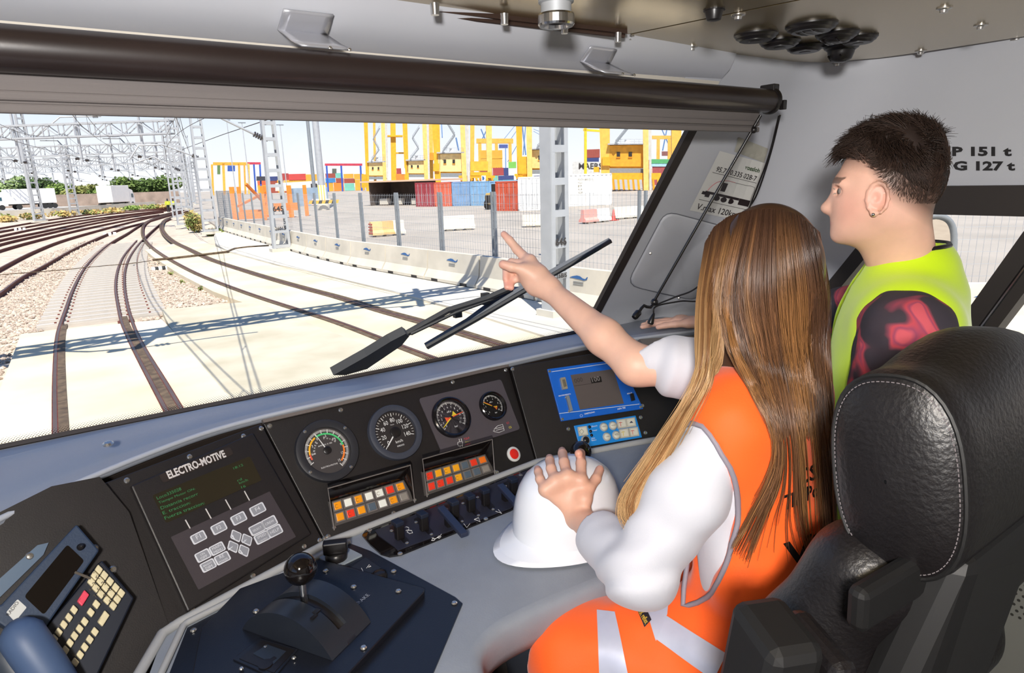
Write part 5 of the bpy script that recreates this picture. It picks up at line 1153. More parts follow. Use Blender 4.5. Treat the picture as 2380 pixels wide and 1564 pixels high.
def gauge(P, cx, cy, rpx, label, name, ring, face, nticks, a0, a1, major, nums, needles, rim_w=.16, hub=.16, par=None):
    c = P.at(cx, cy); R = rpx * c.length / math.sqrt(1 + ((cx - 1190) / FOC) ** 2 + ((cy - 782) / FOC) ** 2) / FOC; u, v = axes(P); n = P.n
    t = thing(name, label, 'gauge', c, group='gauges on the driver desk')
    m = MB(); m.lathe(c, n, [(R, 0), (R, .008), (R * .98, .012), (R * (1 - rim_w * .5), .014), (R * (1 - rim_w), .012), (R * (1 - rim_w), .003)], 48, cap=False); m.build('bezel', ring, t, smooth=40)
    Ri = R * (1 - rim_w)
    m = MB(); m.lathe(c, n, [(Ri * 1.01, .001), (Ri * 1.01, .003), (.0005, .003)], 40); m.build('dial_face', face, t)
    d = lambda a: u * math.cos(math.radians(a)) + v * math.sin(math.radians(a))
    white = mat('dial_white', '#e9e7e2', .5)
    m = MB()
    for i in range(nticks + 1):
        a = a0 + (a1 - a0) * i / nticks; L = .17 if i % major == 0 else .10; w = .009 if i % major == 0 else .0055
        m.boxf(c + d(a) * (Ri * (.93 - L / 2)) + n * .0036, d(a) * (Ri * L / 2), d(a + 90) * (Ri * w * 1.6), n * .0003)
    m.build('scale_ticks', white, t, kind='stuff')
    for s, a, rr, hgt in nums:
        q = c + d(a) * (Ri * rr); vs, fs, sz = text_mesh(s, .02); hh = Ri * hgt; wd = hh * sz[0] / sz[1] * .85; m = MB()
        text_on(m, s, q - u * (wd / 2) - v * (hh / 2), q + u * (wd / 2) - v * (hh / 2), n, .0036, tall=hh); m.build('numeral', white, t)
    for a, l0, l1, w0, w1, mm in needles:
        m = MB(); m.prism([c + d(a) * (Ri * l0) + d(a + 90) * (Ri * w0), c + d(a) * (Ri * l0) - d(a + 90) * (Ri * w0), c + d(a) * (Ri * l1) - d(a + 90) * (Ri * w1), c + d(a) * (Ri * l1) + d(a + 90) * (Ri * w1)], n, .005, .006); m.build('needle', mm, t)
    if hub: m = MB(); m.lathe(c, n, [(Ri * hub, .004), (Ri * hub, .008), (Ri * hub * .8, .009), (.0004, .009)], 28); m.build('hub_cap', m_lamp_k, t, smooth=40)
    return t, c, R, Ri, u, v, n, d
m_ring = mat('bezel_black', '#2a2a2e', .4); m_ring2 = mat('bezel_slate', '#3a3d47', .5); m_face = mat('dial_dark', '#2c2726', .5); m_face2 = mat('dial_grey', '#3d3837', .5)
Wn = mat('dial_white', '#e9e7e2', .5)
T = gauge(P3, 759, 1048, 74, 'large brake and power ammeter with coloured arc', 'ammeter', m_ring, m_face2, 84, 205, -62, 6, [('6', 178, .64, .11), ('3', 147, .64, .11), ('0', 113, .64, .11), ('3', 78, .64, .11), ('6', 40, .64, .11), ('9', 8, .66, .11), ('12', -24, .66, .11), ('15', -55, .66, .11)], [(109, .10, .83, .022, .006, Wn)], rim_w=.26, hub=.17)
t, c, R, Ri, u, v, n, d = T
def arc(t, c, n, d, r0, r1, a0, a1, mm):
    k = 16; A = [a0 + (a1 - a0) * i / k for i in range(k + 1)]; m = MB(); m.grid([[c + d(a) * r0 + n * .0037 for a in A], [c + d(a) * r1 + n * .0037 for a in A]]); m.build('colour_arc', mm, t)
for a0, a1, col in ((196, 178, '#e4573a'), (178, 116, '#f0b021'), (112, 4, '#48c674'), (4, -52, '#ec7c25')): arc(t, c, n, d, Ri * .70, Ri * .775, a0, a1, mat('arc_' + col[1:], col, .5))
def dtext(t, s, cc, u, v, n, w, rot=0.0, name='dial_text', mm=None, h=.0037):
    cr, sr = math.cos(math.radians(rot)), math.sin(math.radians(rot)); uu = u * cr + v * sr; m = MB(); vs, fs, sz = text_mesh(s, .02)
    text_on(m, s, cc - uu * (w / 2), cc + uu * (w / 2), n, h); m.build(name, mm or Wn, t)
for i, ch in enumerate('BRAKE'): a = 178 - i * 13; dtext(t, ch, c + d(a) * (Ri * .50), u, v, n, Ri * .065, a - 90)
for i, ch in enumerate('POWER'): a = 84 - i * 13; dtext(t, ch, c + d(a) * (Ri * .50), u, v, n, Ri * .07, a - 90)
dtext(t, 'AMPS DC X 100', c + v * (Ri * .24), u, v, n, Ri * .62); dtext(t, 'ELECTRO-MOTIVE', c - v * (Ri * .68) - u * (Ri * .1), u, v, n, Ri * .72)
for a in (35, 125, 215, 305): screw(t, c + d(a) * (R * .90) + n * .0125, n, .55)
nm = [(s, 222 - 1.73 * k, .60, .20) for s, k in (('0', 2), ('20', 20), ('40', 40), ('60', 60), ('80', 80), ('100', 100), ('120', 120), ('140', 140))]
t, c, R, Ri, u, v, n, d = gauge(P3, 917, 1006, 66, 'speedometer dial marked up to 140 km/h', 'speedometer', m_ring2, m_face, 28, 222, -20, 4, nm, [(222, .15, .80, .03, .02, Wn)], rim_w=.23, hub=.25)
dtext(t, 'km/h', c - v * (Ri * .50) + u * (Ri * .05), u, v, n, Ri * .36); dtext(t, '0082035', c - v * (Ri * .68) + u * (Ri * .05), u, v, n, Ri * .36); dtext(t, 'Deuta', c + v * (Ri * .36), u, v, n, Ri * .18)
# pressure gauge plate
t = thing('pressure_plate', 'grey rounded plate around the two pressure gauges', 'plate', P3.at(1090, 965)); rplate(P3, [(972, 927), (1163, 882), (1208, 998), (1027, 1055)], .0005, .003, 'plate', mat('plate_taupe', '#4e474b', .55, bump=.05, bscale=400), t, .06)
ln = mat('dial_white', '#e9e7e2', .5)
def strokes(P, par, polys, h, r, mm, name='pictogram'):
    m = MB()
    for pl in polys: m.tube([P.at(x, y, h) for x, y in pl], r, 5)
    m.build(name, mm, par)
strokes(P3, t, [[(1044, 1042), (1066, 1036), (1068, 1040), (1046, 1046), (1044, 1042)], [(1064, 1036), (1064, 1028), (1074, 1025), (1076, 1033), (1066, 1036)], [(1068, 1026), (1067, 1020)], [(1073, 1025), (1072, 1019)]], .004, .0007, ln)
strokes(P3, t, [[(1148, 998), (1156, 990), (1168, 986), (1172, 1000), (1160, 1005), (1148, 1003)], [(1146, 1002), (1150, 1000)], [(1152, 996), (1168, 992)], [(1153, 1000), (1170, 996)]], .004, .0007, ln)
for s, a, b, col in (('T.D.P.', (1078, 1024), (1091, 1020), '#d2404a'), ('T.F.A.', (1081, 1033), (1095, 1030), '#d8c83c'), ('C1', (1177, 987), (1182, 985), '#d2404a'), ('C2', (1182, 997), (1188, 995), '#d8c83c')): m = MB(); P3.text(m, s, a, b, .0036, None, .02); m.build('gauge_code', mat('code_' + col[1:], col, .5), t)
m_yn = mat('needle_yellow', '#f0d43a', .5); m_rn = mat('needle_red', '#ee5a35', .5); m_rim = mat('gauge_rim_gloss', '#141112', .15)
for cx, cy, r, lb, na, nb, mx in ((1047, 971, 49, 'larger pressure gauge in bar with crossed red and yellow needles', 212, 8, 12), (1143, 945, 35, 'smaller pressure gauge in bar with one orange needle', 146, 143, 10)):
    nm = [(str(k), 220 - 260 * k / mx, .62, .12) for k in range(0, mx + 1, 1 if mx == 12 else 2)]
    t, c, R, Ri, u, v, n, d = gauge(P3, cx, cy, r, lb, 'pressure_gauge', m_rim, mat('dial_black', '#161414', .4), 60, 220, -40, 5, nm, [(na, -.28, .85, .05, .015, m_yn), (na, -.36, -.2, .15, .06, m_yn), (nb, -.28, .85, .045, .015, m_rn), (nb, -.40, -.2, .14, .06, m_rn)], rim_w=.17, hub=.07)
    dtext(t, 'bar', c - v * (Ri * .62) + u * (Ri * .12), u, v, n, Ri * .22); strokes_c = c + v * (Ri * .30); dtext(t, 'oKo', strokes_c, u, v, n, Ri * .3)
# indicator lamp blocks
TC = {'o': mat('lamp_amber', '#f59a14', .35), 'w': mat('lamp_white', '#efefe4', .35), 'r': mat('lamp_red', '#ee3a22', .35), 'g': mat('lamp_grey', '#53606c', .4), 's': mat('lamp_symbol', '#8d857c', .4), 'y': mat('lamp_yellow', '#f5a81c', .35), 't': mat('lamp_orange', '#f2741a', .35)}
def lampblock(q, hood, foot, rows, label):
    t = thing('indicator_block', label, 'indicator lamps', P3.at(*bil(q, .5, .5)), group='indicator lamp blocks')
    cheek = MB()
    hl0, hl1 = hood; fl, fr_ = foot
    A, B = P3.at(*hl0, .034), P3.at(*hl1, .034); a, b = P3.at(*q[0], .002), P3.at(*q[1], .002)
    m = MB(); m.add([A, B, b + (b - a) * .02, a - (b - a) * .02, A + P3.n * .002 + V((0, 0, .003)), B + P3.n * .002 + V((0, 0, .003)), P3.at(hl1[0], hl1[1]) + V((0, 0, .012)), P3.at(hl0[0], hl0[1]) + V((0, 0, .012))], [(0, 1, 2, 3), (4, 5, 1, 0), (7, 6, 5, 4)]); m.build('hood', m_gloss, t)
    MB().tube([P3.at(*fl, .005), A, B, P3.at(*fr_, .005)], .0016, 6).build('hood_edge', mat('hood_edge', '#77706c', .4), t)
    for top, ft, qa, qb in ((A, fl, q[0], q[3]), (B, fr_, q[1], q[2])):
        m = MB(); m.add([top, P3.at(*ft, .004), P3.at(*ft, -.0), P3.at(*qa, 0)], [(0, 1, 2, 3)]); m.build('side_cheek', m_gloss, t)
    m = MB(); e = 6; m.prism(P3.poly([(q[0][0] - e, q[0][1] - 1), (q[1][0] + e, q[1][1] - e), (q[2][0] + e, q[2][1] + 1), (q[3][0] - e, q[3][1] + e)]), P3.n, .0, .003); m.build('lamp_tray', mat('tray_grey', '#4a4542', .5), t)
    for j, row in enumerate(rows):
        nC = len(row)
        for i, ch in enumerate(row):
            g = .07; s0, s1 = (i + g) / nC, (i + 1 - g) / nC; t0, t1 = (j + g * 1.1) / 2, (j + 1 - g * 1.1) / 2
            Q = [bil(q, s0, t0), bil(q, s1, t0), bil(q, s1, t1), bil(q, s0, t1)]
            fm = MB(); fm.prism(P3.poly(Q), P3.n, .003, .0055); lf = fm.build('lamp_frame', mat('lamp_frame', '#8a8380', .35, metal=.4), t)
            k = .11; Q2 = [bil(Q, k, k), bil(Q, 1 - k, k), bil(Q, 1 - k, 1 - k), bil(Q, k, 1 - k)]; m = MB(); m.prism(P3.poly(Q2), P3.n, .0055, .0075); o = m.build('lamp_tile', TC[ch], lf, bevel=.001)
            if ch in 'oryws' and (i + j) % 2 == 0:
                cc = bil(Q, .5, .5); w = 4; m = MB()
                m.tube([P3.at(cc[0] + w * math.cos(a), cc[1] + w * math.sin(a), .0078) for a in np.linspace(.6, 5.2, 9)], .0004, 4); m.build('lamp_symbol', mat('symbol_dark', '#6b4a20', .6), lf)
    for x, y in (fl, fr_): screw(t, P3.at(x, y - 6, .001), P3.n, .6)
lampblock([(768, 1167), (936, 1117), (953, 1163), (779, 1219)], ((762, 1135), (954, 1081)), ((777, 1232), (964, 1168)), ['owowwro', 'orogwos'], 'hooded block of coloured lamps below the ammeter')
lampblock([(984, 1098), (1125, 1057), (1141, 1097), (992, 1147)], ((982, 1067), (1144, 1021)), ((993, 1155), (1150, 1102)), ['ryyygrt', 'rrrygg s'.replace(' ', '')], 'hooded block of coloured lamps below the pressure gauges')
def button(P, cx, cy, r0, r1, ringm, capm, label, name='push_button', par=None, h=.006):
    c = P.at(cx, cy); k = (c.dot(V((XA[2], YA[2], ZA[2])))) / FOC; t = thing(name, label, 'button', c) if par is None else par
    m = MB(); m.lathe(c, P.n, [(r0 * k, 0), (r0 * k, h * .6), (r1 * k * 1.05, h), (r1 * k, h * .8)], 28, cap=False); rg = m.build('button_ring', ringm, t, smooth=40)
    m = MB(); m.lathe(c, P.n, [(r1 * k, h * .3), (r1 * k, h * .9), (r1 * k * .8, h * 1.15), (.0003, h * 1.25)], 24); m.build('button_cap', capm, rg if par is not None else t, smooth=50)
    return t
button(P3, 1193, 1056, 17.5, 12, mat('button_white_ring', '#d9d6d0', .35), mat('button_red', '#e02a20', .3), 'round red push button with a white ring')
# ------------------------------------------------ display unit (P2)
t = thing('display_unit', 'black display console with green text screen and grey membrane keys', 'display', P2.at(500, 1220)); u2, v2 = axes(P2)
plate(P2, [(228, 1128), (608, 985), (752, 1258), (398, 1476)], -.03, 0, 'mounting_plate', m_blk, t, bevel=.002)
plate(P2, [(300, 1133), (583, 1010), (718, 1244), (432, 1425)], 0, .012, 'case', m_blk, t, bevel=.003)
H = .012
rplate(P2, [(364, 1109), (529, 1043), (538, 1060), (376, 1127)], H, H + .001, 'name_plate', mat('nameplate', '#2f2724', .4), t, .3)
m = MB(); P2.text(m, 'ELECTRO-MOTIVE', (388, 1119), (521, 1067), H + .002, .0165, .035); m.build('name_lettering', mat('silver_print', '#cfc9c4', .4), t)
rplate(P2, [(349, 1156), (575, 1065), (603, 1120), (381, 1220)], H, H + .0008, 'screen', mat('lcd_dark', '#2c271c', .25), t, .08)
lcd = mat('lcd_green', '#2f7a48', .5, emit=.12)
for k, s in enumerate(('Loco335028', 'Tiempo Motor ON:', 'Distancia recorr', 'E. traccion:', 'Fuerza traccion:')):
    x0, y0 = 361 + 4.5 * k, 1166 + 11.6 * k; L = (56, 84, 86, 64, 92)[k]; m = MB(); P2.text(m, s, (x0, y0), (x0 + L, y0 - L * .40), H + .0015, .006); m.build('screen_text', lcd, t)
for s, x, y, L in (('18:12', 538, 1096, 22), ('rd', 547, 1124, 10), ('km/h', 551, 1130, 20), ('16', 556, 1140, 10)): m = MB(); P2.text(m, s, (x, y), (x + L, y - L * .4), H + .0015, .005); m.build('screen_text', lcd, t)
rplate(P2, [(392, 1252), (621, 1146), (682, 1251), (456, 1374)], H, H + .0008, 'membrane', mat('membrane_plum', '#3d3639', .5, bump=.05, bscale=500), t, .02)
for a, b in (((431, 1208), (442, 1228)), ((478, 1182), (491, 1205)), ((524, 1161), (537, 1184)), ((568, 1141), (580, 1163))): MB().tube([P2.at(*a, H + .001), P2.at(*b, H + .001)], .0012, 5).build('key_line', mat('silver_print', '#cfc9c4', .4), t)
kw = mat('key_white', '#d7d8dc', .5); kg = mat('key_grey', '#8f9096', .5)
e1 = V((33, -17)); e2 = V((11, 21))
def mkey(cx, cy, s1, s2, lab, diamond=False):
    a = V((e1.x * s1, e1.y * s1)) / 2; b = V((e2.x * s2, e2.y * s2)) / 2
    Q = [(cx - a.x - b.x, cy - a.y - b.y), (cx + a.x - b.x, cy + a.y - b.y), (cx + a.x + b.x, cy + a.y + b.y), (cx - a.x + b.x, cy - a.y + b.y)]
    if diamond: w = 15; Q = [(cx - 9, cy - 15), (cx + 13, cy - 5), (cx + 8, cy + 16), (cx - 14, cy + 5)]
    k = MB().prism(rquad(P2.poly(Q), .2), P2.n, H + .0008, H + .0018).build('membrane_key', kw, t)
    C = V((cx, cy)); Q2 = [(cx + (x - cx) * .82, cy + (y - cy) * .78) for x, y in Q]; MB().prism(rquad(P2.poly(Q2), .15), P2.n, H + .0018, H + .0021).build('key_face', kg, k)
    if lab == '>':
        ang = (cx * 7 + cy) % 4
    m = MB()
    if diamond:
        dx, dy = lab; m.tube([P2.at(cx - dx * 6, cy - dy * 6, H + .0024), P2.at(cx + dx * 6, cy + dy * 6, H + .0024)], [.0010, .0010], 5); m.cyl(P2.at(cx + dx * 2, cy + dy * 2, H + .0024), P2.at(cx + dx * 8, cy + dy * 8, H + .0024), .0025, .0002, 5)
    else:
        for i, s in enumerate(lab.split('/')):
            o = (i - (len(lab.split('/')) - 1) / 2) * 8 + 3; L = min(20, 5 * len(s)); P2.text(m, s, (cx - L / 2 + o * .45, cy + L * .26 + o), (cx + L / 2 + o * .45, cy - L * .26 + o), H + .0024)
    m.build('key_legend', kw, k)
for x, y, s in ((456, 1253, 'F1'), (503, 1231, 'F2'), (549, 1209, 'F3'), (593, 1188, 'F4'), (466, 1295, 'ON/OFF'), (499, 1279, 'MAIN/MENU'), (478, 1318, 'BRIGHT/DIM'), (511, 1301, 'RE/POWER'), (591, 1233, 'SELECT'), (620, 1218, 'CREW'), (603, 1253, 'SPEED/CONTROL'), (632, 1238, 'HELP')): mkey(x, y, .96, .95, s)
for x, y, dd_ in ((543, 1249, (-.5, -.85)), (568, 1258, (.75, -.6)), (536, 1274, (-.75, .6)), (561, 1283, (.5, .85))): mkey(x, y, 1, 1, dd_, True)
for x, y in ((295, 1117), (441, 1062), (566, 1014), (607, 996), (235, 1137), (447, 1418), (588, 1338), (707, 1270), (743, 1256), (400, 1452), (376, 1468)): screw(t, P2.at(x, y, .001), P2.n, .75)
# ------------------------------------------------ signalling unit (P4)
t = thing('signal_panel', 'black panel at the right of the gauges holding two blue units', 'instrument panel', P4.at(1380, 1040))
plate(P4, [(1187, 852), (1700, 770), (1760, 1000), (1250, 1080)], -.03, 0, 'face_plate', m_blk, t, bevel=.002)
for x, y in ((1191, 858), (1321, 997), (1493, 943), (1489, 970), (1500, 1006), (1258, 1072)): screw(t, P4.at(x, y), P4.n, .8)
m_blue = mat('unit_blue', '#1464c8', .4, var=.06, vscale=30); m_cyan = mat('unit_cyan', '#1b86d6', .4)
t = thing('train_protection_display', 'bright blue train protection unit with a grey screen', 'display', P4.at(1380, 910)); 
plate(P4, [(1271, 859), (1440, 836), (1493, 951), (1303, 980)], 0, .006, 'blue_face', m_blue, t, bevel=.001)
plate(P4, [(1324, 873), (1423, 859), (1448, 939), (1346, 953)], .006, .0068, 'screen', mat('lcd_taupe', '#5e5552', .3), t)
plate(P4, [(1370, 880), (1394, 876), (1397, 889), (1373, 893)], .0068, .0072, 'speed_box', m_lamp_k, t)
for s, a, b, c_ in (('000', (1334, 892), (1353, 888), '#3a3230'), ('100', (1375, 890), (1393, 886), '#8d8580')): m = MB(); P4.text(m, s, a, b, .0076); m.build('screen_text', mat('t_' + c_[1:], c_, .6), t)
MB().tube([P4.at(1335, 897, .0072), P4.at(1396, 888, .0072)], .0005, 4).build('screen_rule', mat('t_3a3230', '#3a3230', .6), t)
for a, b in (((1282, 864), (1436, 841)), ((1300, 961), (1486, 939))): MB().tube([P4.at(*a, .0062), P4.at(*b, .0062)], .0009, 5).build('white_line', Wn, t)
for s, a, b in (('MANTENIMIENTO', (1297, 923), (1325, 918)), ('ASFA TBS', (1433, 954), (1452, 950)), ('DIMETRONIC', (1357, 965), (1381, 960)), ('BRILLO', (1456, 918), (1467, 915))): m = MB(); P4.text(m, s, a, b, .0066, None, .02); m.build('unit_lettering', Wn, t)
m = MB(); m.tube([P4.at(1351 + 3 * math.cos(a), 966 + 3 * math.sin(a), .0064) for a in np.linspace(0, 6.283, 13)], .0004, 4); m.build('maker_mark', Wn, t)
rplate(P4, [(1298, 881), (1310, 879), (1316, 906), (1304, 908)], .006, .014, 'serial_socket', mat('socket_metal', '#c9c2ae', .3, metal=.6), t, .15)
plate(P4, [(1302, 886), (1308, 885), (1312, 901), (1306, 903)], .014, .018, 'socket_pins', mat('socket_pin', '#8e8878', .4, metal=.6), t)
plate(P4, [(1312, 922), (1319, 921), (1328, 956), (1321, 958)], .006, .013, 'seal_lock', m_galvd, t)
plate(P4, [(1461, 917), (1468, 916), (1472, 932), (1465, 934)], .006, .013, 'brightness_switch', m_lamp_k, t)
for x, y in ((1277, 863), (1316, 924), (1323, 955), (1307, 974), (1489, 946)): screw(t, P4.at(x, y, .0062), P4.n, .6)
t = thing('train_protection_keypad', 'small cyan blue button unit below the blue display', 'keypad', P4.at(1410, 1005))
plate(P4, [(1333, 990), (1476, 966), (1491, 1017), (1347, 1042)], 0, .004, 'blue_face', m_cyan, t, bevel=.001)
sqm = mat('button_metal', '#cfcabd', .35, metal=.3); sqc = mat('button_cream', '#d9d6c4', .45)
def sqbtn(cx, cy, sym, colr):
    Q = [(cx - 12, cy - 9), (cx + 9, cy - 12), (cx + 13, cy + 9), (cx - 8, cy + 12)]; b = plate(P4, Q, .004, .009, 'square_button', sqm, t); Q2 = [(cx + (x - cx) * .72, cy + (y - cy) * .72) for x, y in Q]; plate(P4, Q2, .009, .011, 'button_cap', sqc, b)
    m = MB(); mm = mat('sym_' + colr[1:], colr, .5)
    if sym == 'd': m.tube([P4.at(cx + x, cy + y, .0115) for x, y in ((0, -6), (5, 0), (0, 6), (-5, 0), (0, -6))], .0005, 4)
    elif sym == 't': m.prism(P4.poly([(cx - 4, cy + 2), (cx + 5, cy + 1), (cx, cy - 3)]), P4.n, .011, .0115)
    else: m.tube([P4.at(cx, cy - 4, .0115), P4.at(cx + 1, cy + 5, .0115)], .0008, 5); m.tube([P4.at(cx - 4, cy - 3, .0115), P4.at(cx, cy - 5, .0115), P4.at(cx + 4, cy - 4, .0115)], .0008, 5)
    m.build('button_symbol', mm, b)
sqbtn(1352, 1003, 'd', '#4b4a44'); sqbtn(1442, 986, 'x', '#c8453a'); sqbtn(1463, 983, 't', '#26334d'); sqbtn(1448, 1008, 'x', '#d3b92f'); sqbtn(1470, 1005, 'x', '#d0453a')
for x, y, s in ((1402, 993, 'MODO'), (1423, 990, 'REARME'), (1409, 1016, 'ALARMA'), (1431, 1012, 'REC')):
    button(P4, x, y, 10.5, 8, sqm, sqc, '', par=t, h=.008); m = MB(); P4.text(m, s, (x - 5, y + 2), (x + 5, y), .0105); m.build('button_legend', mat('t_3a3230', '#3a3230', .6), t)
for y in (993, 1003, 1012): button(P4, 1369 + (y - 993) * .25, y, 4.5, 3, m_lamp_k, m_lamp_k, '', par=t, h=.005)
button(P4, 1359, 1024, 11, 8, sqm, m_lamp_k, '', par=t, h=.012)
for s, a, b in (('Eficacia', (1374, 994), (1387, 991)), ('Frenar', (1376, 1003), (1387, 1001)), ('ASFA', (1373, 1022), (1382, 1020)), ('Basico', (1374, 1026), (1385, 1024))): m = MB(); P4.text(m, s, a, b, .0046); m.build('unit_lettering', Wn, t)
# ------------------------------------------------ radio keypad (P1)
t = thing('radio_keypad', 'dark blue radio console with a small screen and rows of cream keys', 'radio', P1.at(160, 1400)); m_rad = mat('radio_navy', '#27374e', .55, bump=.06, bscale=300)
plate(P1, [(170, 1226), (222, 1286), (86, 1480), (60, 1500), (-40, 1430), (0, 1408)], 0, .030, 'screen_housing', m_rad, t, bevel=.003)
rplate(P1, [(148, 1273), (187, 1310), (94, 1434), (49, 1392)], .030, .0305, 'screen', m_gloss, t, .12)
rplate(P1, [(34, 1398), (55, 1417), (28, 1450), (8, 1428)], .030, .0308, 'maker_label', mat('label_silver', '#c9cac6', .4), t, .1)
m = MB(); P1.text(m, 'RADIO', (14, 1437), (38, 1406), .0312); m.build('label_text', m_lamp_k, t)
button(P1, 178, 1279, 9, 7, m_lamp_k, m_lamp_k, '', par=t, h=.034)
plate(P1, [(229, 1307), (303, 1394), (205, 1600), (150, 1600), (88, 1478)], 0, .026, 'key_housing', mat('radio_dark', '#141a28', .5), t, bevel=.003)
kc = mat('key_cream', '#ddd0a8', .5, var=.12, vscale=60); kr = mat('key_red', '#e2455c', .45); kt = mat('t_key', '#4a4238', .6)
SZ = lambda x, y: (x / 4.297, 1200 + y / 4.297)
def rkey(x, y, mm=kc, L=1.0, lab=''):
    a = V((-19 * L, 30 * L)); b = V((27, 27)); pts = [SZ(x - a.x * .9 - b.x * .9, y - a.y * .9 - b.y * .9), SZ(x + b.x * .9 - a.x * .9, y + b.y * .9 - a.y * .9), SZ(x + a.x * .9 + b.x * .9, y + a.y * .9 + b.y * .9), SZ(x + a.x * .9 - b.x * .9, y + a.y * .9 - b.y * .9)]
    k = MB().prism(P1.poly(pts), P1.n, .026, .033).build('key', mm, t, bevel=.0015)
    if lab:
        q0, q1 = SZ(x + a.x * .3, y + a.y * .3 + 4), SZ(x - a.x * .45, y - a.y * .45 + 4); m = MB(); text_on(m, lab, P1.at(*q0, .0332), P1.at(*q1, .0332), P1.n, .0003); m.build('key_print', kt, k)
KX = [(945, 560), (905, 620), (870, 680), (1000, 615), (960, 675), (915, 740), (1055, 675), (1010, 735), (965, 800), (1110, 735), (1065, 795), (1025, 860), (1165, 790), (1125, 850), (1085, 915), (920, 900), (865, 980), (700, 955), (650, 1030), (600, 1100), (550, 1175), (505, 1240), (805, 1070), (755, 1140), (705, 1210), (660, 1280), (615, 1350), (905, 1170), (855, 1245), (805, 1320), (760, 1395), (710, 1470)]
KL = ['AL', '1', 'MC', 'F', '2', '4', '3', '5', '7', '6', '8', '*', 'SE', '9', 'ENV', 'TEST', 'CLR', 'PA', 'IN', 'O', 'MEM', '+', 'R', 'T', 'EMT', 'MC', 'INT', 'VOL', 'BR+', 'BR-', 'S', 'F1']
for (x, y), s in zip(KX, KL): rkey(x, y, lab=s)
rkey(790, 840, kr, 2.1, 'EMERGENCIA'); rkey(990, 1040, kc, 2.1, 'CONEXION')
for x, y in ((69, 1293), (219, 1275), (262, 1324)): screw(t, P1.at(x, y, .001), P1.n, .9)
plate(P1, [(-20, 1362), (86, 1268), (112, 1262), (100, 1290), (0, 1388), (-20, 1408)], 0, .004, 'side_bracket', mat('bracket_blue', '#56687c', .45), t)
# handset lying at the lower left
t = thing('radio_handset', 'blue grey radio handset resting beside the cream keys', 'handset', P1.at(60, 1520))
m = MB(); ax = [P1.at(45, 1462, .03), P1.at(52, 1478, .05), P1.at(70, 1505, .056), P1.at(105, 1555, .056), P1.at(150, 1630, .05)]
m.tube(crom(ax, 4), [.004] + [.026] * 3 + [.030] * 13 , 16) if False else m.tube(crom(ax, 4), [.006, .018, .024, .027] + [.030] * 13, 16)
m.build('grip', mat('handset_blue_grey', '#45597a', .5), t, smooth=60)
m = MB(); ax = [P1.at(10, 1500, .02), P1.at(20, 1530, .03), P1.at(60, 1590, .03), P1.at(90, 1640, .03)]; m.tube(ax, .028, 14); m.build('cradle', mat('handset_dark', '#2b3440', .5), t, smooth=60)
# ------------------------------------------------ switch strip on the worktop
t = thing('switch_strip', 'black switch strip with lever switches set into the grey worktop', 'switch panel', PD.at(1010, 1210))
strip_px = [(842, 1247), (850, 1235), (866, 1229), (1060, 1154), (1300, 1062), (1330, 1100), (1188, 1188), (1060, 1240), (931, 1292), (906, 1296), (885, 1290), (860, 1268)]
plate(PD, strip_px, 0, .004, 'base_plate', m_gloss, t)
plate(PD, [(872, 1238), (1290, 1072), (1318, 1106), (1186, 1186), (925, 1284), (917, 1276), (880, 1250)], .004, .006, 'top_plate', mat('strip_slate', '#2b2b36', .45, var=.1, vscale=30), t)
def lever(x, y, hgt=.036, big=False):
    sl = [(x - 26, y - 20), (x - 14, y - 26), (x + 22, y + 10), (x + 10, y + 17)]
    MB().prism(rquad(PD.poly(sl), .3), V((0, 0, 1)), .006, .0064).build('slot', m_lamp_k, t)
    b = PD.at(x, y, .006); u = (PD.at(x + 22, y + 14) - PD.at(x - 22, y - 20)); u.normalize(); s = u.cross(Z1)
    st = MB().boxf(b + Z1 * (hgt / 2) - u * .002, u * .007, s * .009, Z1 * (hgt / 2)).build('lever_switch', m_lamp_k, t, bevel=.002)
    MB().boxf(b + Z1 * hgt - u * .006, u * .012, s * .010, Z1 * .005).build('lever_tip', mat('lever_tip', '#1d2230', .35), st, bevel=.002)
    for q in ((x - 20, y - 18), (x + 16, y + 10)): screw(t, PD.at(*q, .0066), Z1, .55)
for x, y in ((930, 1252), (987, 1232), (1058, 1202), (1096, 1188), (1130, 1174), (1195, 1148)): lever(x, y)
for a, b in (((1024, 1180), (1080, 1244)), ((1162, 1128), (1200, 1170))):
    A, B = PD.at(*a, .035), PD.at(*b, .022); MB().bar(A, B, .017, .011).build('bar_handle', mat('bar_slate', '#2a3044', .4), t, bevel=.002); c = A.lerp(B, .3); MB().bar(c, V((c.x, c.y, ZD + .004)), .016, .010, V((1, 0, 0))).build('handle_stem', m_lamp_k, t)
for x, y in ((859, 1233), (930, 1287), (1054, 1163), (1129, 1206), (1210, 1105)): screw(t, PD.at(x, y, .0045), Z1, .75)
strokes(PD, t, [[(941, 1226), (944, 1224), (950, 1226), (950, 1231), (943, 1233)], [(946, 1236), (950, 1232), (957, 1233), (959, 1238), (952, 1240), (946, 1236)], [(1004, 1250), (1009, 1253), (1022, 1247), (1026, 1241)], [(1003, 1256), (1007, 1250), (1012, 1252), (1009, 1256), (1003, 1256)], [(1016, 1249), (1021, 1245), (1025, 1247), (1021, 1251), (1016, 1249)], [(1078, 1217), (1085, 1226), (1092, 1217)], [(1102, 1207), (1116, 1212), (1112, 1203), (1102, 1207)], [(1152, 1188), (1166, 1193), (1158, 1184)]], .0068, .0006, Wn)
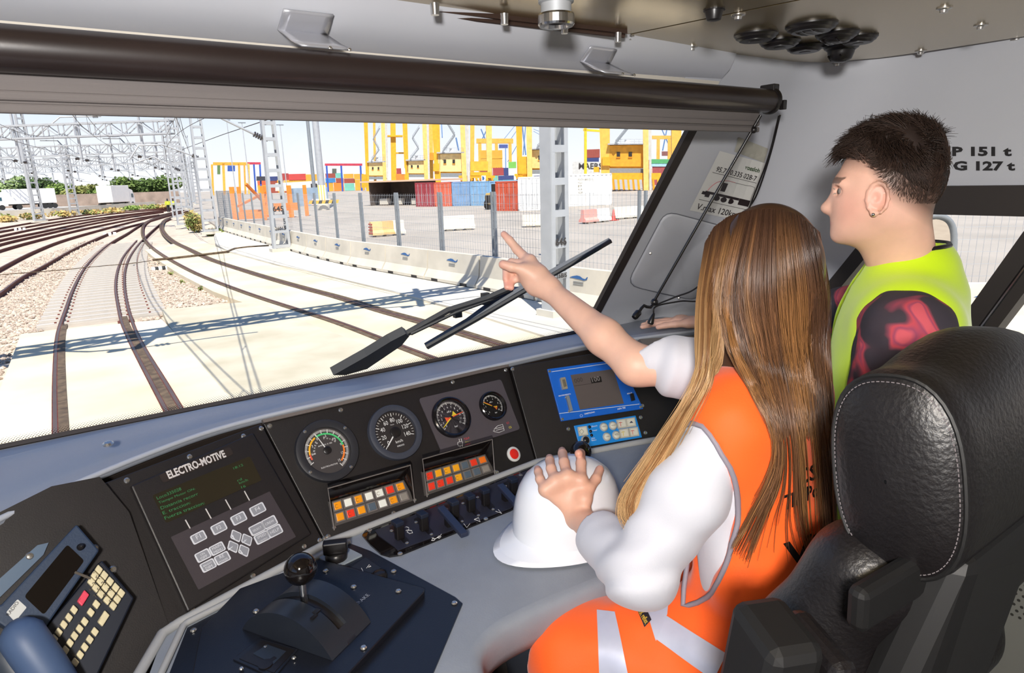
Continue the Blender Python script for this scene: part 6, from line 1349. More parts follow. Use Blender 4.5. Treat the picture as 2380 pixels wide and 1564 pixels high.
# ------------------------------------------------ throttle plate and quadrant
t = thing('throttle_console', 'black throttle console plate screwed to the left wing of the desk', 'control plate', PD.at(720, 1480)); Hc = .003
plate(PD, [(436, 1462), (814, 1266), (860, 1283), (1058, 1391), (1075, 1406), (985, 1620), (820, 2100), (330, 2100), (366, 1640)], 0, Hc, 'base_plate', m_blk2, t)
MB().tube([PD.at(x, y, .005) for x, y in ((340, 1640), (425, 1455), (436, 1446), (812, 1258))], .006, 8).build('edge_bead', mat('edge_trim_grey', '#a7a7a6', .5), t, smooth=60)
plate(PD, [(560, 1385), (745, 1316), (988, 1385), (986, 1394), (800, 1600), (560, 1760), (440, 1640), (470, 1480)], Hc, Hc + .014, 'raised_plate', m_blk2, t, bevel=.002)
for x, y in ((450, 1465), (636, 1355), (595, 1421), (757, 1327), (822, 1364), (926, 1374), (915, 1328), (1056, 1402), (845, 1506)): screw(t, PD.at(x, y, Hc + (.015 if (x, y) in ((595, 1421), (757, 1327), (822, 1364), (926, 1374), (845, 1506)) else .001)), Z1, .75)
plate(PD, [(735, 1297), (790, 1270), (842, 1296), (778, 1327)], Hc, Hc + .004, 'selector_plate', mat('selector_grey', '#8f979e', .5), t)
c = PD.at(782, 1297, Hc + .004); kn = MB().lathe(c, Z1, [(.022, 0), (.022, .010), (.019, .014)], 24).build('selector_base', m_lamp_k, t, smooth=40)
MB().boxf(c + Z1 * .026, V((.022, -.010, 0)), V((.004, .009, 0)), Z1 * .013).build('selector_grip', m_lamp_k, kn, bevel=.003)
plate(PD, [(800, 1335), (850, 1300), (886, 1325), (838, 1352)], Hc, Hc + .002, 'symbol_plate', mat('symbol_plate', '#20242c', .5), t)
strokes(PD, t, [[(818, 1335), (826, 1325), (834, 1328), (832, 1334)], [(840, 1320), (848, 1336)], [(852, 1320), (858, 1312), (862, 1316), (856, 1318)]], Hc + .003, .0006, Wn)
button(PD, 883, 1344, 18, 15, m_lamp_k, m_lamp_k, '', par=t, h=.012)
plate(PD, [(545, 1556), (606, 1505), (696, 1532), (640, 1600)], Hc + .014, Hc + .017, 'key_plate', m_blk2, t, bevel=.001)
plate(PD, [(560, 1556), (612, 1513), (688, 1536), (640, 1590)], Hc + .017, Hc + .018, 'key_recess', m_lamp_k, t)
plate(PD, [(592, 1546), (625, 1524), (668, 1540), (640, 1570)], Hc + .018, Hc + .019, 'key_guide', mat('guide_slate', '#262d38', .4), t)
c = PD.at(617, 1543, Hc + .019); MB().lathe(c, Z1, [(.011, 0), (.011, .0006), (.0002, .0006)], 20).build('key_hole', m_lamp_k, t); MB().bar(c, PD.at(640, 1527, Hc + .0193), .007, .0008).build('key_slot', m_lamp_k, t)
for x, y in ((561, 1554), (617, 1504), (683, 1529)): screw(t, PD.at(x, y, Hc + .017), Z1, .5)
m = MB(); PD.text(m, 'BRAKE', (832, 1428), (862, 1402), Hc + .0146); m.build('lettering', mat('print_grey', '#9aa0aa', .5), t)
t = thing('throttle_lever', 'black quadrant throttle with a slotted drum and a glossy ball handle', 'lever', V((.19, .98, ZD)))
axd = V((.86, .51, 0)).normalized(); chd = V((.51, -.86, 0)).normalized(); c0 = V((.194, .976, ZD + .017)); Rq = .113; sag = .056; cc = c0 - Z1 * (Rq - sag); half = .097; a_max = math.asin(half / Rq); wq = .100
arcp = lambda a, r=Rq: cc + chd * (r * math.sin(a)) + Z1 * (r * math.cos(a)); A = [-a_max + 2 * a_max * i / 24 for i in range(25)]
def drum(o0, o1, aa, name, m, r=Rq, base=True):
    mb = MB(); pts = [arcp(a, r) for a in aa]; lo = [V((p.x, p.y, c0.z)) for p in (pts[-1], pts[0])]; mb.prism([p + axd * o0 for p in pts] + [p + axd * o0 for p in lo] if aa[0] > -a_max + .01 or aa[-1] < a_max - .01 else [p + axd * o0 for p in pts], axd, 0, o1 - o0); return mb.build(name, m, t, smooth=35)
m_q = mat('quadrant_black', '#20242c', .35); 
drum(0, .040, A, 'drum_side', m_q); drum(.060, wq, A, 'drum_side', m_q); drum(.040, .060, A, 'drum_core', m_lamp_k, Rq - .008)
drum(.040, .060, A[:4], 'slot_end', m_q); drum(.040, .060, A[-4:], 'slot_end', m_q)
b0 = V((.237, 1.0, -.700)); b1 = V((.24, 1.01, -.628)); MB().cyl(b0 - Z1 * .02, b1, .0065, n=16).build('shaft', m_chrome, t, smooth=40)
MB().sphere(b1, .0272, 32, 20).build('ball_knob', m_gloss, t, smooth=60)
q = arcp(.35) + axd * .030; MB().bar(q, q + axd * .012, .010, .0025).build('notch_mark', m_lamp_k, t); MB().bar(q + chd * .006, q + chd * .006 - axd * .012, .006, .0025).build('notch_mark', m_lamp_k, t)
# second control lever behind the helmet
b = aZ(1350, 1050, ZD + .10); t = thing('brake_lever', 'black ball handle lever standing behind the white helmet', 'lever', V((b.x, b.y, ZD)))
MB().cyl(V((b.x, b.y, ZD)), b, .007, n=14).build('shaft', m_chrome, t, smooth=40); MB().sphere(b, .0265, 28, 18).build('ball_knob', m_gloss, t, smooth=60); MB().lathe(V((b.x, b.y, ZD)), Z1, [(.03, 0), (.03, .01), (.012, .02)], 20).build('boot', m_lamp_k, t, smooth=40)
# instrument shelf to the right under the sill
plate(P4, [(1470, 800), (1900, 770), (1900, 830), (1500, 860)], .03, .05, 'side_shelf', mat('shelf_grey', '#5f5a58', .6), desk)
# ================================================================ distance-field mesher for bodies, cloth and upholstery
f4 = np.float32
def npv(v): return np.array(v, dtype=f4)
def C(a, b, r1, r2=None, k=.02, flat=None):       # tapered capsule; flat = (axis, scale)
    a, b = npv(a), npv(b); r2 = r1 if r2 is None else r2
    return dict(t='c', a=a, b=b, r1=r1, r2=r2, k=k, flat=None if flat is None else (npv(V(flat[0]).normalized()), flat[1]), c=(a + b) / 2, R=float(np.linalg.norm(b - a)) / 2 + max(r1, r2))
def E(c, r, axes=None, k=.02, cut=False):          # ellipsoid, axes = 3 unit vectors
    A = np.eye(3, dtype=f4) if axes is None else np.array([list(V(x).normalized()) for x in axes], dtype=f4)
    return dict(t='e', a=npv(c), A=A, r=npv(r), k=k, c=npv(c), R=float(max(r)), cut=cut)
def HS(p, n, k=.004): return dict(t='h', p=npv(p), n=npv(V(n).normalized()), k=k, c=npv(p), R=1e3, cut='h')
def GRP(chains, k=.006):                           # finger chains: hard union of chains, each smooth inside, joined with k
    return dict(t='g', ch=chains, k=k)
def prim(P, o):
    if o['t'] == 'c':
        ba = o['b'] - o['a']; pa = P - o['a']; L2 = float(ba @ ba) + 1e-12
        t = np.clip(pa @ ba / L2, 0, 1); q = pa - t[:, None] * ba
        if o['flat'] is not None: w, s = o['flat']; q = q + (q @ w)[:, None] * w * (1 / s - 1)
        return np.sqrt((q * q).sum(1)) - (o['r1'] + (o['r2'] - o['r1']) * t)
    if o['t'] == 'e':
        q = (P - o['a']) @ o['A'].T / o['r']; k0 = np.sqrt((q * q).sum(1)) + 1e-9; q2 = q / o['r']; k1 = np.sqrt((q2 * q2).sum(1)) + 1e-9
        return k0 * (k0 - 1) / k1
    return (P - o['p']) @ o['n']
def smin(a, b, k):
    if k <= 0: return np.minimum(a, b)
    h = np.maximum(k - np.abs(a - b), 0) / k; return np.minimum(a, b) - h * h * k * .25
def field(P, ops, cb=None, rb=0.0):
    d = np.full(len(P), 9.0, dtype=f4)
    for o in ops:
        if o['t'] == 'g':
            g = np.full(len(P), 9.0, dtype=f4)
            for ch in o['ch']:
                e = np.full(len(P), 9.0, dtype=f4)
                for q in ch:
                    if cb is not None and np.linalg.norm(q['c'] - cb) - q['R'] > rb + .03: continue
                    e = smin(e, prim(P, q), q['k'])
                g = np.minimum(g, e)
            d = smin(d, g, o['k']); continue
        if cb is not None and o['t'] != 'h' and np.linalg.norm(o['c'] - cb) - o['R'] > rb + .07: continue
        e = prim(P, o)
        if o.get('cut') == 'h': d = np.maximum(d, e)
        elif o.get('cut'): d = -smin(-d, e, o['k'])
        else: d = smin(d, e, o['k'])
    return d
def surf(ops, h, lo, hi, disp=None, B=20):
    lo = npv(lo); hi = npv(hi); nb = np.ceil((hi - lo) / (h * B)).astype(int); VK = []; VP = []; FQ = []
    ix = np.stack(np.meshgrid(*[np.arange(n) for n in nb], indexing='ij'), -1).reshape(-1, 3)
    cen = lo + (ix + .5) * (h * B); rb = h * B * .87 * 1.15
    dc = field(cen.astype(f4), ops); act = ix[np.abs(dc) < rb * 1.9 + .01]
    S = 1 << 20; off = np.array([(0, 0, 0), (1, 0, 0), (0, 1, 0), (1, 1, 0), (0, 0, 1), (1, 0, 1), (0, 1, 1), (1, 1, 1)])
    for b in act:
        i0 = b * B; n = B + 2
        g = np.stack(np.meshgrid(*[np.arange(i0[k] - 1, i0[k] - 1 + n) for k in range(3)], indexing='ij'), -1).reshape(-1, 3)
        P = (lo + g * h).astype(f4); cb = lo + (i0 + B / 2) * h
        d = field(P, ops, cb, h * n * .87)
        if disp is not None: d = d - disp(P)
        d = d.reshape(n, n, n); s = d < 0
        if s.all() or not s.any(): continue
        m = n - 1; c8 = np.stack([s[o[0]:o[0] + m, o[1]:o[1] + m, o[2]:o[2] + m] for o in off], -1); mix = c8.any(-1) & ~c8.all(-1)
        ci = np.argwhere(mix)
        if len(ci) == 0: continue
        acc = np.zeros((len(ci), 3)); cnt = np.zeros(len(ci))
        for a, bb in ((0, 1), (2, 3), (4, 5), (6, 7), (0, 2), (1, 3), (4, 6), (5, 7), (0, 4), (1, 5), (2, 6), (3, 7)):
            pa = ci + off[a]; pb = ci + off[bb]; da = d[pa[:, 0], pa[:, 1], pa[:, 2]]; db = d[pb[:, 0], pb[:, 1], pb[:, 2]]
            x = (da < 0) != (db < 0); t = np.where(x, da / np.where(x, da - db, 1), 0)
            acc += np.where(x[:, None], pa + (pb - pa) * t[:, None], 0); cnt += x
        pos = lo + (acc / cnt[:, None] + (i0 - 1)) * h; gc = ci + (i0 - 1) + 8
        VK.append((gc[:, 0] * S + gc[:, 1]) * S + gc[:, 2]); VP.append(pos)
        for ax in range(3):
            e = np.zeros(3, int); e[ax] = 1; o1 = np.zeros(3, int); o2 = np.zeros(3, int); o1[(ax + 1) % 3] = 1; o2[(ax + 2) % 3] = 1
            A = s[1:1 + B, 1:1 + B, 1:1 + B]; Bq = s[1 + e[0]:1 + e[0] + B, 1 + e[1]:1 + e[1] + B, 1 + e[2]:1 + e[2] + B]
            for val in (True, False):
                q = np.argwhere((A != Bq) & (A == val)) + 1
                if len(q) == 0: continue
                q = q + (i0 - 1) + 8; cs = [q - o1 - o2, q - o2, q, q - o1]
                if not val: cs = cs[::-1]
                FQ.append(np.stack([(c[:, 0] * S + c[:, 1]) * S + c[:, 2] for c in cs], 1))
    K = np.concatenate(VK); Pp = np.concatenate(VP); F = np.concatenate(FQ)
    U, fi = np.unique(K, return_index=True); idx = np.searchsorted(U, F); ok = (idx < len(U)).all(1); idx = np.clip(idx, 0, len(U) - 1); ok &= (U[idx] == F).all(1)
    return Pp[fi], idx[ok]
def smooth_v(Vt, F, it=2, lam=.5):
    n = len(Vt)
    for _ in range(it):
        acc = np.zeros_like(Vt); cnt = np.zeros(n)
        for a, b in ((0, 1), (1, 2), (2, 3), (3, 0)):
            np.add.at(acc, F[:, a], Vt[F[:, b]]); np.add.at(cnt, F[:, a], 1); np.add.at(acc, F[:, b], Vt[F[:, a]]); np.add.at(cnt, F[:, b], 1)
        Vt = Vt + lam * (acc / np.maximum(cnt, 1)[:, None] - Vt)
    return Vt
def biggest(Vt, F):
    lab = np.arange(len(Vt))
    for _ in range(400):
        m = lab[F].min(1); old = lab.copy(); np.minimum.at(lab, F.ravel(), np.repeat(m, F.shape[1])); lab = lab[lab]
        if (lab == old).all(): break
    u, c = np.unique(lab[F[:, 0]], return_counts=True); keep = u[np.argmax(c)]; ok = lab[F[:, 0]] == keep; F = F[ok]; used = np.unique(F); mp_ = np.zeros(len(Vt), int); mp_[used] = np.arange(len(used))
    return Vt[used], mp_[F]
def np_mesh(name, Vt, F, m, cols=None):
    me = bpy.data.meshes.new(name); k = F.shape[1]
    me.vertices.add(len(Vt)); me.vertices.foreach_set('co', np.ascontiguousarray(Vt, dtype=f4).ravel())
    me.loops.add(F.size); me.loops.foreach_set('vertex_index', np.ascontiguousarray(F, dtype=np.int32).ravel())
    me.polygons.add(len(F)); me.polygons.foreach_set('loop_start', np.arange(0, F.size, k, dtype=np.int32)); me.polygons.foreach_set('loop_total', np.full(len(F), k, dtype=np.int32))
    me.update(calc_edges=True); me.validate()
    if cols is not None:
        at = me.color_attributes.new('Col', 'FLOAT_COLOR', 'POINT'); c4 = np.ones((len(Vt), 4), dtype=f4); c4[:, :3] = cols; at.data.foreach_set('color', c4.ravel())
    me.materials.append(m); me.shade_smooth(); return me
def sdf_obj(name, ops, h, lo, hi, m, parent, colf=None, disp=None, sm=1):
    Vt, F = surf(ops, h, lo, hi, disp); Vt, F = biggest(Vt, F); Vt = smooth_v(Vt, F, sm) if sm else Vt
    o = link(name, np_mesh(name, Vt, F, m, None if colf is None else colf(Vt)), parent)
    return o, Vt, F
def bvh(Vt, F): return BVHTree.FromPolygons([tuple(v) for v in Vt], [tuple(f) for f in F])
def lin(h): return np.array(hexc(h)[:3])

# ================================================================ helmet
hc = V((.80, .985, ZD)); t = thing('safety_helmet', 'white glossy safety helmet lying on the worktop under the hand', 'helmet', hc); m_helm = mat('helmet_white', '#eef0f4', .18, coat=.4)
rows = []; nA = 56
for hz, k in ((.0, 1.0), (.018, 1.0), (.05, .985), (.08, .94), (.105, .87), (.125, .77), (.141, .62), (.152, .42), (.157, .2), (.158, .01)):
    rows.append([hc + V((.125 * k * math.cos(a), .106 * k * math.sin(a), hz + .012)) for a in np.linspace(0, 2 * PI, nA + 1)])
mb = MB(); mb.grid(rows); o = mb.build('shell', m_helm, t, smooth=80)
rows = []
for k, z in ((1.0, .020), (1.03, .012), (1.10, .004), (1.14, .001), (1.14, -.001 + .003), (1.0, .010)):
    rows.append([hc + V(((.125 + (.62 * max(0, -math.cos(a)) ** 2 + .12) * (k - 1) * .55) * math.cos(a) * (1 if math.cos(a) > 0 else 1), (.106 + .12 * (k - 1)) * math.sin(a), z + .004 + .010 * max(0, math.cos(a)))) for a in np.linspace(0, 2 * PI, nA + 1)])
mb = MB(); mb.grid(rows); mb.build('brim', m_helm, t, smooth=80)
for off_ in (-.018, .018):
    mb = MB(); mb.tube([hc + V((.1235 * math.cos(a) * .985, off_, .0125 + .1565 * math.sin(a) * .99 * (1 - abs(off_)))) for a in np.linspace(.35, 2.75, 26)], .0035, 8); mb.build('ridge', m_helm, t, smooth=60)
HBV = BVHTree.FromPolygons([v.co.copy() for v in o.data.vertices], [tuple(p.vertices) for p in o.data.polygons])

# ================================================================ seat
m_leather = mat('black_leather', '#131011', .42, bump=.16, bscale=170, var=.1, vscale=40)
m_shell = mat('seat_shell', '#0d0c0c', .6)
t = thing('driver_chair', 'black leather driver seat with a bolster headrest behind the woman', 'chair', (.95, .45, FL_Z)); seat = t
hcn = V((.70, .300, -.325)); wv = V((0, .16, .987)); tv = V((0, .987, -.16)); L0 = .315
secs = []
for i in range(21):
    s = i / 20; x = s * L0; k = 1.0 - .05 * math.exp(-(s / .04) ** 2) - .22 * max(0, (s - .8) / .2) ** 2; up = 1.0 + .16 * math.exp(-((s - .55) / .28) ** 2) - .04 * math.exp(-((s - .15) / .1) ** 2)
    ring = []
    for j in range(49):
        a = 2 * PI * j / 48; ca, sa = math.cos(a), math.sin(a); r = (abs(ca) ** 2.6 + abs(sa) ** 2.6) ** (-1 / 2.6)
        ring.append(hcn + V((x, 0, 0)) + tv * (.071 * k * r * ca) + wv * (.118 * k * r * sa * (up if sa > 0 else 1)))
    secs.append(ring)
end = []
for k, dx in ((.02, -.020), (.35, -.018), (.65, -.014), (.85, -.008), (.96, -.002)):
    end.append([hcn + V((dx, 0, 0)) + (p - hcn) * k for p in secs[0]])
mb = MB(); mb.grid(end + [secs[0]]); hr = mb.build('headrest_end_pad', m_leather, t, smooth=80)
mb = MB(); mb.grid(secs); mb.build('headrest_wrap', m_leather, t, smooth=80)
mb = MB(); mb.tube(secs[0][:-1], .0026, 6, closed=True); mb.build('headrest_piping', m_shell, t)
st = MB()
rg = [hcn + V((-.004, 0, 0)) + (p - hcn) * .945 for p in secs[0][:-1]]; rg = resample(crom(rg + [rg[0]], 4), .0052)
for a, b in zip(rg[:-1], rg[1:]): st.bar(a, a.lerp(b, .6), .0009, .0009)
st.build('headrest_stitching', mat('stitch_grey', '#6f686a', .7), t, kind='stuff')
ops = [C((.72, .335, -.47), (.69, .375, -.58), .058, .060, .03), C((.69, .375, -.58), (.67, .40, -.90), .060, .065, .03), C((1.14, .335, -.47), (1.17, .375, -.58), .058, .060, .03), C((1.17, .375, -.58), (1.18, .40, -.90), .060, .065, .03), C((.74, .32, -.47), (1.12, .32, -.47), .052, .052, .05), C((.75, .335, -.60), (1.12, .335, -.60), .055, .055, .06), C((.76, .345, -.75), (1.11, .345, -.75), .055, .055, .06), C((.76, .35, -.9), (1.11, .35, -.9), .06, .06, .06)]
sdf_obj('backrest', ops, .008, (.55, .2, -1.02), (1.32, .55, -.38), m_leather, t)
ops = [C((.70, .42, -.98), (1.16, .42, -.98), .06, .06, .03), C((.70, .55, -.98), (1.16, .55, -.98), .065, .065, .08), C((.70, .70, -.98), (1.16, .70, -.98), .065, .065, .08), C((.72, .80, -.985), (1.14, .80, -.985), .055, .055, .06), C((.68, .42, -.95), (.66, .80, -.955), .05, .045, .04), C((1.18, .42, -.95), (1.20, .80, -.955), .05, .045, .04)]
sdf_obj('seat_cushion', ops, .01, (.55, .3, -1.1), (1.32, .92, -.85), m_leather, t)
mb = MB(); mb.prism([V((.72, .25, -.40)), V((1.02, .25, -.40)), V((.97, .265, -.50)), V((.93, .285, -.70)), V((.90, .30, -.98)), V((.66, .30, -.98)), V((.66, .285, -.62))], V((0, -1, .08)), -.03, .03); mb.build('back_shell', m_shell, t, bevel=.02)
mb = MB(); a, b = aD(1985, 1420, .66), aD(2362, 1188, .80); mb.bar(a, b, .022, .05); mb.build('back_rail', m_shell, t, bevel=.008)
T = aX(1742, 1425, .50); mb = MB(); mb.boxf(T + V((.0, -.005, -.20)), V((.026, -.012, 0)), V((.016, .036, .004)), V((.01, -.02, .20))); mb.build('armrest', m_shell, t, bevel=.012)
mb = MB(); mb.boxf(T + V((.034, -.03, -.20)), V((.012, -.006, 0)), V((.016, .038, .004)), V((.01, -.02, .185))); mb.build('armrest_pad', m_leather, t, bevel=.01)
mb = MB(); mb.cyl(T + V((.02, -.02, -.36)), V((.72, .36, -.80)), .022, n=14); mb.build('armrest_pivot', m_shell, t)
mb = MB(); mb.cyl(V((.93, .58, FL_Z)), V((.93, .58, -1.04)), .07, n=24); mb.build('pedestal', m_shell, t, smooth=40)
mb = MB(); mb.lathe(V((.93, .58, FL_Z)), Z1, [(.22, 0), (.22, .02), (.09, .05)], 28); mb.build('seat_base', m_shell, t, smooth=40)
# ================================================================ PEOPLE
def wob(P, s, seed=0):
    a = P * s; r = seed * 1.7
    return (np.sin(a[:, 0] * 1.0 + 2.1 * np.sin(a[:, 1] * .7 + r) + r) + np.sin(a[:, 1] * 1.3 + 1.7 * np.sin(a[:, 2] * .9 + r)) + np.sin(a[:, 2] * 1.1 + 1.9 * np.sin(a[:, 0] * .8 - r))) / 3
def hand_ops(wrist, mcps, fingers, thumb, palm_r=.0145, k=.016):
    ops = []; wrist = V(wrist); mcps = [V(m) for m in mcps]
    for m in mcps: ops.append(C(wrist.lerp(m, .12), m, palm_r * .95, palm_r * .78, k))
    for a, b in zip(mcps[:-1], mcps[1:]): ops.append(C(a, b, palm_r * .72, palm_r * .72, k))
    ch = []
    for pts, r0, r1 in fingers:
        pts = [V(p) for p in pts]; n = len(pts) - 1; ch.append([C(pts[i], pts[i + 1], r0 + (r1 - r0) * i / n, r0 + (r1 - r0) * (i + 1) / n, .004) for i in range(n)])
    ops.append(GRP(ch, .007)); pts, r0, r1 = thumb; pts = [V(p) for p in pts]; n = len(pts) - 1
    ops += [C(wrist.lerp(pts[0], .4), pts[0], r0 * 1.1, r0 * 1.15, .02)]
    ops.append(GRP([[C(pts[i], pts[i + 1], r0 + (r1 - r0) * i / n, r0 + (r1 - r0) * (i + 1) / n, .005) for i in range(n)]], .010))
    return ops
m_skin = mat('skin', '#e2b49c', .5, attr='Col', var=.10, vscale=28, sss=.12, bump=.04, bscale=220)
def nail(parent, tip, base, up, r):
    d = (V(tip) - V(base)).normalized(); up = V(up); up = (up - d * up.dot(d)).normalized(); s = d.cross(up); c = V(tip) - d * r * .25 + up * r * .78
    m = MB(); R = []
    for i in range(5):
        x = -1 + 2 * i / 4; R.append([c + d * (r * (.95 - .35 * x * x)) + s * (r * .72 * x) - up * (r * .30 * x * x), c - d * (r * .6) + s * (r * .66 * x) - up * (r * .30 * x * x)])
    m.grid(R); m.build('fingernail', mat('nail', '#ecc4b8', .25), parent, smooth=80)
# ---------------------------------------------------------------- woman
wm = thing('person', 'woman with long highlighted hair and orange vest, pointing ahead, hand on helmet', 'person', (.93, .6, FL_Z))
Hd = V((.949, .649, -.168)); fw = V((0.02, 1, 0)).normalized(); lf = V((-1, .02, 0)); SL = aD(1688, 992, 1.03); SR = V((1.085, .672, -.372))
EL = V((.692, .663, -.632)); WRl = aD(1338, 1196, 1.30); ER = V((.893, .878, -.365)); WRr = aD(1276, 672, 1.44)
head = [E(Hd, (.076, .096, .108), (lf, fw, Z1), .03), E(Hd + fw * .035 - Z1 * .055, (.055, .06, .065), (lf, fw, Z1), .04), E(Hd + fw * .10 - Z1 * .025, (.012, .02, .022), None, .02), E(Hd + lf * .077 - Z1 * .02, (.010, .02, .03), None, .008), E(Hd - lf * .077 - Z1 * .02, (.010, .02, .03), None, .008), C(Hd - Z1 * .06 - fw * .02, (.94, .615, -.36), .05, .058, .03)]
ax_t = (V((.98, .2, 0)), V((-.2, .98, 0)), Z1)
def torso_w(g=0.0, k=.07):
    return [E((.94, .632, -.47), (.160 + g, .100 + g, .155 + g), ax_t, k), E((.93, .60, -.66), (.138 + g, .098 + g, .16 + g), ax_t, k), E((.92, .565, -.86), (.172 + g, .125 + g, .13 + g), ax_t, k), C((.835, .618, -.385), (1.05, .66, -.372), .052 + g, .052 + g, k), E((.90, .728, -.50), (.10 + g, .04 + g, .065 + g), ax_t, k)]
hpt = lambda x, y, h: drape(HBV, x, y, h) or aD(x, y, 1.33)
def fing(px, hs, r0, r1): return ([hpt(x, y, h) for (x, y), h in zip(px, hs)], r0, r1)
fL = [fing(((1344, 1124), (1348, 1092), (1347, 1066), (1345, 1054)), (.017, .017, .012, .008), .0114, .0088), fing(((1318, 1122), (1311, 1090), (1308, 1066), (1307, 1056)), (.018, .017, .012, .008), .0114, .0088), fing(((1293, 1128), (1284, 1101), (1280, 1081), (1279, 1072)), (.018, .016, .011, .008), .0108, .0085), fing(((1272, 1146), (1261, 1121), (1255, 1105), (1253, 1097)), (.017, .014, .010, .008), .0098, .0078)]
thL = ([hpt(1352, 1160, .014), hpt(1364, 1140, .012), hpt(1379, 1118, .010), hpt(1390, 1098, .008)], .0125, .0092)
handL = hand_ops(WRl, [f[0][0] for f in fL], fL, thL, .0138)
q = lambda zx, zy, dep: aD(1150 + zx / 7.82, 520 + zy / 7.82, dep)
fR = [([q(600, 660, 1.468), q(405, 470, 1.485), q(270, 300, 1.49), q(165, 190, 1.495)], .0118, .0080), ([q(500, 720, 1.465), q(300, 700, 1.480), q(205, 800, 1.470), q(200, 1000, 1.462)], .0098, .0078), ([q(500, 850, 1.462), q(290, 860, 1.475), q(215, 1000, 1.468), q(225, 1150, 1.458)], .0095, .0075), ([q(540, 990, 1.460), q(360, 1010, 1.470), q(290, 1080, 1.465), q(300, 1165, 1.456)], .0088, .0070)]
thR = ([q(600, 880, 1.440), q(480, 820, 1.436), q(300, 785, 1.434), q(150, 738, 1.434)], .0122, .0102)
handR = hand_ops(WRr, [q(640, 670, 1.462), q(590, 790, 1.460), q(580, 920, 1.458), q(610, 1050, 1.456)], fR, thR, .0155) + [C(q(980, 1130, 1.44), q(720, 1180, 1.452), .017, .015, .02), C(q(800, 900, 1.45), q(640, 900, 1.448), .017, .015, .02)]
arms = [C(SL, EL, .038, .036, .02), C(EL, WRl, .038, .0235, .02), C(WRl, WRl.lerp(V(fL[1][0][0]), .4), .0235, .019, .02), C(SR, ER, .044, .038, .02), C(ER, ER.lerp(WRr, .35), .038, .036, .02), C(ER.lerp(WRr, .35), WRr, .037, .0225, .02), C(WRr, WRr.lerp(q(600, 800, 1.46), .4), .0225, .019, .02)]
base_w = lin('#e6b8a0')
def col_w(P):
    c = np.tile(base_w, (len(P), 1)); d = np.linalg.norm(P - npv(thL[0][1]), axis=1); k = np.clip(1 - d / .16, 0, 1)[:, None]; c = c * (1 - .22 * k * np.array([.4, .8, 1.0])); 
    for pts, _, _ in fL + fR + [thL, thR]: dd = np.linalg.norm(P - npv(pts[-1]), axis=1); kk = np.clip(1 - dd / .022, 0, 1)[:, None]; c = c * (1 - kk * np.array([.02, .2, .18]))
    return c
bw, Vt, F = sdf_obj('body', head + torso_w(-.012) + arms + handL + handR, .003, (.55, .42, -1.02), (1.25, 1.62, .0), m_skin, wm, col_w)
for pts, r0, r1 in fL: nail(bw, pts[-1], pts[-2], V(pts[-1]) - hc - V((0, 0, .05)), r1)
nail(bw, thL[0][-1], thL[0][-2], V((-.2, -.5, .9)), .0092); nail(bw, thR[0][-1], thR[0][-2], q(140, 700, 1.40) - q(140, 760, 1.434), .0085)
# shirt
m_shirt = mat('white_shirt', '#cdcdd4', .75, bump=.05, bscale=300, sheen=.2)
cuffL = EL.lerp(WRl, .60); cuffR = ER.lerp(WRr, .05)
sl_L = [C(SL, SL.lerp(EL, .45), .045, .060, .03), C(SL.lerp(EL, .45), EL, .060, .056, .03), C(EL, cuffL + (WRl - EL) * .2, .056, .046, .02), HS(cuffL, WRl - EL)]
sl_R = [C(SR, ER.lerp(SR, .3), .062, .056, .03), C(ER.lerp(SR, .3), ER + (WRr - ER) * .3, .056, .050, .02), HS(cuffR, (WRr - ER) + V((0, 0, .13)))]
def fold(P, amp=.0032, s=30): return (amp * wob(P, s, 3) + amp * .45 * wob(P, s * 2.1, 5)).astype(f4)
def elbow_fold(c, ax):
    c = npv(c); ax = npv(V(ax).normalized())
    def f(P): d = np.linalg.norm(P - c, axis=1); return (fold(P) + .0060 * np.exp(-(d / .085) ** 2) * np.sin(((P - c) @ ax) * 120 + 2.5 * wob(P, 22))).astype(f4)
    return f
def away(fn, hs):      # no folds right at the cuff
    def g(P): d = prim(P, hs); return (fn(P) * np.clip(-d / .03, 0, 1)).astype(f4)
    return g
_, shV, shF = sdf_obj('shirt', torso_w(.004), .006, (.7, .42, -.9), (1.2, .80, -.28), m_shirt, wm, disp=lambda P: fold(P))
_, aV, aF = sdf_obj('left_sleeve', sl_L, .0045, (.55, .5, -.75), (.92, .95, -.3), m_shirt, wm, disp=away(elbow_fold(EL, WRl - EL + (SL - EL)), sl_L[-1]))
_, bV, bF = sdf_obj('right_sleeve', sl_R, .0045, (.75, .55, -.5), (1.2, 1.05, -.26), m_shirt, wm, disp=away(elbow_fold(ER, SR - ER), sl_R[-1]))
# hi-vis vest
m_vest = mat('vest_orange', '#ff6212', .7, bump=.06, bscale=260, sheen=.3)
vest_ops = torso_w(.014) + [C((.845, .58, -.865), (.700, .80, -.90), .118, .112, .06), C((1.0, .58, -.865), (.98, .80, -.89), .11, .10, .06), C((.86, .64, -.80), (.64, .80, -.86), .06, .05, .08),
    E((.735, .635, -.555), (.120, .082, .180), (V((.98, .2, 0)), V((-.2, .98, .12)), V((.0, -.12, 1))), .012, cut=True), E((1.15, .68, -.50), (.10, .08, .165), ax_t, .012, cut=True), E((.945, .655, -.30), (.085, .080, .085), None, .01, cut=True), HS((0, .835, 0), (0, 1, 0)), HS((0, 0, -1.0), (0, 0, -1))]
def vest_disp(P): return (.003 * wob(P, 26, 2) + .0018 * wob(P, 60, 4) + .004 * np.exp(-((P[:, 2] + .72) / .09) ** 2) * np.sin(P[:, 2] * 75 + 3 * wob(P, 14, 1))).astype(f4)
vo, vV, vF = sdf_obj('vest', vest_ops, .0055, (.5, .38, -1.05), (1.25, .9, -.26), m_vest, wm, disp=vest_disp)
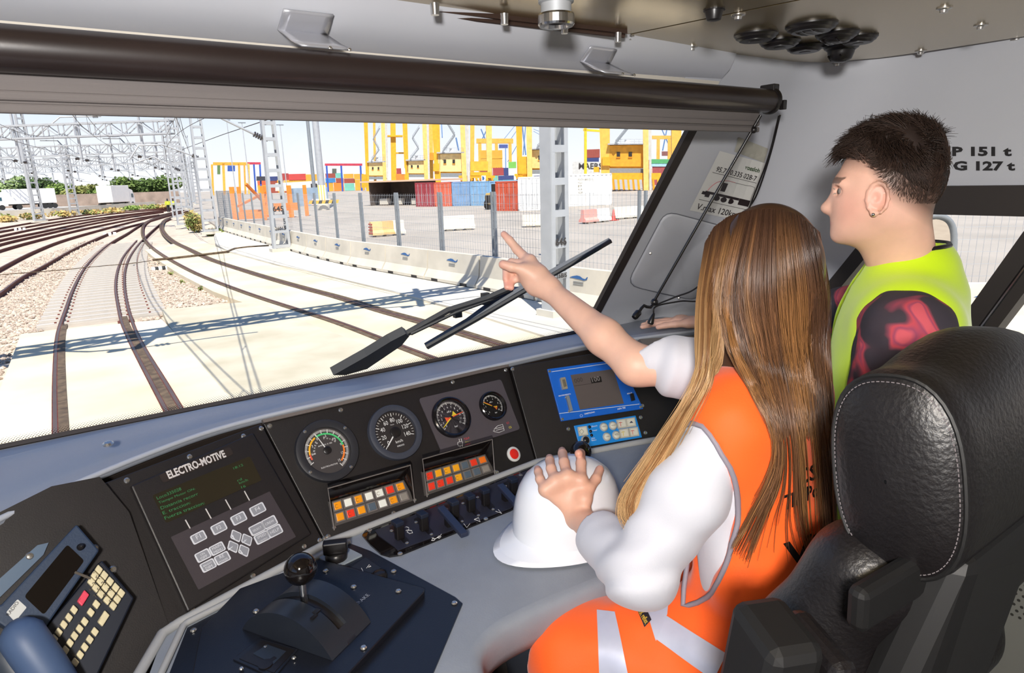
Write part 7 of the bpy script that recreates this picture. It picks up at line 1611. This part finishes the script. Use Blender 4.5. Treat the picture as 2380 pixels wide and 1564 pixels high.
VB = bvh(vV, vF); nV = len(vV); ALLW = BVHTree.FromPolygons([tuple(v) for v in np.concatenate([vV, shV, aV])], [tuple(f) for f in vF] + [tuple(f + nV) for f in shF] + [tuple(f + nV + len(shV)) for f in aF])
m_pipe = mat('vest_piping', '#8d8690', .6); m_silver = mat('reflective_silver', '#c4c8da', .35, metal=.2, var=.06, vscale=50)
def pipe(par, bv, pts, r, mm, h=.002, name='piping'):
    P = [drape(bv, p.x, p.y, h) for p in crom([V((x, y, 0)) for x, y in pts], 6)]; P = [p for p in P if p is not None]
    if len(P) < 3: return
    m = MB(); m.tube(P, r, 6); m.build(name, mm, par, smooth=60)
VSB = BVHTree.FromPolygons([tuple(v) for v in np.concatenate([vV, shV])], [tuple(f) for f in vF] + [tuple(f + nV) for f in shF])
m = MB()
# piping follows the open rim of the near armhole: vertices of the vest close to the armhole cutter
def rim_loop(Vt, F, cutop, par, mm, r, n=60, side=None):
    d = prim(Vt.astype(f4), cutop); near = np.where(np.abs(d) < .010)[0]
    if len(near) < 20: return
    c = cutop['a']; P = Vt[near]; q = (P - c) @ cutop['A'].T; ang = np.arctan2(q[:, 2], q[:, 1]); out = []
    tor = np.array([field(p[None].astype(f4), torso_w(.014))[0] for p in P]) if len(P) < 20000 else np.zeros(len(P))
    for i in range(n):
        a = -PI + 2 * PI * i / n; dd = np.abs((ang - a + PI) % (2 * PI) - PI); sel = dd < .08
        if sel.sum() < 1: continue
        k = np.where(sel)[0]; j = k[np.argmax(tor[k] - .3 * np.abs(d[near][k]))]; out.append(V(P[j]))
    if len(out) < 8: return
    out = [(out[i - 1] + out[i] * 2 + out[(i + 1) % len(out)]) / 4 for i in range(len(out))]
    m = MB(); m.tube(out, r, 8, closed=True); m.build('armhole_piping', mm, par, smooth=60)
cuts = [o for o in vest_ops if o.get('cut') is True]
rim_loop(vV, vF, cuts[0], wm, m_pipe, .0045); rim_loop(vV, vF, cuts[1], wm, m_pipe, .0045)
def dq(par, bv, q, h, name, mm, n=8):
    R = [[drape(bv, *bil(q, i / n, j / n), h) for i in range(n + 1)] for j in range(n + 1)]
    if any(p is None for r in R for p in r): return None
    m = MB(); m.grid(R); o = m.build(name, mm, par, smooth=80); return o
dq(wm, VB, [(1388, 1420), (1430, 1424), (1462, 1575), (1394, 1575)], .0035, 'reflective_band', m_silver); dq(wm, VB, [(1500, 1412), (1557, 1388), (1552, 1430), (1526, 1490)], .004, 'reflective_band', m_silver); dq(wm, VB, [(1527, 1486), (1548, 1432), (1690, 1520), (1660, 1580)], .0035, 'reflective_band', m_silver)
o = dq(wm, VB, [(1478, 1412), (1496, 1404), (1516, 1444), (1500, 1460)], .006, 'maker_tag', mat('tag_black', '#221d24', .6))
if o: m = MB(); drape_text(m, VB, 'WORK reflex', [(1484, 1409), (1512, 1447), (1502, 1455), (1478, 1416)], .0075, .02); m.build('tag_print', mat('tag_yellow', '#c9a83a', .5), wm)
for s, Q in (('CSP', [(1850, 1092), (1916, 1066), (1916, 1104), (1850, 1130)]), ('The Port', [(1820, 1150), (1918, 1112), (1918, 1144), (1820, 1186)]), ('Vi', [(1818, 1262), (1900, 1232), (1900, 1298), (1828, 1326)])):
    try: m = MB(); drape_text(m, VB, s, Q, .003, .02); m.build('vest_print', m_lamp_k, wm)
    except Exception: pass
pipe(wm, VB, [(1214, 1490), (1212, 1530), (1222, 1575)], .004, m_pipe, .001, 'hem_piping')
# trousers, shoes (mostly under the desk)
sdf_obj('trousers', [C((.845, .57, -.90), (.70, .98, -.95), .085, .07, .04), C((.70, .98, -.95), (.70, .93, -1.5), .068, .05, .03), C((1.0, .57, -.90), (1.0, .98, -.95), .085, .07, .04), C((1.0, .98, -.95), (1.0, .93, -1.5), .068, .05, .03), C((.84, .55, -.89), (1.0, .55, -.89), .11, .11, .05)], .012, (.55, .35, -1.6), (1.15, 1.1, -.75), mat('trousers_navy', '#20242e', .85), wm)
for x in (.70, 1.0): sdf_obj('shoe', [C((x, .93, -1.57), (x, .90, -1.62), .05, .045, .03), C((x, .92, -1.625), (x, .985, -1.63), .042, .034, .03), HS((0, 0, -1.658), (0, 0, -1))], .008, (x - .1, .8, -1.7), (x + .1, 1.08, -1.48), m_lamp_k, wm)
# hair: volume under the strands
m_hair = mat('hair_brown', '#4a2a18', .36, attr='Col', spec=.5)
hvol = [E(Hd - fw * .012 + Z1 * .010 + lf * .006, (.075, .094, .110), (lf, fw, Z1), .03), C(Hd - fw * .05 - Z1 * .02 + lf * .012, Hd - fw * .05 - Z1 * .17 + lf * .012, .062, .062, .03, (fw, .6)), C(Hd + lf * .060 - Z1 * .02, Hd + lf * .075 - Z1 * .17 - fw * .01, .045, .04, .05, (lf, .6)), C(Hd - lf * .045 - Z1 * .02, Hd - lf * .05 - Z1 * .17, .045, .04, .05, (lf, .6)),
        E(Hd + fw * .115 - Z1 * .06, (.060, .06, .095), None, .02, cut=True)]
ho, hV, hF = sdf_obj('hair', hvol, .005, (.75, .45, -.42), (1.15, .85, .02), m_hair, wm, lambda P: np.tile(np.array([.055, .026, .013]), (len(P), 1)))
HVB = bvh(hV, hF)
GD = [[(1640, 565, 1.12), (1622, 690, 1.09), (1618, 790, 1.07), (1618, 870, 1.05), (1590, 930, 1.04), (1545, 1000, 1.05), (1485, 1085, 1.06), (1443, 1150, 1.07), (1440, 1200, 1.07), (1470, 1238, 1.07)],
      [(1662, 527, 1.10), (1636, 680, 1.06), (1634, 790, 1.03), (1630, 860, 1.02), (1605, 925, 1.01), (1565, 995, 1.03), (1510, 1085, 1.05), (1468, 1155, 1.06), (1462, 1200, 1.06), (1482, 1235, 1.06)],
      [(1695, 503, 1.08), (1662, 670, 1.02), (1660, 780, 1.0), (1655, 850, .99), (1640, 900, .99), (1600, 970, 1.01), (1548, 1060, 1.04), (1500, 1130, 1.05), (1480, 1180, 1.05), (1484, 1215, 1.05)],
      [(1733, 491, 1.07), (1694, 670, 1.0), (1706, 800, .98), (1750, 900, .99), (1792, 990, 1.0), (1800, 1060, 1.0), (1782, 1120, 1.0), (1750, 1180, 1.0), (1718, 1240, 1.0), (1692, 1285, 1.0)],
      [(1762, 486, 1.06), (1738, 670, .99), (1758, 800, .98), (1785, 900, .98), (1812, 990, .99), (1818, 1070, 1.0), (1808, 1140, 1.0), (1785, 1200, 1.0), (1765, 1260, 1.0), (1748, 1320, 1.0)],
      [(1790, 485, 1.06), (1785, 670, .99), (1800, 800, .98), (1822, 900, .98), (1838, 990, .99), (1846, 1070, .99), (1848, 1150, 1.0), (1852, 1210, 1.0), (1868, 1265, 1.0), (1890, 1300, 1.0)],
      [(1820, 488, 1.06), (1832, 670, 1.0), (1842, 800, .99), (1856, 900, .99), (1868, 990, .99), (1876, 1070, .99), (1880, 1150, 1.0), (1884, 1220, 1.0), (1888, 1290, 1.0), (1890, 1350, 1.0)],
      [(1860, 502, 1.09), (1890, 670, 1.04), (1888, 800, 1.02), (1896, 900, 1.01), (1904, 990, 1.0), (1910, 1070, 1.0), (1914, 1150, 1.0), (1916, 1220, 1.0), (1916, 1300, 1.0), (1914, 1370, 1.0)],
      [(1903, 540, 1.14), (1926, 680, 1.10), (1924, 800, 1.07), (1930, 900, 1.05), (1934, 990, 1.04), (1936, 1070, 1.03), (1936, 1150, 1.02), (1934, 1220, 1.02), (1930, 1300, 1.0), (1924, 1380, 1.0)]]
ALLH = BVHTree.FromPolygons([tuple(v) for v in np.concatenate([vV, shV, hV])], [tuple(f) for f in vF] + [tuple(f + nV) for f in shF] + [tuple(f + nV + len(shV)) for f in hF])
Gn = np.array(GD)
def tubes(strands, rads, cols, name, parent, m, kind='stuff'):      # (N,K,3) polylines -> 3-sided tubes
    S = np.asarray(strands); N, K, _ = S.shape; T = np.gradient(S, axis=1); T /= np.linalg.norm(T, axis=2, keepdims=True) + 1e-9
    ref = np.tile(np.array([.37, -.55, .75]), (N, K, 1)); U = np.cross(T, ref); U /= np.linalg.norm(U, axis=2, keepdims=True) + 1e-9; Wn_ = np.cross(T, U)
    R = np.asarray(rads)[..., None]; P = np.stack([S + R * (U * math.cos(a) + Wn_ * math.sin(a)) for a in (0, 2.094, 4.189)], 2); base = (np.arange(N)[:, None] * K + np.arange(K - 1)[None]) * 3; Fs = []
    for i in range(3): j = (i + 1) % 3; Fs.append(np.stack([base + i, base + j, base + 3 + j, base + 3 + i], -1).reshape(-1, 4))
    cc = np.repeat(np.asarray(cols)[:, :, None, :], 3, 2).reshape(-1, 3)
    return link(name, np_mesh(name, P.reshape(-1, 3), np.concatenate(Fs), m, cc), parent, kind=kind)
rg = np.random.RandomState(5); NS = 4800; KS = 24; tt = np.linspace(0, 1, KS); St = np.zeros((NS, KS, 3)); Cl = np.zeros((NS, KS, 3)); Rd = np.zeros((NS, KS))
def crs(Gp, t):       # catmull-rom through rows of Gp at t in 0..1
    n = len(Gp) - 1; x = t * n; i = np.clip(x.astype(int), 0, n - 1); f_ = (x - i)[:, None]; g = np.vstack([2 * Gp[0] - Gp[1], Gp, 2 * Gp[-1] - Gp[-2]]); a, b, c, d = g[i], g[i + 1], g[i + 2], g[i + 3]
    return .5 * (2 * b + (c - a) * f_ + (2 * a - 5 * b + 4 * c - d) * f_ ** 2 + (3 * b - a - 3 * c + d) * f_ ** 3)
dark, brown, gold, blond = np.array([.030, .014, .008]), np.array([.12, .055, .024]), np.array([.33, .155, .055]), np.array([.62, .38, .175])
lockph = rg.rand(60)
for s in range(NS):
    x = rg.rand() * 8.4; x = x if x < 8 else 7.5 + rg.rand() * .499
    gi = int(x); f_ = x - gi
    Lt = .50 + .50 * rg.rand() ** .55; Lt = Lt if not (2.6 < x < 7.0 and rg.rand() < (.5 if 3.1 < x < 3.9 else .7 if 5.1 < x < 5.5 else .965)) else .34 + .15 * rg.rand(); A = crs(Gn[gi], tt * Lt); Bq = crs(Gn[min(gi + 1, 8)], tt * Lt); lk = int(x * 4); clump = (lk + .5) / 4 - int((lk + .5) / 4)
    fe = f_ + (min(max(clump, 0), 1) - f_) * np.clip(1.2 * tt ** 1.3, 0, .95)[:, None]; fe = fe if gi != 2 else f_ + (round(f_) - f_) * np.clip((tt - .22) / .18, 0, 1)[:, None]; p = A * (1 - fe) + Bq * fe
    wv_ = (lockph[lk % 60] - .5) * 16; p[:, 0] += wv_ * np.sin(tt * 5 + lockph[(lk * 7) % 60] * 6) * tt + rg.randn() * 4 * (.3 + tt); p[:, 1] += rg.randn() * 6 * tt
    up = rg.rand() ** 2; pts = []
    for k in range(KS):
        d = ray(p[k, 0], p[k, 1]); dn = d.normalized(); hit, n_, i_, Lh = ALLH.ray_cast(V((0, 0, 0)), dn, 3.0)
        dep = p[k, 2]
        if hit is not None:
            hd = Lh / d.length
            if gi <= 2 and k > KS * .55: dep = min(dep, hd - .006)
            else: dep = min(hd - .002 - .012 * up, dep + .03) if hd < dep + .12 else dep
        pts.append(dep)
    pts = np.array(pts)
    for _ in range(3): pts[1:-1] = np.minimum(pts[1:-1], (pts[:-2] + 2 * pts[1:-1] + pts[2:]) / 4 + .004)
    for _ in range(2): pts[1:-1] = (pts[:-2] + 2 * pts[1:-1] + pts[2:]) / 4
    for k in range(KS): St[s, k] = ray(p[k, 0], p[k, 1]) * (pts[k] - .004)
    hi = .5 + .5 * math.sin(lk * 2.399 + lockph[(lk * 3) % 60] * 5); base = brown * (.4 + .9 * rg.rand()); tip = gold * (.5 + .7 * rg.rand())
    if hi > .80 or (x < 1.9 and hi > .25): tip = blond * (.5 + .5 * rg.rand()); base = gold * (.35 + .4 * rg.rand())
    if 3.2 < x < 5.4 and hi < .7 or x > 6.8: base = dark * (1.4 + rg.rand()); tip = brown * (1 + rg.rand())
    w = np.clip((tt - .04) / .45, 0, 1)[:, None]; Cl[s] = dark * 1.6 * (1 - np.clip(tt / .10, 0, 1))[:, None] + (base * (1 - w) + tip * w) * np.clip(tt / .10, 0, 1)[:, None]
    Rd[s] = .00062 * (.7 + .7 * rg.rand()) * (1 - .6 * tt ** 3)
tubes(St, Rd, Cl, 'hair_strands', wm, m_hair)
# ---------------------------------------------------------------- young man
mn = thing('person', 'young man with short dark hair and a yellow vest, hand on the sill', 'person', (1.38, .6, FL_Z))
Hm = V((1.290, .634, -.036)); f = V((-.44, .90, -.03)).normalized(); l = V((-.90, -.44, 0)).normalized(); z = l.cross(f).normalized(); z = z if z.z > 0 else -z
HK = .885
def hl_(a, b, c): return Hm + (f * a + l * b + z * c) * HK
def hsc(ops):
    for o in ops:
        o['R'] *= HK
        if o['t'] == 'e': o['r'] = o['r'] * f4(HK)
        else: o['r1'] *= HK; o['r2'] *= HK
    return ops
fa = (l, f, z)
SLm = V((1.212, .528, -.290)); SRm = V((1.565, .735, -.300)); nb_ = V((1.375, .605, -.215))
head = [E(hl_(-.012, 0, .022), (.074, .097, .096), fa, .02), E(hl_(.030, 0, -.045), (.058, .066, .062), fa, .05), E(hl_(.055, 0, -.088), (.034, .032, .024), fa, .035), C(hl_(.078, 0, -.002), hl_(.106, 0, -.036), .0085, .0115, .016), E(hl_(.104, 0, -.038), (.014, .012, .009), fa, .010), E(hl_(.082, 0, -.066), (.020, .012, .006), fa, .008), E(hl_(.080, 0, -.076), (.018, .012, .006), fa, .008), E(hl_(.078, 0, -.100), (.016, .014, .012), fa, .02), E(hl_(.076, 0, .016), (.05, .016, .012), fa, .02),
        E(hl_(.083, .034, .0), (.015, .012, .011), fa, .006, cut=True), E(hl_(.083, -.034, .0), (.015, .012, .011), fa, .006, cut=True), E(hl_(.074, .033, -.001), (.012, .012, .011), fa, .002), E(hl_(.074, -.033, -.001), (.012, .012, .011), fa, .002)]
for sg in (1, -1):
    ec = hl_(.008, .072 * sg, -.018)
    loop = [ec + f * (.017 * math.cos(a)) * (1) + z * (.028 * math.sin(a)) + l * (sg * (.006 + .004 * math.cos(a + PI))) for a in np.linspace(-1.2, 4.3, 11)]
    head += [C(a, b, .0038, .0038, .003) for a, b in zip(loop[:-1], loop[1:])] + [E(ec, (.008, .016, .025), fa, .005), E(ec - z * .027 + f * .004 + l * (.004 * sg), (.005, .008, .008), fa, .004), E(ec + f * .003 + l * (.008 * sg) + z * .002, (.006, .007, .010), fa, .003, cut=True)]
head = hsc(head)
neck = [C(hl_(-.036, 0, -.06), nb_ + V((0, 0, -.02)), .049, .054, .03), C(hl_(.02, 0, -.085), nb_ + f * .03, .028, .034, .03), C(nb_ - Z1 * .02, SLm + V((.05, .025, .0)), .045, .035, .05), C(nb_ - Z1 * .02, SRm + V((-.05, -.03, .0)), .045, .035, .05)]
at_m = (l, f, Z1)
def torso_m(g=0.0, k=.08): return [E((1.39, .615, -.42), (.185 + g, .118 + g, .19 + g), at_m, k), E((1.39, .60, -.65), (.165 + g, .11 + g, .18 + g), at_m, k), E((1.385, .59, -.86), (.17 + g, .115 + g, .13 + g), at_m, k), C(SLm + V((.05, .025, .0)), SRm + V((-.05, -.03, 0)), .068 + g, .068 + g, k), C(nb_ - Z1 * .018, SLm + V((.06, .03, .012)), .054 + g, .058 + g, .04), C(nb_ - Z1 * .018, SRm + V((-.06, -.035, .012)), .054 + g, .058 + g, .04)]
ELm = V((1.195, .555, -.56)); WLm = V((1.13, .78, -.64)); ERm = V((1.625, 1.03, -.43)); WRm = V((1.668, 1.335, -.468))
arms = [C(SLm, ELm, .05, .043, .02), C(ELm, WLm, .042, .028, .02), C(SRm, ERm, .05, .044, .02), C(ERm, WRm, .042, .027, .02)]
hd = lambda x, y, zz: aZ(x, y, zz)
zs_ = -.484
mc = [V((1.628, 1.425, -.474)), V((1.648, 1.432, -.473)), V((1.668, 1.436, -.475)), V((1.688, 1.436, -.478))]
fm = [([mc[0], V((1.588, 1.455, -.478)), V((1.555, 1.474, -.483)), V((1.532, 1.484, -.487))], .0098, .0078), ([mc[1], V((1.612, 1.47, -.478)), V((1.582, 1.494, -.484)), V((1.560, 1.508, -.488))], .0098, .0078), ([mc[2], V((1.640, 1.478, -.479)), V((1.616, 1.508, -.485)), V((1.60, 1.525, -.488))], .0094, .0075), ([mc[3], V((1.672, 1.476, -.482)), V((1.656, 1.502, -.487)), V((1.645, 1.518, -.489))], .0085, .007)]
thm = ([V((1.630, 1.375, -.472)), V((1.598, 1.400, -.474)), V((1.575, 1.422, -.478)), V((1.556, 1.436, -.483))], .0125, .0088)
hm_ops = hand_ops(WRm, mc, fm, thm, .0155)
lm = [C((1.39, .6, -.86), (1.385, .59, -.9), .13, .13, .05)]
zi = np.array([list(l), list(f), list(z)])
def loc_m(P): return (P - npv(Hm)) @ zi.T / HK          # columns: left, forward, up
base_m = lin('#eab9a2'); stub = lin('#6b4a3c')
def hairw(L): # 1 where hair grows
    ls, ff, zz = np.abs(L[:, 0]), L[:, 1], L[:, 2]; line = np.where(ff > .03, .052 + (ff - .03) * .25, np.where(ff > -.02, -.012 + (ff + .02) * 1.28, -.012 - (-.02 - ff) * .75)); return np.clip((zz - line) / .03, 0, 1)
def hairw2(L):
    ls, ff, zz = np.abs(L[:, 0]), L[:, 1], L[:, 2]; line = np.where(ff > .03, .052 + (ff - .03) * .25, np.where(ff > -.02, -.012 + (ff + .02) * 1.28, -.012 - (-.02 - ff) * .75)); return np.clip((zz - line) / .075, 0, 1)
def col_m(P):
    L = loc_m(P); near = np.linalg.norm(L, axis=1) < .17; w = hairw(L) * near; c = np.tile(base_m, (len(P), 1)); w = np.clip(hairw2(L + np.array([0, 0, .022])) * 1.9, 0, 1) * near; c = c * (1 - .80 * w[:, None]) + stub * .16 * w[:, None]
    fl_ = np.clip(1 - np.linalg.norm(L - np.array([.045, .055, -.035]), axis=1) / .05, 0, 1)[:, None]; c = c * (1 - fl_ * np.array([0, .14, .12]))
    er = np.clip(1 - np.linalg.norm(L - np.array([.085, .006, -.02]), axis=1) / .035, 0, 1)[:, None]; c = c * (1 - er * np.array([0, .16, .14]))
    lip = np.clip(1 - np.linalg.norm((L - np.array([0, .092, -.071])) / np.array([1.6, 1, .55]), axis=1) / .018, 0, 1)[:, None]; c = c * (1 - lip * np.array([.08, .4, .35]))
    br = ((np.abs(np.abs(L[:, 0]) - .032) < .02) & (np.abs(L[:, 2] - .020 - .1 * (.03 - np.abs(np.abs(L[:, 0]) - .03))) < .006) & (L[:, 1] > .06)); c[br] *= .3
    ey = ((np.abs(np.abs(L[:, 0]) - .033) < .011) & (np.abs(L[:, 2] + .001) < .006) & (L[:, 1] > .072)); c[ey] = np.array([.30, .25, .22]); iris = ey & (np.abs(np.abs(L[:, 0]) - .033) < .007); c[iris] = np.array([.05, .03, .02])
    return c
bm_, mV, mF = sdf_obj('body', head + neck + torso_m(-.02) + arms + hm_ops, .003, (1.02, .40, -1.0), (1.82, 1.58, .12), m_skin, mn, col_m)
# trousers and shoes
sdf_obj('trousers', [C((1.31, .57, -.88), (1.29, .58, -1.28), .10, .075, .04), C((1.29, .58, -1.28), (1.28, .55, -1.60), .075, .06, .03), C((1.47, .62, -.88), (1.49, .66, -1.28), .10, .075, .04), C((1.49, .66, -1.28), (1.49, .63, -1.60), .075, .06, .03), C((1.33, .58, -.87), (1.45, .61, -.87), .13, .13, .05)], .012, (1.12, .38, -1.66), (1.66, .82, -.72), mat('trousers_black', '#1c1d22', .85), mn)
for c_ in (V((1.28, .56, -1.62)), V((1.49, .64, -1.62))): sdf_obj('shoe', [C(c_, c_ + f * .13, .05, .038, .03), HS((0, 0, -1.658), (0, 0, -1))], .008, c_ - V((.2, .2, .1)), c_ + V((.2, .28, .1)), m_lamp_k, mn)
# patterned sweatshirt
def floral():
    m = bpy.data.materials.new('floral_sweatshirt'); m.use_nodes = True; nt = m.node_tree; N = nt.nodes; L = nt.links; b = N['Principled BSDF']; b.inputs['Roughness'].default_value = .85
    t = N.new('ShaderNodeTexCoord'); n1 = N.new('ShaderNodeTexNoise'); n1.inputs['Scale'].default_value = 11; n1.inputs['Detail'].default_value = 1.5; n1.inputs['Distortion'].default_value = 1.2
    r = N.new('ShaderNodeValToRGB'); cr = r.color_ramp; cr.elements[0].position = .40; cr.elements[0].color = hexc('#37313a'); cr.elements[1].position = .66; cr.elements[1].color = hexc('#c4525c')
    for p, c in ((.49, '#3a3038'), (.53, '#7c3a4a'), (.57, '#b8434d'), (.62, '#8e3c58')): e = cr.elements.new(p); e.color = hexc(c)
    L.new(t.outputs['Object'], n1.inputs[0]); L.new(n1.outputs[0], r.inputs[0]); L.new(r.outputs[0], b.inputs['Base Color']); return m
m_flo = floral()
cutR = SRm.lerp(ERm, .45)
_, sV, sF = sdf_obj('sweatshirt', torso_m(.004) + [C(SLm, ELm, .077, .068, .03), C(ELm, WLm, .062, .05, .03), C(nb_ - Z1 * .02, nb_ + Z1 * .030, .076, .066, .04), C(SRm, ERm, .066, .06, .03), E(nb_ + Z1 * .075 + f * .01, (.060, .060, .065), None, .01, cut=True), dict(HS(cutR, ERm - SRm))], .0055, (1.02, .38, -.86), (1.7, .95, -.14), m_flo, mn, disp=lambda P: (.0035 * wob(P, 38, 7) + .002 * wob(P, 80, 8)).astype(f4))
# yellow vest
m_yv = mat('vest_yellow', '#cdf000', .65, bump=.05, bscale=260, sheen=.3)
vcuts = [E(SLm + l * .055 - Z1 * .095, (.115, .100, .155), (V((.9, .44, 0)), f, Z1), .012, cut=True), E(SRm - l * .055 - Z1 * .095, (.115, .100, .155), (V((.9, .44, 0)), f, Z1), .012, cut=True)]
yops = torso_m(.016) + [C(nb_ - Z1 * .015, nb_ + Z1 * .022, .088, .074, .05)] + vcuts + [E(nb_ + Z1 * .085 + f * .012, (.066, .066, .075), None, .012, cut=True), E(nb_ + f * .12 - Z1 * .06, (.035, .08, .13), at_m, .01, cut=True)]
_, yV, yF = sdf_obj('vest', yops, .0055, (1.05, .36, -1.0), (1.7, .9, -.12), m_yv, mn, disp=lambda P: (.0025 * wob(P, 24, 3)).astype(f4))
def rim_loop2(Vt, cutop, torso, par, mm, r, name, n=64):
    d = prim(Vt.astype(f4), cutop); near = np.where(np.abs(d) < .010)[0]; P = Vt[near]; q = (P - cutop['a']) @ cutop['A'].T; tor = field(P.astype(f4), torso); return P, q, tor, d[near]
def rim_pipe(Vt, cutop, torso, par, mm, r, name, ia=1, ib=2, n=64):
    P, q, tor, d = rim_loop2(Vt, cutop, torso, par, mm, r, name); ang = np.arctan2(q[:, ib], q[:, ia]); out = []
    for i in range(n):
        a = -PI + 2 * PI * i / n; k = np.where(np.abs((ang - a + PI) % (2 * PI) - PI) < .09)[0]
        if len(k): j = k[np.argmax(tor[k] - .3 * np.abs(d[k]))]; out.append(V(P[j]))
    if len(out) > 8:
        for _ in range(2): out = [(out[i - 1] + out[i] * 2 + out[(i + 1) % len(out)]) / 4 for i in range(len(out))]
        m = MB(); m.tube(out, r, 8, closed=True); m.build(name, mm, par, smooth=60)
tm = torso_m(.016); rim_pipe(yV, vcuts[0], tm, mn, m_lamp_k, .0048, 'armhole_piping'); rim_pipe(yV, vcuts[1], tm, mn, m_lamp_k, .0048, 'armhole_piping'); rim_pipe(yV, yops[-2], tm, mn, m_lamp_k, .0048, 'collar_piping', 0, 1)
# earring, necklace
ec = hl_(.014, .080, -.050); MB().sphere(ec, .0035, 10, 8).build('earring', m_chrome, mn, smooth=60)
nk = []
MBV = bvh(mV, mF)
for a in np.linspace(0, 2 * PI, 41)[:-1]:
    d = V((math.cos(a), math.sin(a), 0)); o_ = nb_ + Z1 * (.022 - .022 * (d.dot(f)) ) + d * .2; hit, n_, i_, L_ = MBV.ray_cast(o_, -d, .25)
    if hit is not None: nk.append(hit + d * .0015)
if len(nk) > 10: m = MB(); m.tube(nk, .0011, 5, closed=True); m.build('necklace', mat('gold', '#c9a24a', .3, metal=1), mn)
# short hair: cap plus tufts
capo = hsc([E(hl_(-.012, 0, .024), (.080, .103, .103), fa, .02), E(hl_(.045, 0, .096), (.052, .05, .022), fa, .03), E(hl_(-.03, .0, .09), (.06, .06, .042), fa, .03)])
def capd(P): L = loc_m(P); w = np.clip((hairw2(L) - .25) / .75, 0, 1); return (-.014 * (1 - w) ** 1.5 + .0035 * w * wob(P, 95, 2)).astype(f4)
m_hm = mat('hair_dark', '#2c1c15', .55, attr='Col', spec=.35)
sdf_obj('hair', capo, .0045, Hm - V((.16, .16, .10)), Hm + V((.16, .16, .2)), m_hm, mn, lambda P: np.tile(np.array([.022, .013, .010]), (len(P), 1)), disp=capd)
rg = np.random.RandomState(11); N2 = 11000; K2 = 6; S2 = []; R2 = []; C2 = []
while len(S2) < N2:
    d = rg.randn(3); d /= np.linalg.norm(d); c_ = np.array([d[0] * .081, d[1] * .104 - .012, d[2] * .104 + .024])
    w = hairw(c_[None])[0]
    if rg.rand() > w * 1.1: continue
    top = np.clip((c_[2] - .03) / .06, 0, 1); Ln = (.007 + .030 * top) * (.7 + .6 * rg.rand()); nrm = d * np.array([1 / .08, 1 / .103, 1 / .098]); nrm /= np.linalg.norm(nrm)
    sw = np.array([math.sin(c_[1] * 60 + c_[0] * 40), .6 + .5 * math.sin(c_[0] * 70), -.35 + .3 * math.sin(c_[1] * 50)]); tg = sw - nrm * (sw @ nrm); tg /= np.linalg.norm(tg) + 1e-6
    curl = np.cross(nrm, tg) * (rg.rand() - .5 + .6 * math.sin(c_[0] * 90 + c_[1] * 55)) * 1.8; out = []; p = c_ - nrm * .001
    for k in range(K2):
        q_ = k / (K2 - 1); out.append(p + nrm * (Ln * (.75 * q_ - .30 * q_ * q_) * (1 if top > .2 else .45)) + tg * (Ln * q_ * (.35 + .55 * q_)) + curl * (Ln * q_ * q_ * .5))
    S2.append(out); R2.append([.00075 * (1 - .7 * (k / (K2 - 1)) ** 2) * (.6 + .4 * top) for k in range(K2)]); k_ = .6 + .9 * rg.rand(); C2.append([np.array([.030, .017, .012]) * k_ * (1 + .8 * (1 - top))] * K2)
S2 = np.array(S2) * HK @ zi + npv(Hm)
tubes(S2, np.array(R2), np.array(C2), 'hair_strands', mn, m_hm)
